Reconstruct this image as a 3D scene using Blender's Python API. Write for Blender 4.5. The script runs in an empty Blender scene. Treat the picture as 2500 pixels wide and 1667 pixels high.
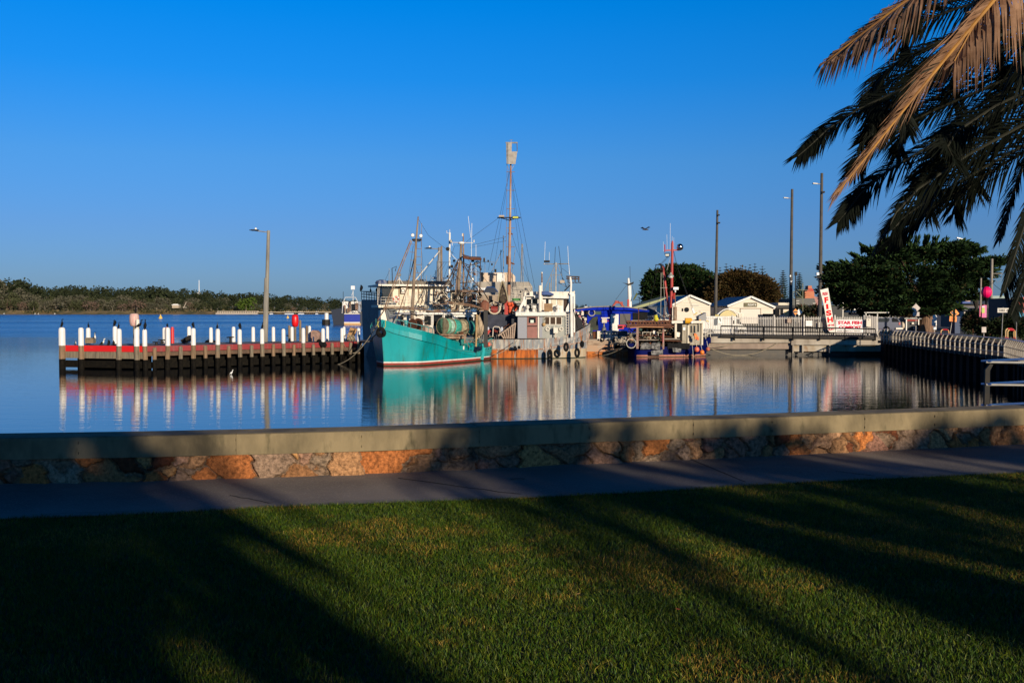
import bpy, math, random
import numpy as np
from mathutils import Vector, Matrix
random.seed(7); RN = random.random
def U(a, b): return random.uniform(a, b)
scene = bpy.context.scene
COL = scene.collection
# ---------------- camera, world, sun, exposure ----------------
EYE = 4.3; FPX = 2430.0; HY = 754.0
PITCH = math.atan((833.5 - HY) / FPX)
cam = bpy.data.cameras.new('camera'); cam.sensor_width = 36.0; cam.lens = 36.0 * FPX / 2500
cam.clip_end = 6000; cam.clip_start = 0.05
camo = bpy.data.objects.new('camera', cam); COL.objects.link(camo)
camo.location = (0, 0, EYE); camo.rotation_euler = (math.pi / 2 - PITCH, 0, 0)
scene.camera = camo
scene.view_settings.view_transform = 'Standard'; scene.view_settings.look = 'None'
scene.view_settings.gamma = 1; scene.view_settings.exposure = 0.08
SUN_AZ = math.radians(27); SUN_EL = math.radians(13)   # the sun stands behind the camera, to its right
SDIR = Vector((math.sin(SUN_AZ) * math.cos(SUN_EL), -math.cos(SUN_AZ) * math.cos(SUN_EL), math.sin(SUN_EL)))
sl = bpy.data.lights.new('sun', 'SUN'); sl.energy = 5.0; sl.angle = math.radians(0.55); sl.color = (1.0, 0.85, 0.64)
so = bpy.data.objects.new('sun', sl); COL.objects.link(so); so.location = (30, -60, 40)
so.rotation_euler = (-SDIR).to_track_quat('-Z', 'Y').to_euler()
w = bpy.data.worlds.new('World'); scene.world = w; w.use_nodes = True
nt = w.node_tree; nt.nodes.clear()
def N(t, **k):
    n = nt.nodes.new(t)
    for a, b in k.items(): setattr(n, a, b)
    return n
sky = N('ShaderNodeTexSky', sky_type='NISHITA', sun_disc=False, sun_elevation=SUN_EL, sun_rotation=math.radians(153), altitude=0, air_density=1.0, dust_density=0.2, ozone_density=3.0)
tc = N('ShaderNodeTexCoord'); sx = N('ShaderNodeSeparateXYZ'); nt.links.new(tc.outputs['Generated'], sx.inputs[0])
ramp = N('ShaderNodeValToRGB'); nt.links.new(sx.outputs['Z'], ramp.inputs[0])
cr = ramp.color_ramp
SKYR = [(0.0, (0.16, .285, .64)), (0.03, (.18, .30, .63)), (0.08, (.185, .33, .66)), (.144, (.16, .405, .73)), (0.222, (.04, .45, .90)), (0.29, (.0, .49, 1.0)), (0.42, (.0, .30, .66)), (.6, (.0, .06, .18)), (1.0, (.0, .025, .07))]
cr.elements[0].position = 0; cr.elements[0].color = (*SKYR[0][1], 1)
cr.elements[1].position = 1; cr.elements[1].color = (*SKYR[-1][1], 1)
for p_, c_ in SKYR[1:-1]:
    e = cr.elements.new(p_); e.color = (*c_, 1)
mx = N('ShaderNodeMix', data_type='RGBA', blend_type='MULTIPLY'); mx.inputs[0].default_value = 1
nt.links.new(sky.outputs[0], mx.inputs[6]); nt.links.new(ramp.outputs[0], mx.inputs[7])
bg = N('ShaderNodeBackground'); bg.inputs[1].default_value = 0.15
ow = N('ShaderNodeOutputWorld'); nt.links.new(mx.outputs[2], bg.inputs[0]); nt.links.new(bg.outputs[0], ow.inputs[0])
scene.cycles.max_bounces = 6; scene.cycles.transparent_max_bounces = 4; scene.cycles.caustics_reflective = False

# ---------------- pixel (2500 px photo) -> world helpers ----------------
_F = Vector((0, math.cos(PITCH), -math.sin(PITCH))); _U = Vector((0, math.sin(PITCH), math.cos(PITCH)))
def ray(px, py): return _F + Vector(((px - 1250) / FPX, 0, 0)) - _U * ((py - 833.5) / FPX)
def P(px, py, D):
    r = ray(px, py); return Vector((0, 0, EYE)) + r * (D / r.y)
def Z(px, py, z):
    r = ray(px, py); return Vector((0, 0, EYE)) + r * ((z - EYE) / r.z)
def S(D): return D / FPX      # metres per pixel at depth D

# ---------------- materials ----------------
MATS = {}
def mat(name, c, rough=.6, metal=0, c2=None, sc=3.0, lo=.4, hi=.65, stretch=(1, 1, 1), bump=0, c3=None, sc3=1.0, lo3=.5, hi3=.7, st3=(1, 1, 1), spec=None, detail=6, trans=0):
    if name in MATS: return MATS[name]
    m = bpy.data.materials.new(name); m.use_nodes = True; t = m.node_tree; b = t.nodes['Principled BSDF']; MATS[name] = m
    b.inputs['Base Color'].default_value = (*c, 1); b.inputs['Roughness'].default_value = rough; b.inputs['Metallic'].default_value = metal
    if spec is not None: b.inputs['Specular IOR Level'].default_value = spec
    m.diffuse_color = (*c, 1)
    if c2 is None and not bump: return m
    co = t.nodes.new('ShaderNodeTexCoord')
    def noise(sc_, st_, det=detail):
        mp = t.nodes.new('ShaderNodeMapping'); mp.inputs['Scale'].default_value = st_
        n = t.nodes.new('ShaderNodeTexNoise'); n.inputs['Scale'].default_value = sc_; n.inputs['Detail'].default_value = det; n.inputs['Roughness'].default_value = .6
        t.links.new(co.outputs['Object'], mp.inputs[0]); t.links.new(mp.outputs[0], n.inputs['Vector']); return n
    last = None
    for (cc, s_, l_, h_, st_) in ((c2, sc, lo, hi, stretch), (c3, sc3, lo3, hi3, st3)):
        if cc is None: continue
        n = noise(s_, st_); mr = t.nodes.new('ShaderNodeMapRange'); mr.inputs[1].default_value = l_; mr.inputs[2].default_value = h_
        t.links.new(n.outputs[0], mr.inputs[0]); mm = t.nodes.new('ShaderNodeMix'); mm.data_type = 'RGBA'
        t.links.new(mr.outputs[0], mm.inputs[0])
        if last is None: mm.inputs[6].default_value = (*c, 1)
        else: t.links.new(last.outputs[2], mm.inputs[6])
        mm.inputs[7].default_value = (*cc, 1); last = mm
    if last: t.links.new(last.outputs[2], b.inputs['Base Color'])
    if bump:
        n = noise(sc * 2.5, stretch); bp = t.nodes.new('ShaderNodeBump'); bp.inputs['Strength'].default_value = min(1, bump); bp.inputs['Distance'].default_value = .02 * max(1, bump)
        t.links.new(n.outputs[0], bp.inputs['Height']); t.links.new(bp.outputs[0], b.inputs['Normal'])
    return m
def attrmat(name, rough=.7, noise_amt=.35, nsc=40, bump=.3):
    m = bpy.data.materials.new(name); m.use_nodes = True; t = m.node_tree; b = t.nodes['Principled BSDF']; MATS[name] = m
    a = t.nodes.new('ShaderNodeAttribute'); a.attribute_name = 'Col'; b.inputs['Roughness'].default_value = rough
    b.inputs['Specular IOR Level'].default_value = .25
    n = t.nodes.new('ShaderNodeTexNoise'); n.inputs['Scale'].default_value = nsc; n.inputs['Detail'].default_value = 8; n.inputs['Roughness'].default_value = .65
    co = t.nodes.new('ShaderNodeTexCoord'); t.links.new(co.outputs['Object'], n.inputs['Vector'])
    mr = t.nodes.new('ShaderNodeMapRange'); mr.inputs[1].default_value = .3; mr.inputs[2].default_value = .7; mr.inputs[3].default_value = 1 - noise_amt; mr.inputs[4].default_value = 1 + noise_amt
    t.links.new(n.outputs[0], mr.inputs[0]); mm = t.nodes.new('ShaderNodeVectorMath'); mm.operation = 'SCALE'
    t.links.new(a.outputs['Color'], mm.inputs[0]); t.links.new(mr.outputs[0], mm.inputs['Scale']); t.links.new(mm.outputs[0], b.inputs['Base Color'])
    if bump:
        bp = t.nodes.new('ShaderNodeBump'); bp.inputs['Strength'].default_value = bump; bp.inputs['Distance'].default_value = .02
        t.links.new(n.outputs[0], bp.inputs['Height']); t.links.new(bp.outputs[0], b.inputs['Normal'])
    return m
M = mat
whitep = M('white_paint', (.75, .73, .68), .45, c2=(.45, .38, .28), sc=2.2, lo=.52, hi=.85, stretch=(1, 1, .35))
whitepile = M('pile_white', (.78, .77, .74), .6, c2=(.5, .48, .42), sc=3, lo=.55, hi=.8, stretch=(2, 2, .4))
timber = M('weathered_timber', (.23, .19, .13), .9, c2=(.11, .085, .06), sc=4, stretch=(3, 3, .3), c3=(.26, .16, .09), sc3=1.2, bump=.4)
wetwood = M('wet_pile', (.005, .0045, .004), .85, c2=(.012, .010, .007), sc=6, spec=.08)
deckwood = M('deck_timber', (.10, .10, .11), .85, c2=(.17, .16, .16), sc=2, stretch=(1, 6, 1))
redbright = M('red_fender_paint', (.62, .012, .012), .5, c2=(.75, .30, .28), sc=2.5, lo=.6, hi=.8, stretch=(.6, .6, 1.5))
reddull = M('faded_red_fender_paint', (.22, .007, .009), .6, c2=(.20, .07, .06), sc=2.2, lo=.5, hi=.75, stretch=(3, 3, .5))
black = M('black_rubber', (.006, .006, .007), .8, c2=(.014, .014, .014), sc=8, spec=.15)
bird = M('bird_plumage', (.004, .004, .005), .7, c2=(.010, .010, .010), sc=9, spec=.15)
birdw = M('bird_white', (.75, .74, .70), .6)
rust = M('rust', (.16, .05, .018), .9, c2=(.05, .02, .01), sc=5, bump=.4)
rustpipe = M('rusty_steel_pipe', (.26, .17, .11), .7, c2=(.16, .07, .035), sc=3, stretch=(2, 2, .6), c3=(.36, .29, .2), sc3=2)
brown = M('brown_mast', (.27, .21, .15), .6, c2=(.15, .09, .05), sc=2.2, stretch=(2, 2, .5))
galv = M('galvanised_steel', (.36, .35, .33), .5, .3, c2=(.25, .23, .20), sc=2.5)
greymetal = M('grey_metal', (.20, .20, .20), .5, .2, c2=(.12, .11, .10), sc=3)
darkmetal = M('dark_metal', (.009, .009, .010), .6, c2=(.026, .019, .012), sc=5, spec=.2)
steelblue = M('blue_steel_rail', (.30, .36, .50), .28, .7)
cream = M('cream_paint', (.62, .55, .42), .5, c2=(.42, .30, .17), sc=2.2, lo=.5, hi=.8, stretch=(1, 1, .3))
offwhite = M('offwhite_paint', (.72, .66, .56), .5, c2=(.45, .34, .22), sc=2.5, lo=.55, hi=.85, stretch=(1, 1, .3))
glass = M('dark_glass', (.010, .012, .015), .12, c2=(.02, .022, .025), sc=1)
teal = M('teal_hull_paint', (.0, .31, .33), .42, c2=(.0, .20, .21), sc=.7, lo=.45, hi=.7, stretch=(1, 1, .35), c3=(.015, .13, .09), sc3=1.5, lo3=.54, hi3=.72, st3=(1.6, 1.6, .18))
tealdeck = M('teal_rail_paint', (.02, .30, .30), .5, c2=(.05, .2, .2), sc=3)
antifoul = M('red_antifoul', (.34, .045, .03), .7, c2=(.2, .03, .02), sc=3)
greenweed = M('weed', (.02, .03, .012), .8)
navygrey = M('ship_grey_hull', (.075, .088, .105), .55, c2=(.05, .06, .075), sc=1.2, stretch=(1, 1, .3), c3=(.03, .035, .04), sc3=1.4)
rope = M('rope', (.34, .29, .20), .9, c2=(.2, .17, .12), sc=20)
wire = M('rigging_wire', (.012, .012, .014), .7)
whiteplastic = M('white_plastic', (.82, .82, .80), .35)
orange = M('orange_plastic', (.80, .16, .03), .4, c2=(.6, .1, .03), sc=4)
pinkor = M('faded_orange_buoy', (.78, .14, .08), .45, c2=(.6, .2, .12), sc=5)
yellow = M('yellow_paint', (.72, .52, .05), .5)
red = M('red_paint', (.48, .035, .025), .45, c2=(.3, .03, .02), sc=3, stretch=(1, 1, .4))
conc = M('quay_concrete', (.36, .31, .25), .85, c2=(.16, .13, .10), sc=.9, lo=.48, hi=.75, stretch=(1.5, 1, .3), c3=(.46, .42, .35), sc3=.5, bump=.4)
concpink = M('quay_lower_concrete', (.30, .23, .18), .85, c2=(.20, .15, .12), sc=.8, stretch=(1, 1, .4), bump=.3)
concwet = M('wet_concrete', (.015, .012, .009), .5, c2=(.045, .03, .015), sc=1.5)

# ---------------- mesh builder ----------------
def wl(o):
    v = Vector((0, 0, 0))
    while o is not None: v += o.location; o = o.parent
    return v
def perp(d):
    d = d.normalized(); a = Vector((0, 0, 1)) if abs(d.z) < .9 else Vector((1, 0, 0))
    u = d.cross(a).normalized(); return u, d.cross(u).normalized()
class MB:
    def __init__(s): s.v = []; s.f = []; s.mi = []; s.cur = 0
    def add(s, vs, fs):
        b = len(s.v); s.v += [tuple(x) for x in vs]; s.f += [tuple(i + b for i in f) for f in fs]; s.mi += [s.cur] * len(fs); return s
    def box(s, c, size, rz=0, rx=0):
        R = Matrix.Rotation(rz, 3, 'Z') @ Matrix.Rotation(rx, 3, 'X'); c = Vector(c); hx, hy, hz = [k / 2 for k in size]
        vs = [c + R @ Vector((a * hx, b * hy, d * hz)) for a in (-1, 1) for b in (-1, 1) for d in (-1, 1)]
        return s.add(vs, [(0, 1, 3, 2), (4, 6, 7, 5), (0, 4, 5, 1), (2, 3, 7, 6), (0, 2, 6, 4), (1, 5, 7, 3)])
    def bar(s, a, b, w, h, up=None):
        a = Vector(a); b = Vector(b); d = (b - a); 
        if d.length < 1e-6: return s
        z = Vector(up) if up else Vector((0, 0, 1))
        if abs(d.normalized().dot(z)) > .98: z = Vector((0, 1, 0))
        x = d.cross(z).normalized() * (w / 2); y = x.cross(d).normalized() * (h / 2)
        vs = [a - x - y, a + x - y, a + x + y, a - x + y, b - x - y, b + x - y, b + x + y, b - x + y]
        return s.add(vs, [(0, 1, 2, 3), (4, 7, 6, 5), (0, 4, 5, 1), (1, 5, 6, 2), (2, 6, 7, 3), (3, 7, 4, 0)])
    def tube(s, pts, r, n=6, closed=False):
        pts = [Vector(p) for p in pts]; k = len(pts); rr = r if isinstance(r, (list, tuple)) else [r] * k
        vs = []; fs = []; u = None
        for i, p in enumerate(pts):
            if closed: d = pts[(i + 1) % k] - pts[i - 1]
            else: d = pts[min(i + 1, k - 1)] - pts[max(i - 1, 0)]
            if d.length < 1e-9: d = Vector((0, 0, 1))
            d.normalize()
            if u is None: u, v = perp(d)
            else:
                u = (u - d * u.dot(d));
                if u.length < 1e-6: u, v = perp(d)
                u.normalize(); v = d.cross(u)
            for j in range(n):
                a = 2 * math.pi * j / n; vs.append(p + (u * math.cos(a) + v * math.sin(a)) * rr[i])
        for i in range(k if closed else k - 1):
            for j in range(n):
                a = i * n + j; b = i * n + (j + 1) % n; c = ((i + 1) % k) * n
                fs.append((a, b, c + (j + 1) % n, c + j))
        if not closed: fs.append(tuple(range(n))[::-1]); fs.append(tuple((k - 1) * n + j for j in range(n)))
        return s.add(vs, fs)
    def cyl(s, a, b, r0, r1=None, n=8): return s.tube([a, b], [r0, r0 if r1 is None else r1], n)
    def sph(s, c, r, sc=(1, 1, 1), nu=12, nv=8):
        c = Vector(c); vs = [c + Vector((0, 0, -r * sc[2]))]; fs = []
        for i in range(1, nv):
            t = -math.pi / 2 + math.pi * i / nv
            for j in range(nu):
                a = 2 * math.pi * j / nu; vs.append(c + Vector((r * sc[0] * math.cos(t) * math.cos(a), r * sc[1] * math.cos(t) * math.sin(a), r * sc[2] * math.sin(t))))
        vs.append(c + Vector((0, 0, r * sc[2]))); L = len(vs) - 1
        for j in range(nu): fs.append((0, 1 + (j + 1) % nu, 1 + j)); fs.append((L, L - nu + j, L - nu + (j + 1) % nu))
        for i in range(nv - 2):
            for j in range(nu):
                a = 1 + i * nu; fs.append((a + j, a + (j + 1) % nu, a + nu + (j + 1) % nu, a + nu + j))
        return s.add(vs, fs)
    def lathe(s, c, prof, n=12, axis='z'):
        c = Vector(c); vs = []; fs = []
        for r, h in prof:
            for j in range(n):
                a = 2 * math.pi * j / n; x, y = r * math.cos(a), r * math.sin(a)
                vs.append(c + (Vector((x, y, h)) if axis == 'z' else Vector((h, x, y)) if axis == 'x' else Vector((x, h, y))))
        for i in range(len(prof) - 1):
            for j in range(n): fs.append((i * n + j, i * n + (j + 1) % n, (i + 1) * n + (j + 1) % n, (i + 1) * n + j))
        fs.append(tuple(range(n))[::-1]); fs.append(tuple((len(prof) - 1) * n + j for j in range(n)))
        return s.add(vs, fs)
    def torus(s, c, R, r, nrm=(0, 1, 0), n=16, m=6):
        u, v = perp(Vector(nrm)); c = Vector(c)
        return s.tube([c + (u * math.cos(2 * math.pi * i / n) + v * math.sin(2 * math.pi * i / n)) * R for i in range(n)], r, m, True)
    def prism(s, pts, ext):
        pts = [Vector(p) for p in pts]; e = Vector(ext); n = len(pts)
        fs = [tuple(range(n)), tuple(range(2 * n - 1, n - 1, -1))] + [(i, (i + 1) % n, n + (i + 1) % n, n + i) for i in range(n)]
        return s.add(pts + [p + e for p in pts], fs)
    def pbox(s, x0, y0, x1, y1, D, dep):          # box whose front face fills a photo rectangle at depth D, dep metres deep
        a = P(x0, y0, D); b = P(x1, y1, D); return s.box(((a.x + b.x) / 2, D + dep / 2, (a.z + b.z) / 2), (abs(b.x - a.x), dep, abs(a.z - b.z)))
    def build(s, name, mats, parent=None, smooth=False, loc=None, kind=None):
        if not isinstance(mats, (list, tuple)): mats = [mats]
        off = wl(parent) if parent is not None else Vector((0, 0, 0))
        if parent is None and loc is not None: off = Vector(loc)
        me = bpy.data.meshes.new(name); ox, oy, oz = off
        me.from_pydata([(x - ox, y - oy, z - oz) for x, y, z in s.v], [], s.f)
        for m_ in mats: me.materials.append(m_)
        if len(mats) > 1: me.polygons.foreach_set('material_index', s.mi)
        if smooth: me.polygons.foreach_set('use_smooth', [True] * len(s.f))
        o = bpy.data.objects.new(name, me); COL.objects.link(o)
        if parent is not None: o.parent = parent
        elif loc is not None: o.location = loc
        if kind: o['kind'] = kind
        return o
def tag(o, label, cat, group=None):
    o['label'] = label; o['category'] = cat
    if group: o['group'] = group
    return o
def thing(name, label, cat, loc, group=None):
    o = bpy.data.objects.new(name, None); COL.objects.link(o); o.location = Vector(loc); o.empty_display_size = .3
    return tag(o, label, cat, group)
def kids(o): return [c for c in bpy.data.objects if c.parent == o]
def copy_thing(root, loc, rz=0, sc=1, label=None, group=None):
    r = root.copy(); COL.objects.link(r); r.location = Vector(loc); r.rotation_euler = (0, 0, rz)
    r.scale = (sc, sc, sc) if not isinstance(sc, tuple) else sc
    if label: r['label'] = label
    if group: r['group'] = group
    for ch in kids(root):
        c = ch.copy(); COL.objects.link(c); c.parent = r
        for g in kids(ch):
            d = g.copy(); COL.objects.link(d); d.parent = c
    return r
def one(name, label, cat, mb, mats, loc=None, group=None, smooth=False):
    if loc is None:
        n = len(mb.v); loc = (sum(v[0] for v in mb.v) / n, sum(v[1] for v in mb.v) / n, min(v[2] for v in mb.v))
    return tag(mb.build(name, mats, None, smooth, loc), label, cat, group)
def text(s_, width, height, origin, xdir, nrm, m, parent, name='lettering', off=.006, bold=0.0, shear=0):
    # flat lettering fitted to width x height metres, lower-left corner at origin, reading along xdir
    cu = bpy.data.curves.new(name, 'FONT'); cu.body = s_; cu.size = 1; cu.offset = bold; cu.shear = shear; cu.extrude = .01; cu.align_x = 'LEFT'
    to = bpy.data.objects.new(name, cu); COL.objects.link(to)
    bpy.context.view_layer.update(); dg = bpy.context.evaluated_depsgraph_get()
    me = bpy.data.meshes.new_from_object(to.evaluated_get(dg)); bpy.data.objects.remove(to)
    xs = [v.co.x for v in me.vertices]; ys = [v.co.y for v in me.vertices]
    if not xs: return None
    x0, x1, y0, y1 = min(xs), max(xs), min(ys), max(ys); X = Vector(xdir).normalized(); Nn = Vector(nrm).normalized(); Y = Nn.cross(X).normalized()
    O = Vector(origin) + Nn * off - wl(parent)
    for v in me.vertices:
        v.co = O + X * ((v.co.x - x0) / (x1 - x0) * width) + Y * ((v.co.y - y0) / (y1 - y0) * height) + Nn * (v.co.z * .3)
    me.name = name; me.materials.clear(); me.materials.append(m); o = bpy.data.objects.new(name, me); COL.objects.link(o); o.parent = parent; return o
def catenary(a, b, sag, n=14):
    a = Vector(a); b = Vector(b); return [a.lerp(b, i / n) - Vector((0, 0, sag * 4 * (i / n) * (1 - i / n))) for i in range(n + 1)]
# ================= SETTING: water, land, wall, path, lawn =================
GZ = 2.7
def wmat():
    m = bpy.data.materials.new('harbour_water'); m.use_nodes = True; t = m.node_tree; b = t.nodes['Principled BSDF']
    b.inputs['Base Color'].default_value = (.003, .012, .022, 1); b.inputs['Roughness'].default_value = .015; b.inputs['IOR'].default_value = 1.8
    co = t.nodes.new('ShaderNodeTexCoord')
    def noise(sc, st, det, ro=.5):
        mp = t.nodes.new('ShaderNodeMapping'); mp.inputs['Scale'].default_value = st; mp.inputs['Rotation'].default_value = (0, 0, .06)
        n = t.nodes.new('ShaderNodeTexNoise'); n.inputs['Scale'].default_value = sc; n.inputs['Detail'].default_value = det; n.inputs['Roughness'].default_value = ro
        t.links.new(co.outputs['Object'], mp.inputs[0]); t.links.new(mp.outputs[0], n.inputs['Vector']); return n
    def mth(op, a, b2):
        k = t.nodes.new('ShaderNodeMath'); k.operation = op
        for i, q in enumerate((a, b2)):
            if isinstance(q, (int, float)): k.inputs[i].default_value = q
            else: t.links.new(q, k.inputs[i])
        return k.outputs[0]
    fine = noise(4.5, (.35, 1, 1), 3); mid = noise(1.1, (.35, 1, 1), 2)
    band = noise(.022, (.10, 1, 1), 3, .6)      # calm and ruffled bands lying across the channel
    mr = t.nodes.new('ShaderNodeMapRange'); mr.inputs[1].default_value = .42; mr.inputs[2].default_value = .60; t.links.new(band.outputs[0], mr.inputs[0])
    sp = t.nodes.new('ShaderNodeSeparateXYZ'); t.links.new(co.outputs['Object'], sp.inputs[0])
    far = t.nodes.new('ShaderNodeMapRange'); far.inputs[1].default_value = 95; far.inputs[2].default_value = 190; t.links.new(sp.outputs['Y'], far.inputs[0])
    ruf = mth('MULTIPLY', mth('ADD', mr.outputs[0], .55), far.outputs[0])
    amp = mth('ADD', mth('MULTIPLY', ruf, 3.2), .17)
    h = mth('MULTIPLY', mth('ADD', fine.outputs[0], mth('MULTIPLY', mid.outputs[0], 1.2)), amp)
    cm = t.nodes.new('ShaderNodeMix'); cm.data_type = 'RGBA'; cm.inputs[6].default_value = (.002, .006, .012, 1); cm.inputs[7].default_value = (.0, .07, .30, 1); t.links.new(far.outputs[0], cm.inputs[0]); t.links.new(cm.outputs[2], b.inputs['Base Color'])  # bluer base colour far out stands in for the reflected high sky
    bp = t.nodes.new('ShaderNodeBump'); bp.inputs['Strength'].default_value = 1; bp.inputs['Distance'].default_value = .035
    t.links.new(h, bp.inputs['Height']); t.links.new(bp.outputs[0], b.inputs['Normal'])
    rr = mth('ADD', mth('MULTIPLY', ruf, .16), .015); t.links.new(rr, b.inputs['Roughness'])
    return m
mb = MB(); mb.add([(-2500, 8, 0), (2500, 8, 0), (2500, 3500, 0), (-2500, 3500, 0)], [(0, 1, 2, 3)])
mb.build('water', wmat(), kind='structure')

# wall base line and grass edge line on the ground, from the photo
def spread(pts):
    a = [Z(x, y, GZ) for x, y in pts]
    l = a[0] + (a[0] - a[1]).normalized() * 14; r = a[-1] + (a[-1] - a[-2]).normalized() * 12
    return [l] + a + [r]
WB = spread([(0, 1183), (340, 1176), (680, 1166), (935, 1157), (1307, 1139), (1807, 1117), (2150, 1101), (2500, 1084)])
GE = spread([(0, 1268), (340, 1256), (680, 1238), (1000, 1227), (1275, 1217), (1594, 1201), (1913, 1180), (2200, 1168), (2500, 1155)])
def resample(pts, n):
    d = [0]
    for i in range(1, len(pts)): d.append(d[-1] + (pts[i] - pts[i - 1]).length)
    out = []
    for k in range(n):
        s_ = d[-1] * k / (n - 1); i = 0
        while i < len(d) - 2 and d[i + 1] < s_: i += 1
        out.append(pts[i].lerp(pts[i + 1], (s_ - d[i]) / (d[i + 1] - d[i])))
    return out, d[-1]
WBs, WL_ = resample(WB, 60); GEs, GL_ = resample(GE, 60)
def offs(pts, o):
    r = []
    for i, p in enumerate(pts):
        d = (pts[min(i + 1, len(pts) - 1)] - pts[max(i - 1, 0)]).normalized(); r.append(p + Vector((-d.y, d.x, 0)) * o)
    return r
def sheet(a, b, z, name, m, kind='structure'):
    q = MB(); n = len(a); vs = [(p.x, p.y, z) for p in a] + [(p.x, p.y, z) for p in b]
    q.add(vs, [(i, i + 1, n + i + 1, n + i) for i in range(n - 1)]); return q.build(name, m, kind=kind)
asph = M('path_asphalt', (.215, .18, .155), .92, c2=(.13, .11, .098), sc=1.0, lo=.38, hi=.68, c3=(.30, .26, .22), sc3=60, lo3=.56, hi3=.64, bump=.35, detail=8)
edging = M('edging_concrete', (.20, .175, .15), .9, c2=(.12, .11, .09), sc=3)
sheet(GEs, offs(WBs, .03), GZ + .004, 'path', asph)
sheet(offs(GEs, -.03), offs(GEs, .13), GZ + .012, 'path_edging', edging)
# fine cracks and seams of the path
mb = MB()
for (a, b) in (((975, 1168), (1300, 1213)), ((560, 1210), (705, 1238)), ((2040, 1152), (2160, 1166)), ((1245, 1171), (1285, 1170))):
    p, q = Z(*a, GZ), Z(*b, GZ); pts = [p.lerp(q, i / 9) + Vector((U(-.012, .012), U(-.02, .02), .009)) for i in range(10)]
    for i in range(9): mb.bar(pts[i], pts[i + 1], .010, .002)
for px in (1700,):
    i = min(range(60), key=lambda i: abs((WBs[i].x / WBs[i].y) * FPX + 1250 - px)); a_, b_ = WBs[i], GEs[min(range(60), key=lambda j: (GEs[j] - WBs[i]).length)]; mb.bar(Vector((a_.x, a_.y, GZ + .0085)), Vector((b_.x, b_.y, GZ + .0085)), .009, .002)
mb.build('path_cracks', M('crack', (.02, .018, .018), .9), kind='structure')
soil = M('lawn_soil', (.018, .022, .010), .95, c2=(.03, .026, .012), sc=3)
q = MB(); n = 60
q.add([(p.x, p.y, GZ) for p in GEs] + [(p.x * 2.2, -75, GZ) for p in GEs], [(i, n + i, n + i + 1, i + 1) for i in range(n - 1)]); q.build('lawn', soil, kind='structure')
# land under everything on the near side and its sea face
mb = MB(); bk = offs(WBs, 1.15)
top = [(p.x, p.y, GZ - .02) for p in bk]; bot = [(p.x, p.y, -2) for p in bk]; fr = [(p.x * 2.4, -80, GZ - .02) for p in bk]
mb.add(top + bot + fr, [(i, i + 1, n + i + 1, n + i) for i in range(n - 1)] + [(2 * n + i, 2 * n + i + 1, i + 1, i) for i in range(n - 1)])
mb.build('ground', conc, kind='structure')

# ---- the low wall: rubble stone foot and concrete coping ----
wall = thing('retaining_wall', 'long low seat wall of orange rubble stone under a pale concrete coping', 'wall', WB[4])
STH = .235; WH = .43; TH = .38
rng = np.random.default_rng(3)
palette = np.array([(.60, .21, .06), (.50, .17, .05), (.38, .21, .11), (.46, .24, .11), (.30, .17, .11), (.24, .15, .10), (.56, .29, .11), (.27, .19, .125), (.16, .05, .02), (.30, .15, .10), (.25, .165, .11), (.36, .17, .07)])
stonem = attrmat('rubble_stone', .92, .7, 30, 1.0)
def stone_strip(pts, npt, rows, seed):
    rng = np.random.default_rng(seed); fine, L = resample(pts, npt); nc = int(L / .27 * 2.1)
    cx = rng.uniform(0, L, nc); cz = rng.uniform(-.03, STH + .03, nc); csc = rng.uniform(.7, 1.35, nc); asp = rng.uniform(.8, 1.5, nc); tl1 = rng.normal(0, .12, nc); tl2 = rng.normal(0, .10, nc); hgt = rng.uniform(.035, .07, nc)
    ccol = palette[rng.integers(0, len(palette), nc)] * rng.uniform(.55, 1.0, (nc, 1)); ss = np.linspace(0, L, npt); d1_ = offs(fine, -1.0); vs = []; cols = []
    for r in range(rows):
        z = STH * r / (rows - 1)
        for i0 in range(0, npt, 100):
            s_ = ss[i0:i0 + 100]; jx = s_ + .018 * np.sin(z * 43 + s_ * 19) + .006 * np.sin(s_ * 71 + z * 97); jz = z + .012 * np.sin(s_ * 31) + .004 * np.sin(s_ * 113)
            dd = np.sqrt(((jx[:, None] - cx[None]) / asp[None]) ** 2 + (jz[:, None] - cz[None]) ** 2) * csc[None]
            idx = np.argsort(dd, axis=1)[:, :2]; d2 = np.take_along_axis(dd, idx, 1); edge = d2[:, 1] - d2[:, 0]; h = np.clip((edge - .007) / .020, 0, 1) ** .5
            for k in range(len(s_)):
                i = i0 + k; c0 = idx[k, 0]; hh = h[k] * max(.012, hgt[c0] + tl1[c0] * (s_[k] - cx[c0]) + tl2[c0] * (z - cz[c0])) + .0025 * math.sin(s_[k] * 23 + idx[k, 0]) * math.sin(z * 31 + idx[k, 0])
                p = fine[i] + (d1_[i] - fine[i]) * (hh - .045); vs.append((p.x, p.y, GZ + z - .005)); c = ccol[c0] if h[k] > .45 else np.array((.19, .125, .08)); cols.append((*c, 1))
    me = bpy.data.meshes.new('stone_base'); fs = [(r * npt + i, r * npt + i + 1, (r + 1) * npt + i + 1, (r + 1) * npt + i) for r in range(rows - 1) for i in range(npt - 1)]
    lo = wl(wall); me.from_pydata([(x - lo.x, y - lo.y, z - lo.z) for x, y, z in vs], [], fs)
    ca = me.color_attributes.new('Col', 'FLOAT_COLOR', 'POINT'); ca.data.foreach_set('color', np.array(cols, dtype=np.float32).ravel())
    me.materials.append(stonem); me.polygons.foreach_set('use_smooth', [True] * len(fs)); o = bpy.data.objects.new('stone_base', me); COL.objects.link(o); o.parent = wall
eL = WB[1] + (WB[0] - WB[1]).normalized() * 1.2; eR = WB[-2] + (WB[-1] - WB[-2]).normalized() * 1.2
stone_strip([eL] + WB[1:-1] + [eR], 1500, 27, 3); stone_strip([WB[0], eL], 300, 10, 4); stone_strip([eR, WB[-1]], 300, 10, 5)
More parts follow.
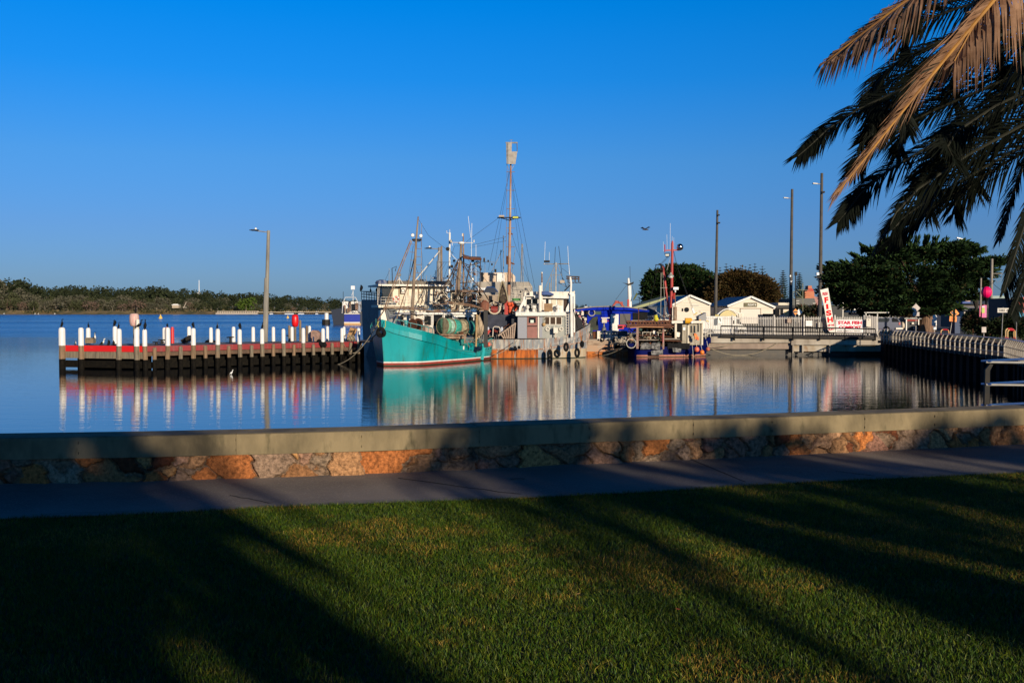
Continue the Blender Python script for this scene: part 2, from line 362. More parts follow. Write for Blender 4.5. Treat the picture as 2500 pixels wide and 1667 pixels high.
copm = M('coping_concrete', (.24, .185, .10), .9, c2=(.10, .078, .042), sc=2.6, lo=.40, hi=.68, stretch=(1, 1, .5), c3=(.085, .07, .035), sc3=8, lo3=.55, hi3=.72, st3=(1, 1, .35), bump=.5, detail=9)
# coping as a bevelled section swept along the line
sec = [(-.02, STH - .004), (-.02, WH - .03), (-.008, WH - .006), (.015, WH), (TH - .02, WH), (TH, WH - .02), (TH, STH - .004)]
c2_, _ = resample(WB, 160)
dd_ = [(offs(c2_, 1)[i] - c2_[i]) for i in range(160)]
def wall_index(px): return min(range(160), key=lambda i: abs((c2_[i].x / c2_[i].y) * FPX + 1250 - px))
k = len(sec); cuts = [0] + [wall_index(px) for px in (-340, 551, 1168, 1672, 2108, 2600)] + [159]; cuts = sorted(set(cuts))
for ci in range(len(cuts) - 1):       # cast in place lengths with an open joint between them
    i0, i1 = cuts[ci], cuts[ci + 1]; mb = MB(); vs = []; js = list(range(i0, i1 + 1)); dz_ = U(-.003, .003)
    for jn, i in enumerate(js):
        p = c2_[i].copy()
        if jn == 0: p += (c2_[i + 1] - p).normalized() * .0015
        if jn == len(js) - 1: p += (c2_[i - 1] - p).normalized() * .0015
        for (o_, z_) in sec: q_ = p + dd_[i] * (o_ + dz_); vs.append((q_.x, q_.y, GZ + z_ + dz_ * (z_ > .3)))
    n_ = len(js); mb.add(vs, [(i * k + j, i * k + (j + 1) % k, (i + 1) * k + (j + 1) % k, (i + 1) * k + j) for i in range(n_ - 1) for j in range(k)] + [tuple(range(k)), tuple((n_ - 1) * k + j for j in range(k))[::-1]]); mb.build('coping', copm, wall)
# joints and cast-in bolt recesses of the coping
mb = MB()
for px in (196, 553, 877, 1168, 1422, 1673, 1900, 2110, 2300):
    i = min(range(160), key=lambda i: abs((c2_[i].x / c2_[i].y) * FPX + 1250 - px)); p = c2_[i] - dd_[i] * .023
    for z_ in (GZ + WH - .055, GZ + STH + .045): mb.cyl(p + Vector((0, 0, 0)) * 0 + Vector((0, .001, z_ - GZ)), p + Vector((0, .004, z_ - GZ)) - dd_[i] * .003, .014, .014, 8)
mb.build('bolt_recess', M('recess', (.03, .03, .028), .9), wall)
# back body behind the stones
bkb = MB(); vs = []
for i in range(160):
    for (o_, z_) in ((.11, 0), (.11, STH - .01), (TH - .03, STH - .01), (TH - .03, 0)): q_ = c2_[i] + dd_[i] * o_; vs.append((q_.x, q_.y, GZ - .02 + z_))
bkb.add(vs, [(i * 4 + j, i * 4 + (j + 1) % 4, (i + 1) * 4 + (j + 1) % 4, (i + 1) * 4 + j) for i in range(159) for j in range(4)]); bkb.build('core', conc, wall)

# ---- grass blades (nobody could count them) ----
NB = 470000
rng = np.random.default_rng(11)
yy = 3.2 + rng.random(NB * 2) ** .75 * 8.6; hw = yy * .56 + .4; xx = rng.uniform(-1, 1, NB * 2) * hw
gx = np.array([p.x for p in GEs]); gy = np.array([p.y for p in GEs]); lim = np.interp(xx, gx, gy) - .01 + rng.normal(0, .018, NB * 2)
ok = yy < lim; xx = xx[ok][:NB]; yy = yy[ok][:NB]; nb = len(xx)
def vnoise(x, y, sc, seed):
    r2 = np.random.default_rng(seed); g = r2.random((64, 64)); X = x * sc + 200; Y = y * sc + 200; xi = np.floor(X).astype(int); yi = np.floor(Y).astype(int); fx = X - xi; fy = Y - yi
    fx = fx * fx * (3 - 2 * fx); fy = fy * fy * (3 - 2 * fy); G = lambda a, b: g[a % 64, b % 64]
    return (G(xi, yi) * (1 - fx) + G(xi + 1, yi) * fx) * (1 - fy) + (G(xi, yi + 1) * (1 - fx) + G(xi + 1, yi + 1) * fx) * fy
dry = vnoise(xx, yy, 1.0, 1) * .5 + vnoise(xx, yy, 3.4, 2) * .3 + vnoise(xx, yy, 9, 3) * .2
h = rng.uniform(.012, .034, nb) * (.8 + .5 * vnoise(xx, yy, 5, 4)); wd = rng.uniform(.0011, .0024, nb); a = rng.uniform(0, 6.283, nb); ln = rng.normal(0, .5, (nb, 2)) * h[:, None]
co = np.zeros((nb, 5, 3), np.float32); ca_, sa_ = np.cos(a) * wd, np.sin(a) * wd
co[:, 0, 0] = xx - ca_; co[:, 0, 1] = yy - sa_; co[:, 1, 0] = xx + ca_; co[:, 1, 1] = yy + sa_; co[:, 0, 2] = co[:, 1, 2] = GZ - .002
mxx, myy = xx + ln[:, 0] * .35, yy + ln[:, 1] * .35
co[:, 2, 0] = mxx + ca_ * .8; co[:, 2, 1] = myy + sa_ * .8; co[:, 3, 0] = mxx - ca_ * .8; co[:, 3, 1] = myy - sa_ * .8; co[:, 2, 2] = co[:, 3, 2] = GZ + h * .6
co[:, 4, 0] = xx + ln[:, 0]; co[:, 4, 1] = yy + ln[:, 1]; co[:, 4, 2] = GZ + h
me = bpy.data.meshes.new('grass'); me.vertices.add(nb * 5); me.vertices.foreach_set('co', co.ravel())
base = (np.arange(nb) * 5)[:, None]; li = np.concatenate([base + np.array([[0, 1, 2, 3]]), base + np.array([[3, 2, 4]])], 1).ravel()
me.loops.add(nb * 7); me.loops.foreach_set('vertex_index', li.astype(np.int32))
st = np.stack([np.arange(nb) * 7, np.arange(nb) * 7 + 4], 1).ravel(); me.polygons.add(nb * 2); me.polygons.foreach_set('loop_start', st.astype(np.int32))
me.update(calc_edges=True); me.validate()
green = np.array([.030, .080, .003]); lime = np.array([.12, .14, .006]); straw = np.array([.30, .19, .03])
t1 = np.clip((dry - .55) / .10, 0, 1)[:, None] * (rng.random((nb, 1)) < .34); t2 = rng.random((nb, 1)) ** 2
c = green * (1 - t2) + lime * t2; c = c * (1 - t1) + straw * t1; c = c * (.35 + 1.15 * rng.random((nb, 1)) ** 1.4); c4 = np.repeat(np.concatenate([c, np.ones((nb, 1))], 1)[:, None, :], 5, 1)
ca = me.color_attributes.new('Col', 'FLOAT_COLOR', 'POINT'); ca.data.foreach_set('color', c4.astype(np.float32).ravel())
me.materials.append(attrmat('grass_blade', .55, .05, 5, 0)); o = bpy.data.objects.new('grass', me); COL.objects.link(o); tag(o, 'short mown lawn grass with dry straw patches in front of the wall', 'grass'); o['kind'] = 'stuff'
# a few fallen leaves on the lawn
for i, (px, py, lb) in enumerate(((1410, 1450, 'small pale dry leaf lying on the sunlit lawn centre'), (1655, 1487, 'reddish dry leaf on the lawn, right of the pale one'), (2365, 1552, 'long straw coloured leaf lying on the lawn at lower right'))):
    p = Z(px, py, GZ + .03); q = MB(); r = .008 + .006 * (i == 2); a = U(0, 3)
    q.prism([p + Vector((math.cos(a + t) * r * (2 if k % 2 == 0 else .6), math.sin(a + t) * r * (2 if k % 2 == 0 else .6), (k % 3) * .004)) for k, t in enumerate([0, 1.2, math.pi, math.pi + 1.2])], (0, 0, .0015))
    one('fallen_leaf', lb, 'leaf', q, M('dry_leaf_' + 'abc'[i], ((.4, .25, .1), (.25, .05, .02), (.45, .38, .12))[i], .7))

# ---- land on the far side ----
streetm = M('street_asphalt', (.04, .038, .04), .9, c2=(.06, .055, .052), sc=.6, bump=.2)
QY = 92.6
mb = MB()
mb.prism([(4, QY + .6, -2), (400, QY + .6, -2), (400, 900, -2), (4, 900, -2)], (0, 0, 3.8))
mb.prism([(35.4, QY + .598, -2), (34.6, 90, -2), (31.2, 59.5, -2), (29.0, 52.7, -2), (26.6, 42, -2), (30, 30, -2), (400, 30, -2), (400, QY + .598, -2)], (0, 0, 3.37))
mb.build('street_ground', streetm, kind='structure')
# ================= JETTY =================
DZ = 1.65
A_, B_, C_, D_, E_ = (Z(156, 844, DZ), Z(350, 846, DZ), Z(882, 834.6, DZ), Z(880, 831.0, DZ), Z(213, 840.6, DZ))
jet = thing('jetty', 'timber jetty with white topped piles and red painted fender beam, left of trawler', 'jetty', (B_.x, B_.y, 0))
mb = MB(); mb.prism([(p.x, p.y, DZ - .12) for p in (A_, B_, C_, D_ + Vector((1, 2, 0)), E_)], (0, 0, .12)); mb.build('deck', deckwood, jet)
def beam(a, b, z, h, w_, name, m, inn=.0):
    q = MB(); q.bar((a.x, a.y + inn, z), (b.x, b.y + inn, z), w_, h); return q.build(name, m, jet)
beam(A_, B_, DZ - .17, .42, .24, 'fender_beam', redbright); beam(B_, C_, DZ - .17, .40, .24, 'fender_beam', reddull)
beam(A_, B_, DZ - .62, .50, .22, 'waling', timber, .04); beam(B_, C_, DZ - .54, .28, .22, 'waling', M('waling_brown', (.13, .075, .045), .9, c2=(.07, .045, .03), sc=4, bump=.3), .04)
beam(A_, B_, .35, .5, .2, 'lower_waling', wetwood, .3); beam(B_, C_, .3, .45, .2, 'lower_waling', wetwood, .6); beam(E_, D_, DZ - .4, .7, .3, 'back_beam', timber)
mb = MB(); mb.bar((A_.x + .5, A_.y + 1.2, .42), (B_.x, B_.y + 1.4, .42), .2, 1.3); mb.bar((B_.x + .3, B_.y + 1.2, .62), (C_.x, C_.y + 1.2, .62), .2, 1.3); mb.build('underdeck_dark_board', wetwood, jet)  # tall black boards that darken the space under the deck
def edge_pt(px, a, b):
    k = (px - 1250) / FPX   # intersection of the pixel column with the line a-b
    d = b - a; t = (k * a.y - a.x) / (d.x - k * d.y); return a + d * t
def pile(px, a, b, top, wpx, front=.22, white=True, zt=None, tide=.72):
    p = edge_pt(px, a, b); n = Vector((-(b - a).y, (b - a).x, 0)).normalized(); p = p - n * front; r = wpx * S(p.y) / 2
    lean = Vector((U(-.07, .07), U(-.03, .03), 0)); tz = zt if zt else P(px, top, p.y).z; nn = 8
    zs = [-.8, tide - .12, tide, DZ + .02, tz - .10, tz]; mid = []; tz += U(-.06, .04)
    q = MB(); q.cur = 1; q.cyl((p.x, p.y, -.8), (p.x, p.y, tide), r * 1.03, r * 1.02, nn); q.cur = 0
    zsplit = DZ + .03 if white else tz - .02
    q.cyl((p.x, p.y, tide), (p.x + lean.x * .5, p.y, zsplit), r, r * .98, nn)
    pm = timber if RN() < .5 else M('brown_pile_timber', (.27, .17, .10), .9, c2=(.13, .09, .05), sc=4, stretch=(3, 3, .3), bump=.3)
    o = q.build('pile', [pm, wetwood], jet)
    if white:
        q = MB(); q.lathe((p.x + lean.x * .5, p.y, zsplit), [(r * 1.0, 0), (r * .98, (tz - zsplit) * .8), (r * .92, (tz - zsplit) * .94), (r * .55, tz - zsplit)], nn)
        c = q.build('painted_top', whitepile, o)
    else:
        q = MB(); q.lathe((p.x + lean.x * .5, p.y, tz - .02), [(r * .98, 0), (r * .8, .05), (r * .3, .08)], nn); q.build('worn_top', timber, o)
    return Vector((p.x, p.y, tz))
tops = {}
for px, ty, w_ in ((156, 800, 16), (203, 799, 13)): tops[px] = pile(px, A_, B_, ty, w_)
tops[294] = pile(294, A_, B_, 801, 12.5)
tops[338] = pile(338.5, A_, B_, 802, 13); tops[352] = pile(352, B_, C_, 803, 11.5)
for px, ty, w_ in ((406, 799, 11.5), (469, 802, 11.5), (528, 802, 11), (583, 802, 10.5), (637.5, 802, 10), (690, 801, 9.5), (738.5, 800.5, 9.3), (786, 801, 9.2), (831, 800.5, 8.6), (873, 800, 8.4)): tops[px] = pile(px, B_, C_, ty, w_)
for px in (374, 438, 498.5, 556, 611, 664, 714, 762, 808, 852): pile(px, B_, C_, 848 - (px - 374) / 478 * 9.5, 10 - (px - 374) / 478 * 2.2, white=False)
for px, ty, w_ in ((216, 799, 11), (280.5, 797.5, 11), (401, 798, 9), (461, 797.5, 9.5), (516, 798.5, 9), (569.5, 797, 9), (618, 796.5, 8.8), (667, 796.5, 8.5), (712.5, 797, 8), (757, 796.5, 7.5), (800, 796, 7.5), (840, 796.5, 7)): tops[px] = pile(px, E_, D_, ty, w_, front=-.1)
for px, ty, w_ in ((702.5, 795, 6), (729, 782, 6), (744, 796, 6)): tops[px] = pile(px, E_, D_, ty, w_, front=.6, white=False)
# deep piles under the deck, seen as dark shapes
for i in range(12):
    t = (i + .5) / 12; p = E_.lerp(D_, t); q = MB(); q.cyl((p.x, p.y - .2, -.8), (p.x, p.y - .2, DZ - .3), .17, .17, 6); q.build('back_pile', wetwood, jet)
# red marker posts
for k, (px, lb) in enumerate(((413, 'red painted post on the jetty, just behind the white pile with a cormorant'), (426, 'red painted post standing alone on the jetty, right of the other red post'))):
    b = edge_pt(px, E_, D_); q = MB(); t = P(px, 798, b.y).z; q.lathe((b.x, b.y - .5, DZ), [(.13, 0), (.13, t - DZ - .15), (.09, t - DZ)], 8); one('marker_post', lb, 'post', q, redbright)
# mooring bollards (T shaped), timber block, tyre coil, tilted ramp, covers
def bollard(px, y0, y1, D, lb):
    b = P(px, y1, D); hh = (y1 - y0) * S(D); q = MB(); z0 = DZ
    q.lathe((b.x, D, z0), [(.16, 0), (.10, .06), (.085, hh * .8), (.12, hh)], 8); q.bar((b.x - .28, D, z0 + hh * .86), (b.x + .28, D, z0 + hh * .9), .09, .09)
    return one('mooring_bollard', lb, 'bollard', q, darkmetal, group='bollards on the jetty deck')
bollard(562.7, 825, 840, 78, 'small T shaped iron bollard on the jetty between fifth and sixth front piles')
bollard(708, 821, 836, 82, 'small T shaped iron bollard on the jetty beside the grey posts')
bollard(382, 834, 842, 73, 'low iron bollard on the jetty deck just right of the corner piles'); bollard(395, 826, 836, 76, 'iron bollard on the jetty beside the two red posts')
bb = P(221, 838, 72.8); q = MB(); q.box((bb.x, 72.8, bb.z + .18), (.6, .5, .34)); q.box((bb.x - .05, 72.8, bb.z + .38), (.5, .6, .06), .2); one('timber_block', 'weathered timber block on the jetty end where a cormorant perches', 'timber', q, timber)
q = MB()
for i in range(4): q.torus(P(515, 835 - i * .8, 79), .42 - .04 * i, .05, (0, .3, 1), 14, 5)
one('hose_coil', 'coil of dark hose lying on the jetty behind a white pile', 'hose', q, black)
a, b = P(448, 834, 76), P(468, 822, 76); q = MB(); q.bar(a, b, 1.0, .28); one('gangplank', 'black tilted plank propped on the jetty behind a white pile', 'plank', q, darkmetal)
q = MB(); a = P(760, 832, 82); q.prism([P(759, 833, 81), P(759, 810, 81), P(762, 806, 81), P(772, 807, 81), P(781, 814, 81), P(778, 833, 81)], (0, .9, 0)); one('winch_cover', 'faded brown canvas cover with a rounded top on the jetty deck', 'cover', q, M('brown_canvas', (.33, .20, .16), .9, c2=(.2, .13, .1), sc=3, bump=.5))
q = MB(); q.cyl((P(765.5, 840, 80)), P(765.5, 822, 80), .06, .06, 6); one('thin_post', 'thin white post on the jetty in front of the brown cover', 'post', q, offwhite)
q = MB(); q.bar(P(850, 835, 84), P(862, 801, 84), .5, .4); q.bar(P(856, 835, 85), P(868, 801, 85), .12, .3); q.bar(P(846, 835, 84), P(858, 801, 84), .1, .2)
one('timber_ramp', 'tilted tan timber loading ramp at the boat end of the jetty', 'ramp', q, M('tan_timber', (.42, .24, .10), .8, c2=(.26, .14, .07), sc=3, bump=.3))
q = MB()
for i in range(7): c = P(845 + RN() * 18, 826 + RN() * 8, 82.5); q.torus(c, U(.15, .38), .04, (RN() - .5, -1, RN() - .5), 12, 4)
one('net_heap', 'tangle of dark ropes and nets heaped at the foot of the timber ramp', 'ropes', q, rope)
# hanging tyres on the jetty face
for k, (px, py, lb) in enumerate(((791, 839, 'black sausage fender hung askew on the jetty front'), )):
    c = P(px, py, 78); q = MB(); q.tube([P(777, 833, 78), P(784, 838, 77.8), P(790, 842, 77.7), P(794, 845, 77.8)], [.2, .26, .28, .2], 8); one('rubber_fender', lb, 'fender', q, black)
# life jackets / marks on posts
def padpost(px, y0, y1, D, wpx, m, lb, basey):
    a = P(px, y0, D); b = P(px, y1, D); hh = a.z - b.z; r = wpx * S(D) / 2; q = MB()
    rt = thing('channel_mark', lb, 'marker', (b.x, D, DZ))
    q.lathe((b.x, D, b.z), [(r * .45, 0), (r * .85, hh * .08), (r, hh * .4), (r, hh * .75), (r * .85, hh * .95), (r * .5, hh)], 12); q.build('padded_cover', m, rt, True)
    q = MB(); q.cyl((b.x, D, DZ), (b.x, D, b.z + hh * .2), .10, .10, 8); q.build('post', timber, rt); return rt
padpost(720.5, 768, 798, 83, 17, M('bright_red_cover', (.78, .008, .015), .38, c2=(.6, .01, .01), sc=3), 'bright red padded cover on a post at the middle of the jetty', 836)
padpost(328, 765, 797, 74, 23, M('faded_pink_cover', (.58, .30, .27), .8, c2=(.62, .52, .45), sc=3, stretch=(4, 4, .3)), 'faded pink striped padded cover on a post, a cormorant on top', 838)
q = MB(); q.cyl(P(336, 842, 73.5), P(336, 780, 73.5), .13, .13, 8); one('timber_post', 'plain pale post beside the faded pink cover', 'post', q, offwhite)
# ---- lamp post on the jetty ----
def lamp_post(base, top, head, D, r0, r1, m, lb, sleeve=None, sol=True, group=None):
    rt = thing('lamp_post', lb, 'lamp post', base, group); b = Vector(base); t = Vector(top); h = Vector(head)
    q = MB(); q.cyl(b, t, r0, r1, 8)
    if sleeve: q.cyl(b + Vector((-.08, 0, 0)), b.lerp(t, sleeve) + Vector((-.08, 0, 0)), r0 * .9, r0 * .8, 8)
    q.build('pole', m, rt)
    q = MB(); q.cyl(t - Vector((0, 0, .15)), h.lerp(t, .1), .045, .045, 6); q.build('arm', galv, rt)
    d = (h - t).normalized(); q = MB(); q.bar(h - d * .1, h.lerp(t, .45), .34, .10); q.bar(h + d * .05, h.lerp(t, .3), .2, .06); hd = q.build('lamp_head', darkmetal, rt)
    q = MB(); q.sph(h.lerp(t, .3) + Vector((0, 0, .12)), .09, nu=8, nv=5); q.build('sensor', whiteplastic, hd)
    return rt
lamp_post(P(648, 838, 80), P(655.5, 563, 80), P(611, 562, 80), 80, .19, .13, M('concrete_pole', (.27, .25, .21), .8, c2=(.18, .165, .14), sc=2, stretch=(2, 2, .4)), 'tall concrete lamp post on the timber jetty, arm pointing left', .58)
# ---- cormorants ----
def bird_mesh(name, pose=0, white=False):
    # standing bird facing +x: tail, back, breast, neck, head, bill in one surface; unit height about 1
    if pose == 0: pts = [(-.16, 0, -.14), (-.10, 0, .06), (-.03, 0, .22), (.03, 0, .42), (.05, 0, .60), (.03, 0, .72), (.02, 0, .84), (.05, 0, .93), (.12, 0, .95), (.24, 0, .97)]; r = [.02, .06, .13, .15, .10, .055, .045, .058, .045, .010]
    elif pose == 1: pts = [(-.20, 0, -.02), (-.13, 0, .10), (-.05, 0, .24), (.03, 0, .40), (.06, 0, .52), (.03, 0, .60), (-.01, 0, .66), (-.06, 0, .68), (-.13, 0, .62), (-.2, 0, .52)]; r = [.02, .07, .14, .16, .13, .08, .065, .06, .035, .010]
    else: pts = [(-.34, 0, .12), (-.22, 0, .20), (-.08, 0, .28), (.08, 0, .36), (.17, 0, .48), (.20, 0, .62), (.20, 0, .74), (.24, 0, .82), (.31, 0, .83), (.42, 0, .82)]; r = [.02, .07, .13, .13, .08, .05, .04, .055, .04, .010]
    q = MB(); q.tube(pts, r, 8)
    for s in (-.05, .05): q.tube([(0, s, .2), (.01, s, .04), (.02, s, 0), (.09, s, 0)], [.03, .018, .018, .012], 5)
    for s in (-1, 1): q.prism([(-.13, s * .10, .08), (.03, s * .15, .45), (-.02, s * .14, .52), (-.10, s * .12, .35)], (0, s * .02, 0))
    fs = len(q.f)
    if white:
        q.mi = [1 if (sum(q.v[i][0] for i in f) / len(f) > .05 and sum(q.v[i][2] for i in f) / len(f) < .9 and sum(q.v[i][2] for i in f) / len(f) > .2) else 0 for f in q.f]
    me = q.build('cormorant', [bird, birdw] if white else [bird, bird], None, True, (0, 0, 0)).data; o = [x for x in bpy.data.objects if x.data == me][0]; bpy.data.objects.remove(o); me.name = name
    return me
BM = [bird_mesh('bird_a', 0), bird_mesh('bird_b', 1), bird_mesh('bird_c', 2), bird_mesh('bird_d', 0, True), bird_mesh('bird_e', 2, True)]
def put_bird(px, y0, y1, pos, k, rz, lb, cat='cormorant', nm='cormorant', grp='cormorants on the jetty', m=None):
    pos = Vector(pos); o = bpy.data.objects.new(nm, BM[k]); COL.objects.link(o); o.location = pos; h = (y1 - y0) * S(pos.y); s = h / (1.0, .72, .88, 1.0, .88)[k]
    s *= 1.22; o.scale = (s, s, s); o.rotation_euler = (0, 0, rz); tag(o, lb, cat, grp); return o
put_bird(156, 783, 800, tops[156], 0, .2, 'cormorant upright on the leftmost white pile of the jetty')
put_bird(216, 788, 800, tops[216], 3, 2.4, 'pied cormorant on the white pile behind the second front pile')
put_bird(281, 785, 798, tops[280.5], 1, 1.0, 'hunched cormorant on the rear pile left of the pink cover, left of a pair')
put_bird(295, 789, 802, tops[294], 0, .4, 'cormorant on the front pile left of the pink cover, right of a pair')
put_bird(331, 752, 766, P(331, 765, 74), 3, 1.8, 'white faced cormorant standing on top of the faded pink cover')
put_bird(347, 785, 803, tops[338] + Vector((.15, 0, 0)), 2, .4, 'left cormorant of two crowding the corner pile')
put_bird(351, 786, 806, tops[352], 3, 1.5, 'right cormorant of two crowding the corner pile, pale breast')
put_bird(408, 792, 800, tops[406], 1, 2.6, 'hunched cormorant on the white pile in front of the red posts')
put_bird(469, 792, 804, tops[469], 1, 2.8, 'cormorant on the front pile beside the black tilted plank')
put_bird(529, 789, 802, tops[528], 3, 1.2, 'cormorant with pale face on the pile before the hose coil')
put_bird(583, 790, 803, tops[583], 1, 2.5, 'hunched cormorant on the pile second left of the lamp post')
put_bird(637, 790, 803, tops[637.5], 0, .3, 'cormorant on the white pile touching the lamp post foot')
put_bird(177, 831, 842, (edge_pt(177, A_, B_).x, A_.y + .25, DZ), 3, .3, 'cormorant standing low on the jetty deck above the red beam, leftmost')
put_bird(229, 819, 838, P(229, 838, 73) + Vector((.05, 0, .12)), 3, .1, 'large cormorant on the weathered timber block')
put_bird(241, 827, 842, (edge_pt(241, A_, B_).x, 71.4, DZ), 4, .6, 'slim pied cormorant with white front standing on the jetty deck')
put_bird(257, 830, 842, (edge_pt(257, A_, B_).x, 71.3, DZ), 1, 1.3, 'squat black cormorant on the deck, left of a squat pair')
put_bird(269, 831, 842, (edge_pt(269, A_, B_).x, 71.2, DZ), 1, 1.8, 'squat black cormorant on the deck, right of a squat pair')
# egret wading below the jetty
eg = bpy.data.objects.new('egret', BM[2].copy()); COL.objects.link(eg); eg.data.materials.clear(); eg.data.materials.append(M('egret_white', (.85, .85, .84), .6)); eg.data.materials.append(MATS['egret_white'])
eg.location = Z(565, 914, 0.0); eg.scale = (.36, .36, .36); eg.rotation_euler = (0, 0, .6); tag(eg, 'small white egret at the water under the jetty', 'egret')

# mooring ropes from jetty to teal bow
q = MB(); q.tube(catenary(P(728, 838, 80), P(926, 783, 74.4), 2.5, 24), .035, 5); one('mooring_rope', 'long sagging mooring rope from the jetty up to the teal bow', 'rope', q, rope)
q = MB(); q.tube(catenary(P(862, 862, 76), P(884, 838, 76), .2, 8), .03, 5); q.tube(catenary(P(838, 838, 79), P(862, 862, 76), .2, 8), .03, 5); one('mooring_rope', 'short slack rope looping from the jetty beam below the long rope', 'rope', q, rope)
# ================= BOATS =================
class Face:                                   # a vertical wall plane through two ground points, outward normal n
    def __init__(s, A, B):
        s.A = Vector((A[0], A[1], 0)); s.B = Vector((B[0], B[1], 0)); d = (s.B - s.A).normalized(); s.d = d; s.n = Vector((d.y, -d.x, 0))
        if s.n.y > 0: s.n = -s.n
    def pt(s, px, py, off=0):
        r = ray(px, py); A = s.A + s.n * off; k = r.x / r.y; t = (k * A.y - A.x) / (s.d.x - k * s.d.y); q = A + s.d * t
        return Vector((q.x, q.y, EYE + r.z * q.y / r.y))
    def poly(s, mb, pts, t=.05, off=0.0):
        mb.prism([s.pt(x, y, off) for x, y in pts], s.n * t); return s
    def rect(s, mb, x0, y0, x1, y1, t=.05, off=0.0):
        a, b = s.pt(x0, y1, off), s.pt(x1, y1, off); zt0, zt1 = s.pt(x0, y0, off).z, s.pt(x1, y0, off).z; zt = (zt0 + zt1) / 2; zb = (a.z + b.z) / 2
        mb.prism([(a.x, a.y, zb), (b.x, b.y, zb), (b.x, b.y, zt), (a.x, a.y, zt)], s.n * t); return s
    def box(s, mb, x0, y0, x1, y1, dep, off=0): return s.rect(mb, x0, y0, x1, y1, -dep, off)
def flat(D): return Face((0, D), (1, D))
def lines(root, name, m, D, segs, n=5):        # thin tubes at depth D: (width px, [(px,py)...][, depth shift])
    q = MB()
    for sg in segs:
        dd = sg[2] if len(sg) > 2 else 0; pts = [P(x, y, D + dd) for x, y in sg[1]]; q.tube(pts, sg[0] * S(D) / 2, n)
    return q.build(name, m, root)
def rects(root, name, m, face, rs, t=.05, off=0.0):
    for r_ in rs: q = MB(); face.rect(q, *r_, t=t, off=off); o_ = q.build(name, m, root)
    return o_
def hull(root, stem, stern, beam, sheer, mats, bands, rake=.5, bluff=2.4, transom=.8, wlf=.86, bowwl=.5, nU=26, inset=.07, deckdrop=.55, deckm=None, bexp=.62, keel=-.6, vbow=0):
    st = Vector((stem.x, stem.y, 0)); sn = Vector((stern.x, stern.y, 0)); X = (st - sn); L = X.length; X.normalize(); Yv = Vector((-X.y, X.x, 0))
    def hb(u):
        if vbow and u > 1 - vbow: return beam / 2 * math.sin(math.pi / 2 * min(1, (1 - u) / vbow) ** BEX)
        f = transom + (1 - transom) * min(1, u / .35) ** .6 if u < .35 else 1
        if u > .5 and not vbow: f = max(0.0, 1 - ((u - .5) / .5) ** bluff) ** bexp
        return beam / 2 * f
    def pt(u, side, z):
        zs = sheer(u); t = max(0, min(1, z / zs)); f = wlf + (1 - wlf) * t; fb = bowwl + (1 - bowwl) * t ** 1.2; k = max(0, (u - .45) / .55) ** 1.5; ff = f * (1 - k) + fb * k
        if z < 0: ff *= 1 + z * .35
        w_ = hb(u) * ff; x = u * L + rake * max(0, (u - .6) / .4) ** 2 * (z / sheer(1))
        return sn + X * x + Yv * (side * w_) + Vector((0, 0, z))
    us = [1 - (1 - i / nU) ** 1.55 for i in range(nU + 1)]; q = MB(); lv = [keel] + [b[0] for b in bands]; nt_ = 5
    rows = len(lv) + nt_
    for side in (-1, 1):
        vs = []
        for u in us:
            zs = sheer(u)
            for z in lv: vs.append(pt(u, side, min(z, zs * .9)))
            for k in range(1, nt_ + 1): vs.append(pt(u, side, lv[-1] + (zs - lv[-1]) * k / nt_))
        b = len(q.v); q.v += [tuple(v) for v in vs]
        for i in range(nU):
            for r in range(rows - 1):
                a = b + i * rows + r; f = (a, a + rows, a + rows + 1, a + 1); q.f.append(f if side < 0 else f[::-1])
                u = us[i]
                mi = 0
                if 0 < r <= len(bands): mi = bands[r - 1][1] if not callable(bands[r - 1][1]) else bands[r - 1][1](u)
                else: mi = bands[-1][1] if not callable(bands[-1][1]) else bands[-1][1](u)
                if r == 0: mi = bands[0][1]
                q.mi.append(mi)
    # transom
    n0 = len(q.v) // 2; top = rows
    q.f.append(tuple(range(0, rows)) + tuple(range(n0 + rows - 1, n0 - 1, -1))); q.mi.append(bands[-1][1] if not callable(bands[-1][1]) else bands[-1][1](0))
    h = q.build('hull', mats, root, True)
    # bulwark inside, cap rail and deck
    q = MB()
    for side in (-1, 1):
        vs = []
        for u in us:
            zs = sheer(u); o_ = pt(u, side, zs); i_ = pt(max(0, u - .004), side, zs); c = sn + X * ((i_ - sn).dot(X)); v = (c - i_); v.z = 0; l = v.length; v = v.normalized() * min(inset, l) if l > 1e-5 else v * 0
            vs += [o_ + Vector((0, 0, .0)) - v * .4, o_ + Vector((0, 0, .05)) - v * .4, i_ + v + Vector((0, 0, .05)), i_ + v - Vector((0, 0, deckdrop))]
        q.add(vs, [(i * 4 + j, i * 4 + j + 1, (i + 1) * 4 + j + 1, (i + 1) * 4 + j) for i in range(nU) for j in range(3)])
    q.build('bulwark', mats[bands[-1][1] if not callable(bands[-1][1]) else 0], root)
    q = MB(); vs = []
    for u in us:
        zs = sheer(u) - deckdrop
        for side in (-1, 1): p = pt(u, side, sheer(u)); c = sn + X * ((p - sn).dot(X)); p = p.lerp(Vector((c.x, c.y, p.z)), .03); vs.append((p.x, p.y, zs))
    q.add(vs, [(i * 2, i * 2 + 1, i * 2 + 3, i * 2 + 2) for i in range(nU)]); q.build('deck', deckm or M('boat_deck', (.12, .13, .12), .8, c2=(.2, .12, .07), sc=3), root)
    return pt, L, X, Yv
def interp(tab):
    def f(u):
        for (a, za), (b, zb) in zip(tab, tab[1:]):
            if u <= b: t = (u - a) / (b - a); return za + (zb - za) * t
        return tab[-1][1]
    return f
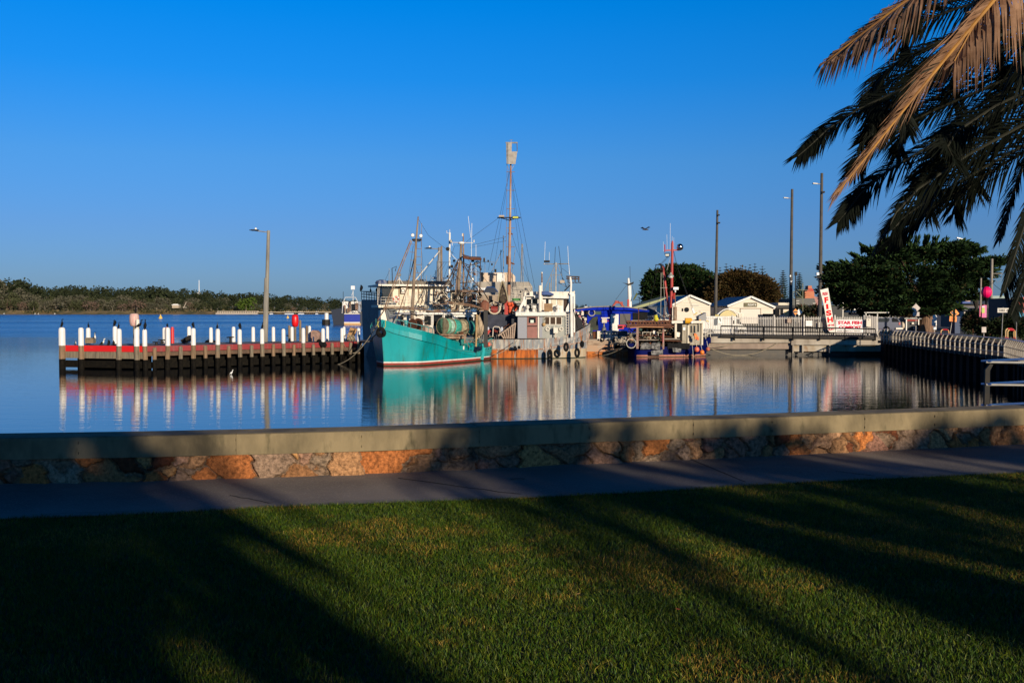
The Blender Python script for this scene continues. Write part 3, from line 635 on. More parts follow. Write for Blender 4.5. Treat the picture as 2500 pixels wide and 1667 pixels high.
def clutter(root, name, mats, x0, x1, y0, y1, D, n, smin=.08, smax=.3, dd=1.2):
    q = MB(); 
    for i in range(n):
        px = U(x0, x1); py = U(y0, y1); p = P(px, py, D + U(0, dd)); k = RN(); q.cur = random.randrange(len(mats)); s_ = U(smin, smax)
        if k < .3: q.box(p, (s_, s_ * U(.5, 1.3), s_ * U(.5, 1.4)), U(0, 3), U(-.3, .3))
        elif k < .6: q.tube([p, p + Vector((U(-.6, .6), U(-.3, .3), U(-.5, .5)))], U(.012, .04), 5)
        elif k < .8: q.torus(p, s_ * .6, s_ * .13, (U(-1, 1), -1, U(-1, 1)), 10, 4)
        else: q.tube([p + Vector((U(-.3, .3), 0, U(-.1, .2))) for _ in range(4)], U(.02, .05), 5)
    o_ = q.build(name, mats, root); o_['kind'] = 'stuff'; return o_

# ---------- teal trawler ----------
stem = Z(937, 893.5, 0); sternc = stem + Vector((.5, .866, 0)) * 12.5
tl = thing('fishing_trawler', 'teal hulled fishing trawler with net drum, moored bow first at the end of the jetty', 'fishing boat', sternc.lerp(stem, .5))
def sheer_from_photo(stem, sternc, beam, vbow, transom, pts):      # height of the gunwale along the near side, read off the photo
    X = (stem - sternc).normalized(); L = (stem - sternc).length; Yv = Vector((-X.y, X.x, 0)); Yv = Yv if Yv.y < 0 else -Yv; tab = []
    for px, py in pts:
        best = None
        for i in range(101):
            u = i / 100; h_ = beam / 2 * (math.sin(math.pi / 2 * min(1, (1 - u) / vbow) ** BEX) if u > 1 - vbow else (transom + (1 - transom) * min(1, u / .35) ** .6 if u < .35 else 1))
            p = sternc + X * (u * L) + Yv * h_; e = abs(p.x / p.y * FPX + 1250 - px)
            if best is None or e < best[0]: best = (e, u, p.y)
        tab.append((best[1], P(px, py, best[2]).z))
    tab.sort(); out = [t for i, t in enumerate(tab) if i == 0 or t[0] > tab[i - 1][0]]
    if out[0][0] > 0: out.insert(0, (0, out[0][1]))
    if out[-1][0] < 1: out.append((1.0, out[-1][1] + .05))
    return interp(out)
BEX = 1.0
sheerT = sheer_from_photo(stem, sternc, 5.2, .17, .78, [(1207, 838), (1195, 843), (1163, 848), (1134, 843), (1105, 833), (1070, 819), (1040, 811), (1011, 803), (975, 793), (950, 786), (935, 781)])
ptT, LT, XT, YT = hull(tl, stem, sternc, 5.2, sheerT, [teal, antifoul, whitep, greenweed], [(0.0, 3), (.07, 1), (.23, 2), (.32, 0)], rake=.30, vbow=.17, transom=.78, wlf=.92, bowwl=.72, deckdrop=.7)
sd = -1 if ptT(.5, -1, 1).y < ptT(.5, 1, 1).y else 1      # the side towards the camera
q = MB(); q.tube([ptT(u / 20, sd, sheerT(u / 20) * .66) + XT.cross(Vector((0, 0, 1))) * 0 for u in range(0, 11)], .05, 6); q.build('rubbing_strake', tealdeck, tl)
for u in (.04, .08, .12, .16, .22, .26, .30, .34): q = MB(); p = ptT(u, sd, sheerT(u) * .76); d = (ptT(u + .02, sd, sheerT(u) * .76) - p).normalized(); q.bar(p - d * .11, p + d * .11, .03, .07); q.build('freeing_port', darkmetal, tl)
q = MB(); p = ptT(.16, sd, 1.36); p2 = ptT(.18, sd, .1); q.bar(p, p2, .12, .42); q.build('hull_post', teal, tl)
q = MB(); q.cyl(ptT(.43, sd, 1.85) - Vector((0, .1, 0)), ptT(.43, sd, 1.05) - Vector((0, .1, 0)), .06, .06, 8); q.build('hanging_fender', whitep, tl)
q = MB()
for side in (-1, 1):
    for i in range(9):
        u = .03 + i * .055; p = ptT(u, side, sheerT(u)); q.cyl(p, p + Vector((0, 0, .5)), .025, .025, 5)
    q.tube([ptT(.03 + i * .055, side, sheerT(.03 + i * .055)) + Vector((0, 0, .5)) for i in range(9)], .028, 5)
    for i in range(5):
        u = .78 + i * .045; p = ptT(u, side, sheerT(u)); q.cyl(p, p + Vector((0, 0, .42)), .025, .025, 5)
    q.tube([ptT(.78 + i * .045, side, sheerT(.78 + i * .045)) + Vector((0, 0, .42)) for i in range(5)], .03, 5)
q.build('railing', tealdeck, tl)
# bow fairlead roller, anchor bundle and its line
c = P(930, 811, 74.0); q = MB()
for i in range(8): q.torus(c + Vector((U(-.06, .06), U(-.1, .05), U(-.1, .1))), U(.24, .36), .055, (U(-.5, .5), -1, U(-.5, .5)), 14, 5)
q.build('coiled_rope', black, tl)
q = MB(); q.tube([P(923, 785, 74.2), P(922, 793, 74), P(926, 803, 74)], .05, 5); q.tube([P(941, 782, 74.2), P(941, 796, 74.0), P(937, 803, 74)], .03, 5); q.build('bow_rope', M('yellow_rope', (.42, .38, .08), .9), tl)
# wheelhouse
wh = Face(P(1033, 800, 79.3), P(1160, 812, 83.0)); q = MB(); wh.box(q, 1033, 766, 1158, 824, 2.6); q.build('wheelhouse', whitep, tl)
q = MB(); wh.box(q, 1018, 763, 1164, 767.5, 3.2, .25); rf = q.build('roof', whitep, tl)
rects(tl, 'window', glass, wh, [(1036, 771, 1052, 794), (1058, 769, 1080, 796), (1086, 770, 1104, 796)], .02, .004)
rects(tl, 'window', glass, wh, [(1116, 773, 1139, 800), (1144, 774, 1155, 800)], .02, .004)
q = MB()
for (a, b, c_, d) in ((1054, 768, 1056.5, 815), (1081.5, 768, 1084, 815), (1112, 771, 1114.5, 812), (1140, 773, 1142.5, 812), (1112, 771, 1158, 773.5)): wh.rect(q, a, b, c_, d, .10, .03)
q.build('window_frame', whitep, tl)
# lower forward deckhouse piece & dodger
fh = Face(P(984, 800, 77.8), P(1036, 812, 79.5)); q = MB(); fh.box(q, 984, 770, 1036, 815, 1.6); q.build('deckhouse', offwhite, tl)
rects(tl, 'doorway', glass, fh, [(978, 768, 985, 796), (1003, 770, 1009, 800)], .02, .01)
q = MB(); q.cyl(P(991, 782, 75.5), P(991, 797, 75.5), .14, .14, 10); q.build('vent', tealdeck, tl)
q = MB(); wh.poly(q, [(1032, 812), (1030, 797), (1037, 792), (1052, 803), (1053, 815)], .4, .2); q.build('canvas_cover', M('beige_canvas', (.42, .34, .28), .9, c2=(.3, .22, .18), sc=3, bump=.4), tl)
# shade frame / gantry beam above the fore deck
lines(tl, 'boom', rustpipe, 76, [(3.2, [(936, 751), (1000, 754), (1080, 762)]), (2.2, [(940, 748), (1000, 750), (1045, 753)]), (3, [(1058, 758), (1090, 757)])])
lines(tl, 'boom', rustpipe, 78, [(3.2, [(1085, 736), (1150, 744), (1178, 754)]), (2.2, [(1060, 744), (1104, 741), (1178, 752)])])
# foremast with ladder, lamps and stays
DM = 77.4
lines(tl, 'mast', brown, DM, [(6.2, [(1005, 800), (1006, 745)])], 8)
q = MB(); q.tube([P(1005, 800, DM), P(1007, 745, DM), P(1012, 660, DM), (P(1016, 587, DM)), P(1021, 529, DM)], [.14, .135, .105, .085, .05], 9); ms = q.build('mast', brown, tl)
lines(tl, 'mast_brace', rustpipe, DM, [(3.0, [(1003, 586), (975, 655), (936, 760), (922, 782)]), (2.0, [(1006, 588), (980, 655), (940, 762)]), (2.6, [(1012, 628), (997, 690), (966, 786)], .5), (2.0, [(1020, 690), (1022, 740)])])
lines(ms, 'ladder_rung', brown, DM, [(1.2, [(1002, 594.5 + i * 19.6 + 0), (1003 - i * .7, 596 + i * 19.6), (1013 - i * .9, 597 + i * 19.6)]) for i in range(5)] + [(1.2, [(1018 - i * .9, 607 + i * 19.6), (1029 - i * .4, 607.5 + i * 19.6)]) for i in range(5)] + [(1.3, [(1029.5, 545), (1029, 610), (1028, 690)])])
q = MB(); a = P(1006, 585, DM); b = P(1029, 585, DM); q.bar(a, b, .12, .12); q.tube([a, P(1011, 589, DM), P(1024, 589, DM), b], .05, 6); q.build('crosstree', darkmetal, ms)
for px, py in ((1007.5, 574.5), (1027.5, 576)):
    q = MB(); c = P(px, py, DM - .1); q.lathe(c, [(.05, .16), (.13, .08), (.145, -.02), (.13, -.06)], 14, 'y'); l_ = q.build('deck_lamp', M('lamp_back', (.35, .33, .32), .4, .5), tl); q = MB(); q.lathe(c, [(.125, -.065), (.10, -.085), (.01, -.095)], 14, 'y'); q.build('lens', whiteplastic, l_)
# bow spotlight on stalk
q = MB(); q.lathe(P(975, 671, 75.5), [(.05, .2), (.13, .1), (.15, -.05), (.13, -.1)], 12, 'y'); sp_ = q.build('spotlight', greymetal, tl); lines(sp_, 'stalk', offwhite, 75.5, [(1.6, [(975, 676), (975, 698)]), (1.4, [(972, 674), (985, 695)])])
lines(tl, 'davit', darkmetal, 76, [(2, [(958, 690), (957, 655), (968, 650), (965, 662)])])
# main mast, radar and gallows
DM2 = 82.0
q = MB(); q.tube([P(1116, 760, DM2), P(1119, 700, DM2), P(1124, 640, DM2), P(1126, 596, DM2)], [.16, .15, .11, .09], 9); q.build('mast', brown, tl)
q = MB(); q.tube([P(1130, 745, DM2 + .3), P(1132, 650, DM2 + .3), P(1131, 570, DM2 + .3)], [.07, .07, .05], 7); q.tube([P(1109, 750, DM2 - .2), P(1113, 700, DM2 - .2), P(1120, 640, DM2 - .2)], [.06, .05, .05], 6); q.build('mast_pipe', rustpipe, tl)
q = MB(); c = P(1126, 594, DM2); q.lathe(c + Vector((0, 0, -.1)), [(.10, 0), (.24, .05), (.27, .12), (.22, .2), (.04, .25)], 16); q.build('radar_dome', whiteplastic, tl)
lines(tl, 'crossbar', offwhite, DM2, [(1.4, [(1103, 592), (1155, 593)]), (3.2, [(1129, 570), (1129, 577)]), (2.8, [(1157, 586), (1157, 592)]), (2.8, [(1101, 586), (1101, 592)])])
gal = [(3.2, [(1122, 627), (1150, 630), (1176, 633)]), (2.2, [(1124, 620), (1148, 627), (1174, 628)]), (2.4, [(1173, 633), (1172, 690), (1168, 740)]), (2.0, [(1127, 640), (1145, 648), (1165, 645), (1173, 640)]), (3, [(1149, 642), (1138, 690), (1125, 745)]), (3.2, [(1120, 632), (1099, 675), (1066, 730)]), (2.4, [(1118, 640), (1104, 680), (1087, 730)]), (2.4, [(1130, 640), (1150, 680), (1180, 712), (1196, 737)]), (1.6, [(1112, 690), (1150, 690)]), (1.5, [(1110, 720), (1170, 716)])]
lines(tl, 'gallows', M('dark_rusty_steel', (.035, .024, .018), .75, c2=(.10, .05, .025), sc=4), DM2, gal)
q = MB(); f_ = flat(DM2 - .2); f_.poly(q, [(1131, 624), (1148, 629), (1175, 630), (1175, 636), (1150, 635), (1133, 632)], .5); q.build('gallows_plate', rust, tl)
lines(tl, 'antenna', whiteplastic, DM2, [(1.1, [(1152, 545), (1151, 600), (1150, 700)]), (1.0, [(1162, 597), (1162, 690)]), (1.0, [(1143, 528), (1149, 580)])])
# dark aft canopy with tilted panel
q = MB(); f_ = Face(P(1128, 715, 81.5), P(1196, 715, 84)); f_.box(q, 1128, 708, 1186, 714, 2.0); q.build('canopy', M('canopy_timber', (.20, .13, .09), .8, c2=(.1, .07, .05), sc=3), tl)
q = MB(); q.prism([P(1188, 702, 80), P(1206, 702, 80), P(1216, 714, 80), P(1180, 714, 80)], (0, .6, .1)); q.build('solar_panel', M('dark_panel', (.03, .035, .05), .3), tl)
rects(tl, 'box', whiteplastic, f_, [(1160, 702, 1166, 709), (1169, 703, 1174, 708), (1176, 703, 1181, 708), (1087, 707, 1094, 711)], .2, .1)
# net drum
DN = 79.0; a = P(1080, 796, 78.8); b = P(1167, 802, 82.0); ax = (b - a).normalized(); R0 = (P(0, 775, 79).z - P(0, 797, 79).z) * .9
bands_ = [(0, .11, (.16, .42, .26)), (.11, .20, (.34, .52, .42)), (.20, .38, (.03, .33, .26)), (.38, .55, (.38, .32, .20)), (.55, .78, (.02, .22, .20)), (.78, .92, (.42, .44, .26))]
for k, (t0, t1, c_) in enumerate(bands_):
    nm = M('net_%d' % k, c_, .9, c2=tuple(x * .45 for x in c_), sc=5, stretch=(1, 1, 1), c3=tuple(min(1, x * 1.7 + .05) for x in c_), sc3=14, lo3=.55, hi3=.7, bump=.9)
    q = MB(); n_ = 6; q.tube([a.lerp(b, t0 + (t1 - t0) * i / n_) for i in range(n_ + 1)], [R0 * (1 - .05 * abs(i - 3) / 3 + U(-.03, .03)) * (1.0, .99, .98, .95, .99, .93)[k] for i in range(n_ + 1)], 22); q.build('net_roll', nm, tl, True)
q = MB()
for t in (0, .20, .38, .55, .92): q.tube([a.lerp(b, t), a.lerp(b, t + .012)], R0 * 1.08, 24)
q.build('drum_flange', M('flange', (.35, .31, .20), .7, c2=(.2, .14, .08), sc=3), tl)
q = MB(); q.tube([a.lerp(b, .93), a.lerp(b, 1.0), a.lerp(b, 1.04)], [R0 * 1.0, R0 * 1.02, R0 * .7], 20)
for i in range(9): an = U(2.5, 5.5); q.tube([a.lerp(b, 1.0) + Vector((math.cos(an) * R0 * .8, 0, math.sin(an) * R0 * .8)), a.lerp(b, .98) + Vector((U(-.3, .3), -.3, -R0 * U(1, 1.5)))], U(.04, .09), 6)
q.build('canvas_end', M('net_canvas', (.46, .36, .24), .9, c2=(.22, .15, .10), sc=4, stretch=(3, 3, .6), bump=.7), tl)
q = MB(); q.bar(P(1075, 817, 77.6), P(1137, 818, 79.4), .2, .12); q.bar(P(1078, 823, 78), P(1137, 824, 79.6), .15, .2)
for px in (1082, 1135): q.bar(P(px, 815, 78.5), P(px, 838, 78.5), .12, .12)
q.build('drum_stand', rustpipe, tl)
# second lower net pile behind the rail
q = MB()
for i in range(10): q.cyl(P(1092 + i * 4.5, 822 + RN() * 3, 79.6), P(1093 + i * 4.5, 843, 79.4), .10, .13, 7)
q.build('net_pile', MATS['net_4'], tl, True)
# winch on the foredeck
q = MB(); a2 = P(1008, 793, 76.9); b2 = P(1020, 793, 77.3); q.tube([a2, b2], .33, 14); q.build('winch_drum', darkmetal, tl, True)
q = MB(); q.tube([a2 - (b2 - a2) * .12, a2], .48, 16); q.tube([b2, b2 + (b2 - a2) * .15], .52, 16); q.build('winch_flange', rust, tl)
# stern gear: black post with rusty drum, yellow poles, hanging nets
q = MB(); pz = P(1184, 846, 80.2); q.bar(P(1186, 848, 79.6), P(1186, 757, 79.6), .32, .32); q.build('gantry_post', M('black_post', (.02, .018, .016), .6), tl)
q = MB(); q.lathe(P(1183, 757, 79.6), [(.36, 0), (.36, .62), (.24, .68), (.1, .8)], 14); q.build('exhaust_drum', M('rusty_drum', (.24, .085, .045), .75, c2=(.10, .04, .025), sc=3), tl)
q = MB(); q.cyl(P(1164, 768, 79), P(1162, 846, 79), .09, .07, 7); q.build('net_pole', M('yellowed_pole', (.46, .28, .12), .7, c2=(.3, .2, .1), sc=4), tl)
q = MB(); q.tube([P(1168, 770, 79.3), P(1173, 790, 79.2), P(1171, 815, 79.2)], [.1, .2, .1], 8); q.tube([P(1166, 778, 79.3), P(1168, 800, 79.2), P(1167, 815, 79.2)], [.06, .12, .1], 8); q.build('hanging_net', MATS['net_canvas'], tl, True)
q = MB(); q.sph(P(1187, 842, 80.5), .22); q.sph(P(1194, 841, 80.8), .2); q.build('float', pinkor, tl, True)
lines(tl, 'stern_frame', tealdeck, 80, [(1.6, [(1160, 846), (1160, 826), (1175, 828), (1176, 848)]), (1.4, [(1197, 846), (1197, 826), (1205, 828)])])
clutter(tl, 'deck_gear', [darkmetal, rust, rope, brown, whitep, wire], 1056, 1170, 806, 838, 79.2, 46, .08, .26)
clutter(tl, 'roof_gear', [darkmetal, rust, brown, wire, darkmetal, offwhite, black], 1060, 1180, 715, 762, 80.5, 170, .06, .26, 2)
clutter(tl, 'foredeck_gear', [darkmetal, rope, brown, wire, galv], 950, 1045, 748, 800, 77, 48, .05, .2, 1)
lines(tl, 'rigging', wire, DM, [(.7, [(1022, 536), (1046, 575), (1085, 605), (1110, 620)]), (.6, [(1023, 545), (1032, 640), (1036, 700)]), (.6, [(1060, 690), (1090, 640)]), (.7, [(1124, 600), (1110, 600), (1080, 690)], 2)])

lines(tl, 'shroud', wire, 79, [(.9, [(1012, 640), (1050, 760)]), (.9, [(1009, 600), (985, 760)]), (.8, [(1124, 640), (1090, 760)]), (.8, [(1126, 640), (1160, 760)]), (.9, [(1118, 660), (1070, 762)]), (.8, [(1126, 615), (1200, 700)]), (.9, [(1120, 680), (1052, 700)]), (1.2, [(1086, 700), (1084, 765)]), (1.4, [(1099, 690), (1101, 765)]), (1.2, [(1140, 690), (1142, 765)]), (1.6, [(1060, 735), (1100, 690)]), (1.4, [(1155, 650), (1158, 712)]), (1.2, [(1106, 650), (1108, 720)])])
clutter(tl, 'mast_gear', [darkmetal, black, brown, rust], 1090, 1175, 630, 715, 82, 60, .05, .2, .8)
# ---------- grey ship behind with white superstructure ----------
Nn = Vector((-11.2, 86.2, 0)); Fd = Vector((-.44, .898, 0)); Rd = Vector((.954, .30, 0)).normalized()
gs = thing('work_ship', 'tall dark grey ship with cream two storey superstructure, behind the teal trawler bow', 'ship', (Nn.x, Nn.y, 0))
F1 = Nn + Fd * 6.0; q = MB()
q.prism([(Nn.x + .9, Nn.y + .6, -1), (F1.x + .5, F1.y, -1), (F1.x + Rd.x * 11, F1.y + Rd.y * 11, -1), (Nn.x + Rd.x * 11, Nn.y + Rd.y * 11, -1)], (0, 0, 3))
zt = 4.85; zb = 1.9
q.add([(Nn.x, Nn.y, zt), (F1.x, F1.y, zt + .3), (F1.x + Rd.x * 1.6, F1.y + Rd.y * 1.6, zt + .3), (Nn.x + Rd.x * 1.2, Nn.y + Rd.y * 1.2, zt), (Nn.x + .7, Nn.y + .5, -.5), (F1.x + .2, F1.y, -.5), (F1.x + Rd.x * 1.6, F1.y + Rd.y * 1.6, -.5), (Nn.x + Rd.x * 1.6, Nn.y + Rd.y * 1.2, -.5)], [(0, 1, 5, 4), (0, 4, 7, 3), (0, 3, 2, 1), (1, 2, 6, 5), (2, 3, 7, 6)])
q.build('hull', navygrey, gs)
q = MB()
for i in range(9):
    p = Nn.lerp(F1, i / 8) + Vector((0, 0, zt + .3 * i / 8)); q.cyl(p, p + Vector((0, 0, .75)), .03, .03, 5)
for h_ in (.28, .52, .75): q.cyl(Nn + Vector((0, 0, zt + h_)), F1 + Vector((0, 0, zt + .3 + h_)), .03, .03, 5)
for i in range(6): p = F1 + Rd * (i * .7) + Vector((0, 0, zt + .3)); q.cyl(p, p + Vector((0, 0, .75)), .03, .03, 5)
q.cyl(F1 + Vector((0, 0, zt + 1.05)), F1 + Rd * 4 + Vector((0, 0, zt + 1.05)), .03, .03, 5); q.cyl(F1 + Vector((0, 0, zt + .8)), F1 + Rd * 4 + Vector((0, 0, zt + .8)), .03, .03, 5)
q.build('railing', darkmetal, gs)
for k, (px, yy_) in enumerate(((889, 713), (905, 714), (917, 714))):
    p = Nn.lerp(F1, (1.0, .55, .25)[k]) + Vector((0, 0, zt + .75 + .3 * (1.0, .55, .25)[k])); put_bird(px, 709 - 2 * (k == 0), 720, p, (1, 0, 1)[k], 1.0 + k, ('hunched cormorant at the far end of the grey ship railing, leftmost of three', 'upright cormorant in the middle of three on the grey ship railing', 'cormorant nearest the cabin of three on the grey ship railing')[k], grp='cormorants on the ship railing')
sf = Face(Nn + Rd * .5, Nn + Rd * 20)
q = MB(); sf.box(q, 930, 757, 1040, 800, 3.4); q.build('lower_cabin', offwhite, gs)
q = MB(); sf.box(q, 941, 699, 1092, 746, 4.2, -.5); q.build('upper_cabin', cream, gs)
q = MB(); sf.box(q, 924, 744.5, 1096, 751, 5.4, .6); q.build('balcony_slab', cream, gs)
q = MB(); sf.box(q, 924, 694.5, 1100, 698.5, 5.6, .5); rf = q.build('roof_slab', offwhite, gs)
q = MB(); sf.box(q, 948, 686, 1100, 694.5, 4.0, -.6); q.build('roof_coaming', M('coaming_grey', (.10, .09, .08), .8, c2=(.2, .17, .13), sc=3), gs)  # coaming in a plain dark grey
rects(gs, 'window', glass, sf, [(933, 698.6, 956, 735)], .05, -.47); rects(gs, 'window', glass, sf, [(1084, 707, 1092, 720), (1074, 722, 1090, 741)], .05, -.47)
q = MB()
for (a, b, c_, d) in ((956, 699, 959, 744), (973, 699, 976, 744), (996, 699, 997, 744), (1022, 702, 1023.5, 740), (1030, 702, 1031.5, 740), (1022, 713, 1031, 714.5), (1041, 703, 1042.5, 744), (1060, 700, 1061.5, 744)): sf.rect(q, a, b, c_, d, .05, -.47)
q.build('cabin_trim', M('tan_trim', (.32, .24, .15), .7), gs)
q = MB(); sf.rect(q, 978, 703, 990, 716, .35, -.45); au = q.build('air_conditioner', offwhite, gs); q = MB(); q.torus(sf.pt(984, 709.5, -.08), .14, .03, sf.n, 14, 5); q.build('fan_guard', greymetal, au)
q = MB(); q.torus(sf.pt(967, 731, -.35), .24, .065, sf.n, 20, 7); lb = q.build('lifebuoy', M('lifebuoy_red', (.62, .06, .04), .5), gs)
q = MB(); c = sf.pt(967, 731, -.35); u_, v_ = perp(sf.n)
for k in range(4): an = math.pi / 4 + k * math.pi / 2; d1 = u_ * math.cos(an) + v_ * math.sin(an); d0 = u_ * math.cos(an - .3) + v_ * math.sin(an - .3); d2 = u_ * math.cos(an + .3) + v_ * math.sin(an + .3); q.tube([c + d0 * .24, c + d1 * .24, c + d2 * .24], .07, 7)
q.build('band', whiteplastic, lb)
q = MB()
for px in (930, 942, 957, 976, 996, 1015): a = sf.pt(px, 745, .5); q.cyl(a, (a.x, a.y, a.z + .62), .02, .02, 5)
for yy_ in (725.5, 732, 738.5): q.cyl(sf.pt(930, yy_, .5), sf.pt(1015, yy_, .5), .018, .018, 5)
q.build('balcony_rail', offwhite, gs)
lines(gs, 'stanchion', offwhite, 86.2, [(1.6, [(923, 697), (922, 745)]), (1.2, [(927, 697), (924, 745)])])
q = MB(); q.lathe(P(931, 694, 87), [(.5, 0), (.55, .15), (.4, .33), (.15, .4)], 10); q.build('covered_raft', M('blue_cover', (.03, .06, .16), .6, c2=(.3, .3, .34), sc=4), gs)
clutter(gs, 'roof_gear', [darkmetal, brown, offwhite, galv, rust], 945, 1095, 684, 696, 89, 70, .08, .28, 2.5)
lines(gs, 'aerial', galv, 90, [(1.3, [(1029, 640), (1029, 690)]), (1.2, [(1041, 672), (1041, 695)]), (1.4, [(1052, 672), (1052, 692)]), (1.2, [(950, 655), (950, 690)]), (1.5, [(1063, 683), (1063, 660)])])
q = MB(); q.lathe(P(1061, 679, 90), [(.06, -.1), (.27, -.02), (.22, .04), (.03, .14)], 12); q.build('satellite_dome', whiteplastic, gs)
# white signal mast of the ship
lines(gs, 'signal_mast', whitep, 90.5, [(4.6, [(1097, 690), (1097.5, 620), (1098, 568)]), (1.3, [(1098, 570), (1091, 569), (1090.5, 563)]), (1.2, [(1098, 560), (1098, 575)]), (1.2, [(1104, 590), (1104, 600)]), (1.2, [(1101, 620), (1125, 645)])], 7)
q = MB(); c = P(1093, 608, 90.2); q.lathe(c, [(.05, .2), (.17, .1), (.18, -.06)], 10, 'y'); q.build('floodlight', darkmetal, gs)
rects(gs, 'mast_lamp', darkmetal, flat(90.2), [(1099, 586, 1104, 593), (1100, 647, 1106, 654), (1099, 700, 1103, 706)], .15)
lines(gs, 'stay', wire, 89, [(.7, [(1020, 690), (1072, 612)]), (.6, [(1045, 690), (1085, 640)]), (.7, [(1098, 605), (1120, 680)]), (.7, [(938, 690), (951, 660)]), (.7, [(1072, 640), (1130, 641)])])
q = MB(); q.tube([P(1007, 693, 88), P(1073, 613, 88)], .05, 6); q.build('derrick', offwhite, gs)
# lamp post behind the trawlers
lamp_post(P(1070, 735, 89.2), P(1073, 604, 89.2), P(1038, 606.5, 89.2), 89.2, .17, .13, M('grey_lamp_pole', (.22, .23, .24), .6, c2=(.14, .14, .15), sc=2), 'grey lamp post with drooping head rising between the two trawler masts', .75)
q = MB(); q.cyl(P(1078, 730, 89.8), P(1078, 601, 89.8), .10, .08, 7); one('timber_mast', 'plain brownish pole just right of the grey lamp post between the masts', 'pole', q, brown)

# ---------- tall mast vessel ----------
tv = thing('mast_ship', 'beige decked vessel with very tall rusty mast and box shaped crow nest', 'ship', P(1240, 800, 97))
f_ = flat(97); q = MB(); f_.box(q, 1150, 762, 1320, 860, 7); q.build('hull', navygrey, tv)
q = MB(); f_.poly(q, [(1168, 760), (1166, 688), (1292, 688), (1300, 700), (1300, 760)], -5); q.build('superstructure', M('beige_deckhouse', (.40, .36, .30), .7, c2=(.28, .25, .21), sc=2, stretch=(1, 1, .3)), tv)
q = MB(); f_.poly(q, [(1179, 690), (1179, 666), (1249, 665), (1258, 675), (1258, 690)], -3.5, -.5); q.build('wheelhouse', M('peach_white_paint', (.62, .50, .38), .6, c2=(.5, .36, .24), sc=1.5, stretch=(1, 1, .3)), tv)
q = MB(); f_.rect(q, 1213, 667, 1232, 689, .1, -.45); q.build('front_panel', whitep, tv); q = MB(); f_.rect(q, 1174, 665, 1180, 690, .3, -.4); q.build('dark_window', glass, tv)
lines(tv, 'deck_rail', offwhite, 96, [(1, [(1245, 715), (1300, 715)]), (1, [(1245, 722), (1300, 722)]), (1, [(1265, 700), (1298, 700)])] + [(1, [(x, 715), (x, 730)]) for x in range(1248, 1302, 9)] + [(.8, [(1250, 728 + i * 4), (1272, 728 + i * 4)]) for i in range(4)])
rects(tv, 'green_sign', M('green_board', (.04, .20, .04), .6), flat(95.9), [(1250, 728, 1271, 734)], .06)
DV = 94.0
q = MB(); q.tube([P(1241, 790, DV), P(1242.5, 700, DV), P(1244, 620, DV), P(1245.5, 530, DV), P(1247, 401, DV)], [.19, .17, .14, .11, .075], 9); tm = q.build('mast', [M('tall_mast', (.38, .25, .17), .65, c2=(.30, .11, .05), sc=1.6, stretch=(2, 2, .5), c3=(.42, .38, .33), sc3=.6)], tv, True)
q = MB(); f0 = flat(DV - .35); f0.poly(q, [(1240, 347.5), (1249, 347.5), (1249, 401), (1240, 401)], .03); f0.poly(q, [(1235.5, 348), (1240, 347.5), (1240, 401), (1236.5, 400)], .03); q.build('crow_nest_side', greymetal, tm)
q = MB()   # open box: slatted sides widening upward, half-open window
a1, a2_, b1, b2_ = P(1235.2, 348, DV - .35), P(1236.8, 401, DV - .3), P(1263, 370, DV - .35), P(1258.5, 401, DV - .3)
nestm = M('nest_plate', (.34, .31, .27), .5, .2, c2=(.24, .21, .18), sc=3)
f0.poly(q, [(1249, 370.5), (1263, 370.5), (1258.5, 401), (1248, 401)], .04); q.build('nest_panel', nestm, tm)
q = MB(); f0.poly(q, [(1240, 348), (1249.5, 348), (1249, 401), (1241, 401)], .05, .01); q.build('nest_panel', nestm, tm)
q = MB(); fb_ = flat(DV + .45); fb_.poly(q, [(1236, 370.5), (1263, 370.5), (1258.5, 401), (1237, 401)], .04); q.prism([P(1237, 401, DV - .3), P(1258, 401, DV - .3), P(1258, 401, DV + .45), P(1237, 401, DV + .45)], (0, 0, .04)); q.build('nest_back', greymetal, tm)
q = MB(); q.bar(P(1235, 349, DV - .35), P(1263, 349, DV - .35), .08, .14); q.bar(P(1235, 349, DV + .45), P(1263, 349, DV + .45), .08, .1); q.cyl(P(1262.5, 349, DV - .35), P(1263, 371, DV - .35), .03, .03, 5); q.cyl(P(1262, 349, DV + .4), P(1262.5, 371, DV + .4), .03, .03, 5)
q.bar(P(1235, 349, DV - .35), P(1235, 349, DV + .45), .08, .1); q.bar(P(1263, 349, DV - .35), P(1263, 349, DV + .45), .08, .1); q.build('nest_frame', greymetal, tm)
lines(tm, 'vane', galv, DV, [(1.1, [(1248, 348), (1248, 342)]), (1, [(1244, 342), (1252, 342)])])
lines(tm, 'nest_strut', galv, DV, [(1.2, [(1237, 401), (1243, 417)]), (1.2, [(1256, 402), (1247, 418)])])
lines(tm, 'rung', brown, DV, [(1.5, [(1236.5, y), (1257, y)]) for y in (420, 465, 510, 557, 603, 645)] + [(1.0, [(1238, 405), (1236.5, 560), (1236, 640)])])
q = MB(); q.bar(P(1214, 531.5, DV - .2), P(1271, 531.5, DV - .2), .1, .10); q.tube([P(1222, 532, DV - .2), P(1244, 538, DV - .2), P(1262, 532, DV - .2)], .045, 6); q.build('crosstree', darkmetal, tm)
rects(tm, 'floodlight', M('lamp_grey', (.40, .32, .24), .5), flat(DV - .4), [(1218, 526, 1231, 530)], .2); rects(tm, 'signal_light', M('yellow_lamp', (.50, .52, .06), .5), flat(DV - .45), [(1252, 529, 1265, 533)], .12)
q = MB(); f_ = flat(DV - .42); f_.rect(q, 1251, 528, 1266, 534.5, .1, .0); q.build('light_housing', darkmetal, tm)
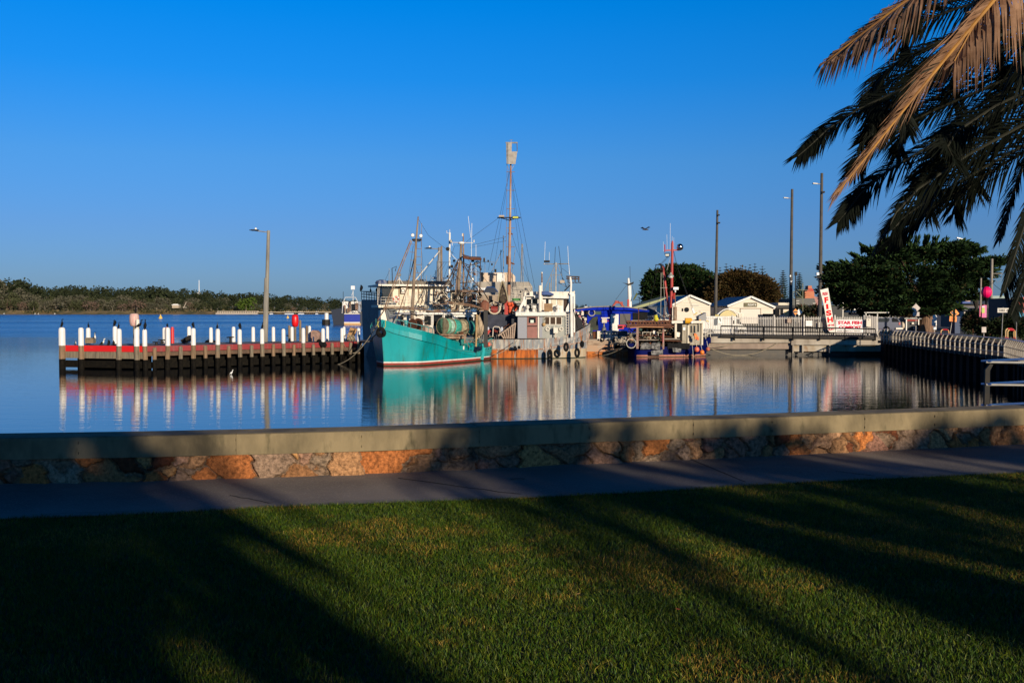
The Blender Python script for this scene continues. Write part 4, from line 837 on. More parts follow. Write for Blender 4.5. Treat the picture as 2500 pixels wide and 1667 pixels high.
lines(tm, 'mast_fitting', rust, DV, [(3, [(1240, 570), (1252, 572)]), (4, [(1245, 588), (1246, 600)]), (3, [(1236, 636), (1256, 645)]), (5, [(1238, 625), (1238, 645)])])
lines(tm, 'shroud', wire, DV, [(.7, [(1243, 420), (1222, 520), (1192, 660)]), (.6, [(1244, 420), (1226, 525), (1205, 665)]), (.7, [(1249, 420), (1270, 520), (1306, 705)]), (.6, [(1248, 430), (1258, 530), (1278, 700)]), (.6, [(1249, 430), (1264, 540), (1292, 690)]), (.6, [(1246, 560), (1262, 610), (1300, 712)])])
lines(tv, 'backstay', wire, DV, [(.7, [(1215, 534), (1145, 585), (1125, 605)]), (.7, [(1236, 578), (1150, 600)]), (.7, [(1236, 588), (1148, 605)])])
lines(tv, 'white_pole', galv, 95.5, [(2.0, [(1229, 575), (1229, 665)]), (1.5, [(1226, 610), (1200, 665)]), (2.6, [(1274, 595), (1272, 690)]), (1.8, [(1276, 596), (1277, 690)]), (1.3, [(1258, 610), (1250, 665)]), (1.2, [(1184, 628), (1184, 665)]), (1, [(1170, 638), (1210, 641)]), (1.3, [(1222, 610), (1224, 665)])])
rects(tv, 'mast_lamp', darkmetal, flat(95), [(1160, 645, 1164, 652), (1180, 630, 1184, 640), (1190, 635, 1194, 640), (1199, 643, 1203, 648), (1207, 657, 1212, 665), (1171, 654, 1176, 660)], .15)
clutter(tv, 'upper_gear', [galv, darkmetal, darkmetal, whiteplastic, brown], 1085, 1170, 665, 715, 95, 75, .05, .2, 2)
rects(tv, 'aft_cabin', cream, flat(94), [(1100, 708, 1135, 760)], -2); rects(tv, 'aft_window', glass, flat(94), [(1104, 716, 1125, 735)], .03, .01)
q = MB(); flat(93.5).box(q, 1164, 720, 1215, 760, 2); q.build('mid_cabin', M('tan_cabin', (.36, .28, .20), .7, c2=(.24, .18, .13), sc=2), tv)
rects(tv, 'mid_window', glass, flat(93.5), [(1140, 716, 1162, 750), (1166, 735, 1178, 756), (1195, 722, 1202, 742)], .1, .02)

# ---------- grey trawler ----------
stem = Vector((6.55, 88.6, 0)); sternc = Vector((-3.0, 87.6, 0))
gt = thing('fishing_trawler', 'grey rust streaked trawler with white roofed wheelhouse and tyre fenders', 'fishing boat', sternc.lerp(stem, .5))
gh = M('grey_hull_paint', (.20, .22, .235), .6, c2=(.28, .11, .035), sc=2.2, lo=.49, hi=.62, stretch=(2.4, 1, .16), c3=(.46, .42, .36), sc3=2.5, lo3=.5, hi3=.65, st3=(1.5, 1, .3))
gr = M('orange_rust_hull', (.50, .13, .02), .9, c2=(.16, .045, .015), sc=2.6, lo=.42, hi=.62, stretch=(2.2, 1, .3), c3=(.36, .31, .27), sc3=2.2, lo3=.58, hi3=.64, st3=(1.6, 1, .18))
gtan = M('tan_streak_hull', (.44, .36, .25), .75, c2=(.34, .17, .06), sc=2.2, lo=.5, hi=.64, stretch=(3, 1, .12), c3=(.40, .41, .40), sc3=1.2)
sheerG = interp([(0, 1.62), (.55, 1.62), (.75, 1.85), (.88, 2.25), (1, 2.95)])
ptG, LG, XG, YG = hull(gt, stem, sternc, 4.2, sheerG, [gh, gr, gtan, greenweed], [(0.0, 3), (.06, lambda u: 1 if u < .50 else (0 if u < .64 else 2)), (.80, 0)], rake=.45, bluff=2.3, transom=.85, wlf=.96, bowwl=.62, deckdrop=.6)
sg = -1 if ptG(.5, -1, 1).y < ptG(.5, 1, 1).y else 1
q = MB(); q.tube([ptG(i / 22 * .99, sg, min(.83 + max(0, i / 22 - .6) * 1.6, sheerG(i / 22) * .62)) for i in range(23)], .07, 6); q.build('rubbing_strake', M('chipped_strake', (.30, .13, .06), .8, c2=(.45, .42, .38), sc=9, lo=.45, hi=.55), gt)
q = MB()
for px in (1257, 1267): q.box(P(px, 848, 85.2), (.24, .3, .24))
q.build('hull_bollard', black, gt)
cf = Face(P(1264, 826, 86.6), P(1382, 826, 86.6)); q = MB(); cf.box(q, 1264.5, 770, 1382, 826, 2.7); cab = q.build('cabin', M('cabin_grey_green', (.28, .29, .26), .6, c2=(.36, .36, .32), sc=1.5, c3=(.25, .22, .18), sc3=2, lo3=.6, hi3=.8), gt)
rects(gt, 'side_panel', M('lavender_grey_panel', (.27, .28, .32), .6), cf, [(1264, 772, 1286, 826), (1317, 772, 1324, 824)], .03, .003)
dr = rects(gt, 'door', M('red_brown_door', (.30, .12, .10), .6, c2=(.24, .10, .08), sc=2), cf, [(1287, 772, 1312, 825)], .04, .003)
rects(dr, 'door_window', glass, cf, [(1291, 775, 1308, 788)], .02, .05); rects(dr, 'notice', M('pale_green_note', (.62, .70, .60), .6), cf, [(1295, 781, 1303, 788)], .02, .075); rects(dr, 'handle', darkmetal, cf, [(1288, 795, 1311, 797)], .05, .05)
rects(gt, 'door_post', offwhite, cf, [(1313, 772, 1316, 825)], .09, .0)
q = MB(); cf.rect(q, 1329.5, 773, 1372, 793, .02, .003); q.build('window_surround', offwhite, gt)
for x0, x1 in ((1331, 1341), (1344, 1355.5), (1358.5, 1370.5)): rects(gt, 'window', M('brown_glass', (.07, .045, .03), .15), cf, [(x0, 774.5, x1, 791.5)], .02, .028)
q = MB(); cf.rect(q, 1259, 761.5, 1381, 771, -3.3, .4); sb = q.build('roof_slab', whitep, gt)
text("C' . ':'  -.' :  . ' :  12", 3.0, .15, cf.pt(1272, 768.5, .4), (1, 0, 0), (0, -1, 0), M('faded_letter', (.50, .40, .30), .8), sb)
q = MB()
for px in (1336.5, 1370): q.torus(cf.pt(px, 803, .08), .15, .05, (0, -1, 0), 16, 6)
lr = q.build('lifebuoy_pair', offwhite, gt)
q = MB(); cf.rect(q, 1351, 800, 1361.5, 813, .35, .25); pb = q.build('pump_box', offwhite, gt); lines(pb, 'box_post', offwhite, 86.2, [(3.5, [(1356, 812), (1356, 825)]), (1.8, [(1354, 795), (1354, 801)])])
q = MB(); q.sph(cf.pt(1328, 792, .15), .15, (1, .6, 1.1)); fl = q.build('hanging_float', M('tan_float', (.45, .28, .12), .7), gt); lines(fl, 'cord', rope, 86.4, [(1, [(1329, 775), (1328, 790)]), (1, [(1333, 776), (1330, 790)])])
sfc = Face(P(1381.5, 826, 86.6), P(1396, 818, 88.2)); q = MB(); sfc.box(q, 1382, 765, 1395, 815, .2); q.build('cabin_side', M('side_grey', (.26, .28, .31), .6, c2=(.2, .2, .2), sc=2), gt)
lines(gt, 'ladder', offwhite, 86.4, [(1.1, [(1382, 765), (1382.5, 818)]), (1.1, [(1388, 765), (1388, 816)])] + [(1.0, [(1382, 768 + i * 6.5), (1388, 768 + i * 6.5)]) for i in range(8)])
# upper wheelhouse
uf = flat(87.0); q = MB(); uf.box(q, 1279, 724, 1389, 762, 2.2); q.build('upper_wheelhouse', whitep, gt)
q = MB(); uf.poly(q, [(1284, 731), (1284, 724), (1304, 723), (1304, 727), (1388, 729), (1388, 722), (1284, 721.5)], .4, .1); q.build('visor', whitep, gt)
q = MB(); uf.poly(q, [(1266, 761), (1268, 750), (1277, 733), (1278, 724), (1285, 722), (1285, 735), (1274, 750), (1271, 761)], .25, .12); uf.poly(q, [(1381, 761), (1382, 752), (1391, 735), (1391, 727), (1395, 727), (1394, 742), (1388, 761)], .25, .12); q.build('wing_bracket', whitep, gt)
q = MB(); uf.box(q, 1293, 712, 1403, 722, 2.4, .15); q.build('top_roof', offwhite, gt)
for (a, b, c_, d, mm_) in ((1286, 730, 1297.5, 757, glass), (1300.5, 730, 1312, 742, glass), (1333, 730, 1339.5, 742, glass), (1346, 731, 1358, 744, cream), (1361, 731, 1374, 746, cream), (1376, 731, 1388, 758, MATS['brown_glass'])): rects(gt, 'upper_window', mm_, uf, [(a, b, c_, d)], .03, .01)
q = MB(); uf.rect(q, 1328, 741, 1348.5, 760, .4, .5); q.build('timber_box', M('timber_crate', (.34, .21, .10), .8, c2=(.22, .13, .07), sc=3), gt)
q = MB(); uf.poly(q, [(1322, 720), (1322, 712), (1336, 711), (1351, 718), (1351, 721)], .9, .2); q.build('blue_tarp', M('blue_tarp', (.015, .045, .17), .6, c2=(.03, .08, .25), sc=3, bump=.4), gt)
q = MB()
for px, s_ in ((1303, .24), (1288, .16), (1362, .2)): q.lathe(uf.pt(px, 761, .5), [(s_ * .6, 0), (s_ * .5, .25), (s_, .32), (s_, .45), (s_ * .5, .6)], 10)
q.build('roof_vent', whitep, gt)
lines(gt, 'gangway_board', greymetal, 86.3, [(3, [(1292, 744), (1300, 742), (1316, 745)])])
q = MB(); q.tube([P(1318.5, 760, 86), P(1318.5, 697, 86)], .14, 10); q.tube([P(1323, 757, 86.2), P(1323, 668, 86.2)], .055, 7); q.sph(P(1323, 666, 86.2), .08); q.tube([P(1327, 757, 86.2), P(1327, 735, 86.2)], .11, 8); q.build('exhaust_pipe', offwhite, gt)
q = MB(); q.tube([P(1323, 690, 86.2), P(1323, 668, 86.2)], .06, 7); q.build('pipe_end', rustpipe, gt)
q = MB(); q.lathe(P(1282, 722, 87.5), [(.16, -.4), (.1, -.2), (.16, 0), (.16, .2), (.08, .35)], 10); q.build('searchlight', offwhite, gt); clutter(gt, 'wing_gear', [darkmetal, offwhite, greymetal], 1268, 1295, 705, 724, 87.5, 16, .05, .22, .6)
lines(gt, 'mast', galv, 87.6, [(4.2, [(1357, 714), (1357.5, 641)]), (2.4, [(1327, 645), (1389, 644)]), (1.6, [(1355, 647), (1327, 712)]), (1.5, [(1360, 647), (1383, 700)]), (2.4, [(1347, 672), (1346, 713)]), (3, [(1342, 690), (1342, 712)]), (1.2, [(1352, 660), (1352, 713)]), (1.0, [(1365, 670), (1365, 712)]), (1.1, [(1343, 671), (1368, 671)]), (1.6, [(1363, 689), (1383, 701), (1392, 690)])])
rects(gt, 'yard_lamp', darkmetal, flat(87.4), [(1328, 636, 1342, 641)], .2); rects(gt, 'floodlight', M('lamp_grey', (.4, .32, .24), .5), flat(87.4), [(1367, 684, 1378, 691)], .2)
lines(gt, 'whip_antenna', whiteplastic, 87.4, [(.8, [(1331, 590), (1329, 645)]), (.8, [(1341, 616), (1341, 640)]), (.9, [(1386, 601), (1388, 640), (1391, 672)]), (1, [(1389, 648), (1390, 670)])])
lines(gt, 'dark_antenna', wire, 87.4, [(1.1, [(1356, 603), (1354, 645)]), (1.2, [(1364, 601), (1374, 690)]), (.7, [(1372, 655), (1392, 670)])])
q = MB()
for yy_, dd in ((675, 0), (680, 0)):
    q.tube([P(1383, yy_, 86.8), P(1414, yy_ + 1, 86.8), P(1414, yy_ + 1, 87.9), P(1383, yy_, 87.9)], .06, 6, True)
for x, y in ((1387, 690), (1395, 690), (1404, 690), (1413, 690)): q.tube([P(x, 677, 86.8), P(x, y, 86.9), P(x + 6, y, 86.9)], .05, 5)
q.build('basket_frame', M('dark_rusty_steel', (.07, .05, .04), .7), gt)
q = MB(); q.bar(P(1396, 822, 86.5), P(1395, 718, 86.5), .2, .2); q.bar(P(1402, 812, 87.3), P(1402, 718, 87.3), .14, .14); q.bar(P(1401, 719, 86.8), P(1390, 719, 86.8), .4, .3); q.tube([P(1393, 716, 86.8), P(1394, 692, 86.8), P(1392, 676, 86.8)], .1, 7); q.sph(P(1402, 712, 87), .07); q.build('fore_post', whitep, gt)
lines(gt, 'post_bracket', darkmetal, 86.6, [(3, [(1378, 710), (1392, 696)]), (2, [(1395, 755), (1404, 755)]), (2, [(1400, 755), (1410, 800)])])
q = MB(); p_ = [P(1404, 768, 88.4), P(1418, 778, 88.4), P(1424, 795, 88.6), P(1412, 812, 88.4), P(1402, 816, 88.4)]; q.prism(p_, (0, .9, 0)); q.build('bow_canvas', M('black_canvas', (.012, .012, .016), .8), gt)
# tyres hung on the side
for k, (px, py, u, v) in enumerate(((1342, 864, .14, .30), (1360, 863, .20, .26), (1382, 847, .14, .30), (1409, 861, .15, .32), (1421, 840, .08, .2))):
    D = 85.3 + (k == 3) * .6 + (k == 4) * 1.3 + (k == 2) * .1; c = P(px, py, D); q = MB(); n_ = 18
    q.tube([c + Vector((math.cos(2 * math.pi * i / n_) * u, -.05 * math.cos(2 * math.pi * i / n_), math.sin(2 * math.pi * i / n_) * v)) for i in range(n_)], .11, 8, True); q.tube([c + Vector((0, 0, v)), c + Vector((.03, .1, v + .55))], .025, 5); q.build('tyre_fender', black, gt, True)
# aft deck: dark canvas, white frame, drums, nets
q = MB(); flat(88).box(q, 1190, 768, 1250, 802, 1.5); q.build('aft_shelter', M('navy_canvas', (.012, .016, .035), .7, c2=(.03, .035, .06), sc=2), gt)
q = MB(); flat(87.2).box(q, 1249, 770, 1263, 826, 1.2); q.build('dark_locker', M('black_locker', (.01, .012, .02), .6), gt)  # black locker box at the cabin's left end
lines(gt, 'hoop_frame', offwhite, 87, [(2.2, [(1203, 822), (1204, 800), (1208, 797), (1218, 798), (1221, 803), (1220, 822)])]); q = MB()
for px in (1191, 1225): q.lathe(P(px, 815, 87.4), [(.13, 0), (.13, .5), (.08, .6)], 10)
q.build('white_drum', M('pale_drum', (.5, .52, .60), .5), gt)
q = MB()
for i in range(7): a = P(1216 + i * 6, 820 - i * 4.2, 86.6); b = P(1222 + i * 6, 815 - i * 4.5, 86.6); q.tube([a, b], .08 - .004 * i, 6); q.tube([b, P(1230 + i * 4, 826, 86.8)], .07, 6)
q.build('net_pile', M('pale_net', (.46, .36, .28), .95, c2=(.3, .2, .15), sc=6, bump=.8), gt)
q = MB(); q.lathe(P(1207, 758, 89), [(.42, -.3), (.42, .3)], 16, 'x'); q.build('reel', M('dark_red_reel', (.22, .025, .02), .6), gt); q = MB(); q.torus(P(1207, 752, 88.6), .52, .07, (0, -1, .1), 18, 6); q.build('reel_hoop', cream, gt)
q = MB(); q.bar(P(1236, 770, 88.5), P(1236, 728, 88.5), .32, .32); q.build('derrick_post', red, gt)
q = MB(); rnd = [(1246, 752), (1253, 748), (1258, 756), (1243, 742), (1262, 750), (1250, 741), (1246, 760), (1258, 744)]
for x, y in rnd: q.sph(P(x, y, 88.3), U(.13, .2), nu=8, nv=6)
q.build('float_cluster', M('red_orange_floats', (.62, .09, .03), .5), gt)
q = MB(); q.tube([P(1227, 686, 88), P(1227, 705, 88), P(1228, 728, 88), P(1228, 740, 88)], [.04, .28, .48, .30], 10); q.build('hanging_net', M('dark_net', (.10, .075, .05), .95, c2=(.03, .02, .015), sc=5, c3=(.32, .26, .18), sc3=6, lo3=.58, hi3=.66, bump=1), gt, True)
lines(gt, 'net_strap', M('strap', (.36, .30, .18), .9), 87.5, [(2.4, [(1226, 686), (1219, 712), (1216, 735)]), (2.4, [(1228, 686), (1236, 712), (1241, 738)])])
clutter(gt, 'aft_gear', [darkmetal, rust, orange, black, darkmetal, whitep, wire, M('brown_gear', (.2, .12, .08), .8)], 1186, 1262, 735, 768, 88.5, 80, .06, .26, 1)
clutter(gt, 'deck_gear', [darkmetal, rust, rope, whitep, red], 1190, 1240, 800, 824, 87.2, 24, .06, .2, 1)
q = MB(); q.bar(P(1187, 818, 87), P(1196, 806, 87), .1, .22); q.build('red_bar', red, gt)
q = MB(); q.tube(catenary(P(1203, 865, 81.2), P(1262, 832, 85.2), .25, 12), .03, 5); one('mooring_rope', 'thin rope between the teal stern and the grey trawler side', 'rope', q, rope)

# ---------- distant blue and white boat behind the jetty ----------
bb = thing('fishing_boat', 'distant blue and white fishing boat seen from astern, beyond the jetty', 'fishing boat', P(850, 793, 268)); f_ = flat(268)
q = MB(); f_.poly(q, [(808, 756), (840, 752), (840, 793), (814, 793)], -14, .5); q.build('dark_hull', M('dark_blue_hull', (.012, .018, .035), .5), bb)
q = MB(); f_.box(q, 835, 765, 884, 793, 16); q.build('hull', M('blue_grey_hull', (.03, .04, .06), .5), bb)
rects(bb, 'stern_panel', M('blue_stern_paint', (.012, .03, .30), .5, c2=(.10, .12, .35), sc=.4, lo=.55, hi=.75), f_, [(838, 768, 879, 786)], .1, .05)
rects(bb, 'fender_plank', M('tan_plank', (.55, .32, .12), .8), f_, [(838, 789, 881, 793.5)], .3, .05); rects(bb, 'sill', offwhite, f_, [(833.5, 765, 837.5, 790), (836, 765, 881, 767), (838, 786, 879, 789)], .35, .05)
q = MB(); f_.box(q, 836, 736, 874, 764, 6, -1); q.build('cabin', whitep, bb); rects(bb, 'cabin_window', glass, f_, [(829, 749, 835, 757), (859, 742, 866, 758), (852, 735, 857, 748)], .2, -.8)
rects(bb, 'cabin_gear', M('brown_gear', (.2, .12, .08), .8), f_, [(840, 745, 844, 762), (853, 738, 857, 760), (868, 740, 875, 756), (848, 752, 852, 763)], .5, -.6)
lines(bb, 'roll_bar', whitep, 267, [(1.6, [(838, 745), (840, 733), (843, 726), (868, 726), (871, 732), (873, 738)]), (1.5, [(835, 765), (837, 740)]), (1.6, [(862, 735), (862, 705)]), (1.0, [(862, 712), (858, 722)])]); rects(bb, 'radar_reflector', whiteplastic, flat(267), [(858, 698, 867, 707)], .8)
lines(bb, 'rigging', darkmetal, 267, [(1.2, [(838, 712), (838, 740)]), (.8, [(833, 735), (838, 728)]), (1.3, [(850, 735), (870, 763)]), (1.3, [(880, 742), (882, 762)]), (1.6, [(866, 755), (882, 765)]), (1.0, [(868, 738), (882, 748)])])
q = MB(); q.cyl(P(797, 790, 268), P(797, 764, 268), .55, .55, 8); q.cur = 1; q.cyl(P(796, 793, 267.5), P(796, 780, 267.5), 1.1, 1.1, 8); one('mooring_pile', 'lone pile with white head in open water left of the distant boat', 'pile', q, [whitep, darkmetal])
# ================= RIGHT SIDE OF THE HARBOUR =================
# ---------- rusty work barge with its gear, blue cabin boat behind ----------
bg_ = thing('work_barge', 'low tan barge rusting orange at the waterline, between the grey trawler and the blue boat', 'barge', P(1470, 870, 93))
f93 = flat(92.5); q = MB(); f93.box(q, 1392, 842, 1536, 900, 7); q.build('hull', M('barge_side', (.42, .28, .19), .85, c2=(.55, .17, .04), sc=1.2, lo=.50, hi=.68, stretch=(.8, 1, .5), c3=(.36, .30, .24), sc3=2, bump=.3), bg_)
q = MB(); f93.rect(q, 1392, 858, 1537, 868.5, .03, .002); q.build('rust_band', M('barge_rust', (.50, .15, .03), .9, c2=(.16, .05, .02), sc=2.6, stretch=(1, 1, .5), c3=(.42, .28, .2), sc3=2.5, lo3=.55, hi3=.65), bg_)
q = MB(); f93.box(q, 1390, 832, 1515, 838, 2, .12); f93.box(q, 1390, 838, 1514, 842.2, 2, .05); q.build('timber_edge', M('bleached_timber', (.44, .33, .24), .85, c2=(.2, .13, .09), sc=3, stretch=(.6, 1, 3), bump=.3), bg_)
q = MB(); f93.box(q, 1380, 828, 1540, 832, 6.5, -.15); q.build('deck', M('barge_deck', (.3, .25, .2), .9), bg_)
q = MB()
for x in (1470, 1502): q.torus(f93.pt(x, 829, .2), .16, .06, (0, -1, 0), 12, 6)
q.build('deck_ring', black, bg_)
q = MB(); f93.rect(q, 1513, 838, 1526, 853, .2, .1); q.build('dark_fender', M('grey_fender', (.08, .07, .065), .8), bg_)
wb = thing('equipment_box', 'cream slatted equipment box with dark blue stripe standing on the barge', 'box', f93.pt(1475, 829))
f = flat(92.9); q = MB(); f.box(q, 1458, 808, 1493, 829, 1.3); q.build('box', offwhite, wb); rects(wb, 'stripe', M('navy_stripe', (.02, .03, .16), .6), f, [(1473.5, 807, 1477.5, 828)], .05, .01)
q = MB()
for i in range(5): f.rect(q, 1464, 811 + i * 2.6, 1472, 812 + i * 2.6, .03, .005); f.rect(q, 1479, 811 + i * 2.6, 1487, 812 + i * 2.6, .03, .005)
q.build('slats', M('slat_tan', (.28, .25, .18), .8), wb)  # slats drawn as thin strips of darker tan
q = MB(); c = f.pt(1451, 829, -.5); q.lathe(c, [(.24, 0), (.24, .78)], 12); q.cur = 1; q.lathe(c + Vector((-.22, -.02, 0)), [(.07, 0), (.07, .78)], 8); one('steel_barrel', 'rust brown barrel on the barge left of the cream box', 'barrel', q, [rust, cream])
q = MB(); c = f.pt(1430, 828, -.4); q.lathe(c, [(.34, 0), (.4, .35), (.34, .72), (.2, .82)], 9); one('bulk_sack', 'slumped pinkish bulk sack on the barge beside the trawler bow', 'sack', q, M('pink_sack', (.50, .30, .24), .9, c2=(.34, .2, .15), sc=3, bump=.5))
ct = thing('deck_cart', 'grey topped white locker at the right end of the barge', 'locker', f.pt(1505, 829)); q = MB(); f.box(q, 1494, 819, 1508, 829, .9); q.build('base', offwhite, ct); q = MB(); f.poly(q, [(1494, 819), (1494, 810), (1499, 807), (1508, 808), (1508, 819)], -.9); q.build('hood', greymetal, ct)
q = MB(); f.box(q, 1512, 820, 1526, 830, .8); q.cur = 1; f.box(q, 1510, 808, 1532, 819, .6, -.3); one('gear_bins', 'pale sack and dark bins piled at the barge corner by the blue boat', 'bins', q, [offwhite, M('dark_bin', (.05, .06, .08), .6)])
pl = thing('fuel_lamp_post', 'grey post carrying a square cream box with red knobs in front of the blue cabin', 'post', f.pt(1475, 808)); q = MB(); q.lathe(f.pt(1474.5, 808, -.2), [(.22, 0), (.2, .25), (.09, .4), (.08, .75)], 10); q.build('post', greymetal, pl)
q = MB(); f.rect(q, 1469, 778, 1481, 788, .3, .2); q.build('box', cream, pl); rects(pl, 'top_bar', offwhite, f, [(1467.5, 775, 1488, 777)], .1, .2); q = MB(); q.cyl(f.pt(1465, 783.5, .1), f.pt(1486, 783.5, .1), .05, .05, 6); q.build('knob', red, pl)
q = MB(); f.poly(q, [(1434, 806), (1437, 786), (1446, 775), (1458, 772), (1460, 806)], .5, -.9); one('draped_tarp', 'dark green tarpaulin draped over gear in front of the blue cabin', 'tarpaulin', q, M('dark_green_tarp', (.02, .025, .02), .8, c2=(.04, .045, .03), sc=3, bump=.6))
q = MB(); f.box(q, 1434, 799, 1447, 812, .8, -.2); one('wheelie_bin', 'dark green bin at the left end of the barge', 'bin', q, M('dark_green_bin', (.015, .045, .025), .6))
rc = thing('generator', 'small red framed generator with dark grille above the barge locker', 'generator', f.pt(1520, 805)); q = MB(); f.box(q, 1509, 793, 1523, 803, .5, -.2); q.build('frame', M('red_generator', (.55, .02, .03), .4), rc); f.rect(q := MB(), 1511, 796, 1520, 800, .05, -.1); q.build('grille', black, rc); q = MB(); f.box(q, 1523, 793, 1528, 799, .3, -.2); q.build('cap', M('red_generator', (.55, .02, .03), .4), rc)
bc = thing('cabin_boat', 'bright blue cabin boat with curved grey roof and white door behind the barge', 'boat', P(1490, 830, 100)); f = flat(99)
bluep = M('bright_blue_paint', (.0, .018, .40), .6, c2=(.0, .012, .20), sc=1.5, spec=.08)
q = MB(); f.poly(q, [(1434, 812), (1434, 752), (1490, 750), (1560, 755), (1562, 812)], -5); q.build('cabin', bluep, bc)
q = MB(); f.poly(q, [(1402, 755), (1430, 752), (1470, 749.5), (1530, 750), (1585, 757), (1585, 762), (1530, 757), (1470, 756.5), (1402, 759)], -5.5, .35); q.build('eave', bluep, bc)
q = MB(); f.poly(q, [(1408, 753), (1450, 748), (1490, 746.5), (1530, 748), (1580, 755), (1580, 757), (1530, 750.5), (1490, 749), (1450, 750), (1408, 755)], -5.6, .45); q.build('roof_edge', M('grey_board', (.25, .22, .18), .8), bc)
q = MB(); f.box(q, 1436, 812, 1566, 860, 5); q.build('hull', navygrey, bc)
rects(bc, 'door', whitep, f, [(1491, 767, 1510, 809)], .05, .01); rects(bc, 'window', M('grey_glass', (.10, .09, .08), .3), f, [(1513, 766, 1539, 792)], .04, .01); rects(bc, 'green_name_board', M('dark_green_board', (.015, .05, .03), .6), f, [(1452, 760, 1468, 768)], .03, .01)
rects(bc, 'opening', black, f, [(1545, 763, 1580, 788)], .05, .02); rects(bc, 'shelf', offwhite, flat(97), [(1541, 782, 1582, 786)], .2)
q = MB(); q.torus(f.pt(1444.5, 763.5, .12), .31, .06, (0, -1, 0), 18, 6); q.build('life_ring', M('grey_ring', (.34, .32, .30), .7), bc)
q = MB(); q.tube([P(1538, 752, 99.5), P(1536, 710, 99.5), P(1534, 679, 99.5)], [.20, .17, .10], 10); q.tube([P(1541, 752, 99.6), P(1539, 690, 99.6)], .07, 6); ms = q.build('mast', whitep, bc); lines(ms, 'antenna', wire, 99.5, [(1, [(1538, 650), (1539.5, 752)])])
q = MB(); f.poly(q, [(1520, 690), (1534, 693), (1547, 688), (1546, 693), (1535, 697)], .15, -.4); q.build('spreader', darkmetal, ms)
lines(bc, 'stay', wire, 99.5, [(.8, [(1530, 696), (1503, 732)]), (.8, [(1543, 696), (1548, 720)])]); q = MB(); f.poly(q, [(1493, 749), (1502, 737), (1502, 734), (1511, 734.5), (1512, 737), (1520, 736.5), (1521, 744), (1526, 749), (1519, 749), (1514, 741), (1505, 741), (1497, 749)], -.5); q.build('red_arch', M('dull_red_frame', (.35, .06, .04), .7), bc)
q = MB(); f.rect(q, 1531, 731, 1535, 750, .3, .1); q.build('red_locker', red, bc); q = MB(); f.poly(q, [(1545, 732), (1549, 724), (1554, 714), (1556, 719), (1551, 728), (1548, 733)], .1); q.build('green_flag', M('green_yellow_flag', (.08, .10, .02), .8), bc)
lines(bc, 'solar_post', darkmetal, 105, [(1.3, [(1561, 725), (1561, 745)]), (2, [(1557, 725.5), (1565, 729)]), (.9, [(1550, 732), (1561, 732)])])
q = MB(); flat(103).rect(q, 1424, 748, 1443, 753, 1); q.cur = 1; q.cyl(P(1430.5, 752, 103), P(1430.5, 743, 103), .08, .08, 6); one('roof_unit', 'small white roof unit with black stub just left of the blue cabin roof', 'roof unit', q, [whiteplastic, black])
# bunting like pile of floats on quay behind the trawler bow
q = MB()
for i in range(60): q.cur = random.choice([0, 1, 2]); p = P(U(1406, 1432), U(760, 800), 96 + U(0, 1)); q.box(p, (U(.1, .25),) * 3, U(0, 3), U(0, 1))
one('crate_heap', 'heap of small pink, white and dark gear behind the grey trawler bow', 'gear', q, [M('pink_bits', (.5, .2, .2), .7), offwhite, darkmetal])

# ---------- blue boat with the red mast ----------
stem = Vector((17.75, 91.3, 0)); sternc = Vector((10.9, 90.2, 0)); navy = M('navy_hull_paint', (.0, .004, .085), .6, c2=(.0, .002, .04), sc=1.5, spec=.08)
nb_ = thing('fishing_boat', 'navy blue fishing boat with red mast, rusty net frames and cream wheelhouse', 'fishing boat', sternc.lerp(stem, .5))
sheerB = interp([(0, .95), (.35, .85), (.6, .98), (.8, 1.25), (1, 1.72)])
boot = M('pinkish_boot_top', (.40, .17, .12), .7, c2=(.3, .1, .06), sc=3)
ptB, LB, XB, YB = hull(nb_, stem, sternc, 3.4, sheerB, [navy, boot, greenweed], [(0.0, 2), (.04, 1), (.20, 0)], rake=.55, bluff=2.3, transom=.85, wlf=.96, bowwl=.6, deckdrop=.5)
sb_ = -1 if ptB(.5, -1, 1).y < ptB(.5, 1, 1).y else 1
f = flat(88.6)
rects(nb_, 'engine_box', black, flat(88.9), [(1630, 838, 1684, 852)], -.9)
q = MB(); f.poly(q, [(1563, 853), (1565, 838), (1580, 836), (1588, 840), (1588, 852)], .15, .02); f.poly(q, [(1590, 838), (1611, 836), (1611, 853), (1590, 851)], .2, .03); f.poly(q, [(1589, 856), (1618, 853), (1618, 866), (1590, 866)], .14, .15); f.poly(q, [(1641, 848), (1663, 851), (1661, 860), (1643, 859)], .15, .05)
q.build('grey_netting', M('grey_netting', (.24, .23, .22), .95, c2=(.06, .06, .06), sc=5, lo=.42, hi=.58, bump=1), nb_)
wf = Face(P(1640, 838, 89.2), P(1686, 842, 89.2)); q = MB(); wf.box(q, 1661, 787, 1716, 842, 2.2); q.build('wheelhouse', M('dirty_cream', (.38, .34, .26), .65, c2=(.22, .18, .12), sc=2.5, stretch=(2, 1, .3)), nb_)
q = MB(); wf.box(q, 1640, 783, 1721, 789, 2.8, .3); q.build('roof', offwhite, nb_)
rects(nb_, 'doorway', black, wf, [(1655, 790, 1664, 838)], .03, .02); rects(nb_, 'door', M('dirty_cream', (.38, .34, .26)), wf, [(1665, 791, 1676, 833)], .05, .04); rects(nb_, 'notice', whiteplastic, wf, [(1667.5, 799, 1673, 806)], .02, .10)
rects(nb_, 'window', glass, wf, [(1694, 795, 1697, 812), (1703, 793, 1706, 810), (1686, 795, 1689, 812)], .03, .01); rects(nb_, 'corner_post', cream, wf, [(1678, 787, 1682, 842), (1647, 788, 1652, 828), (1712, 790, 1716, 842)], .09, .04)
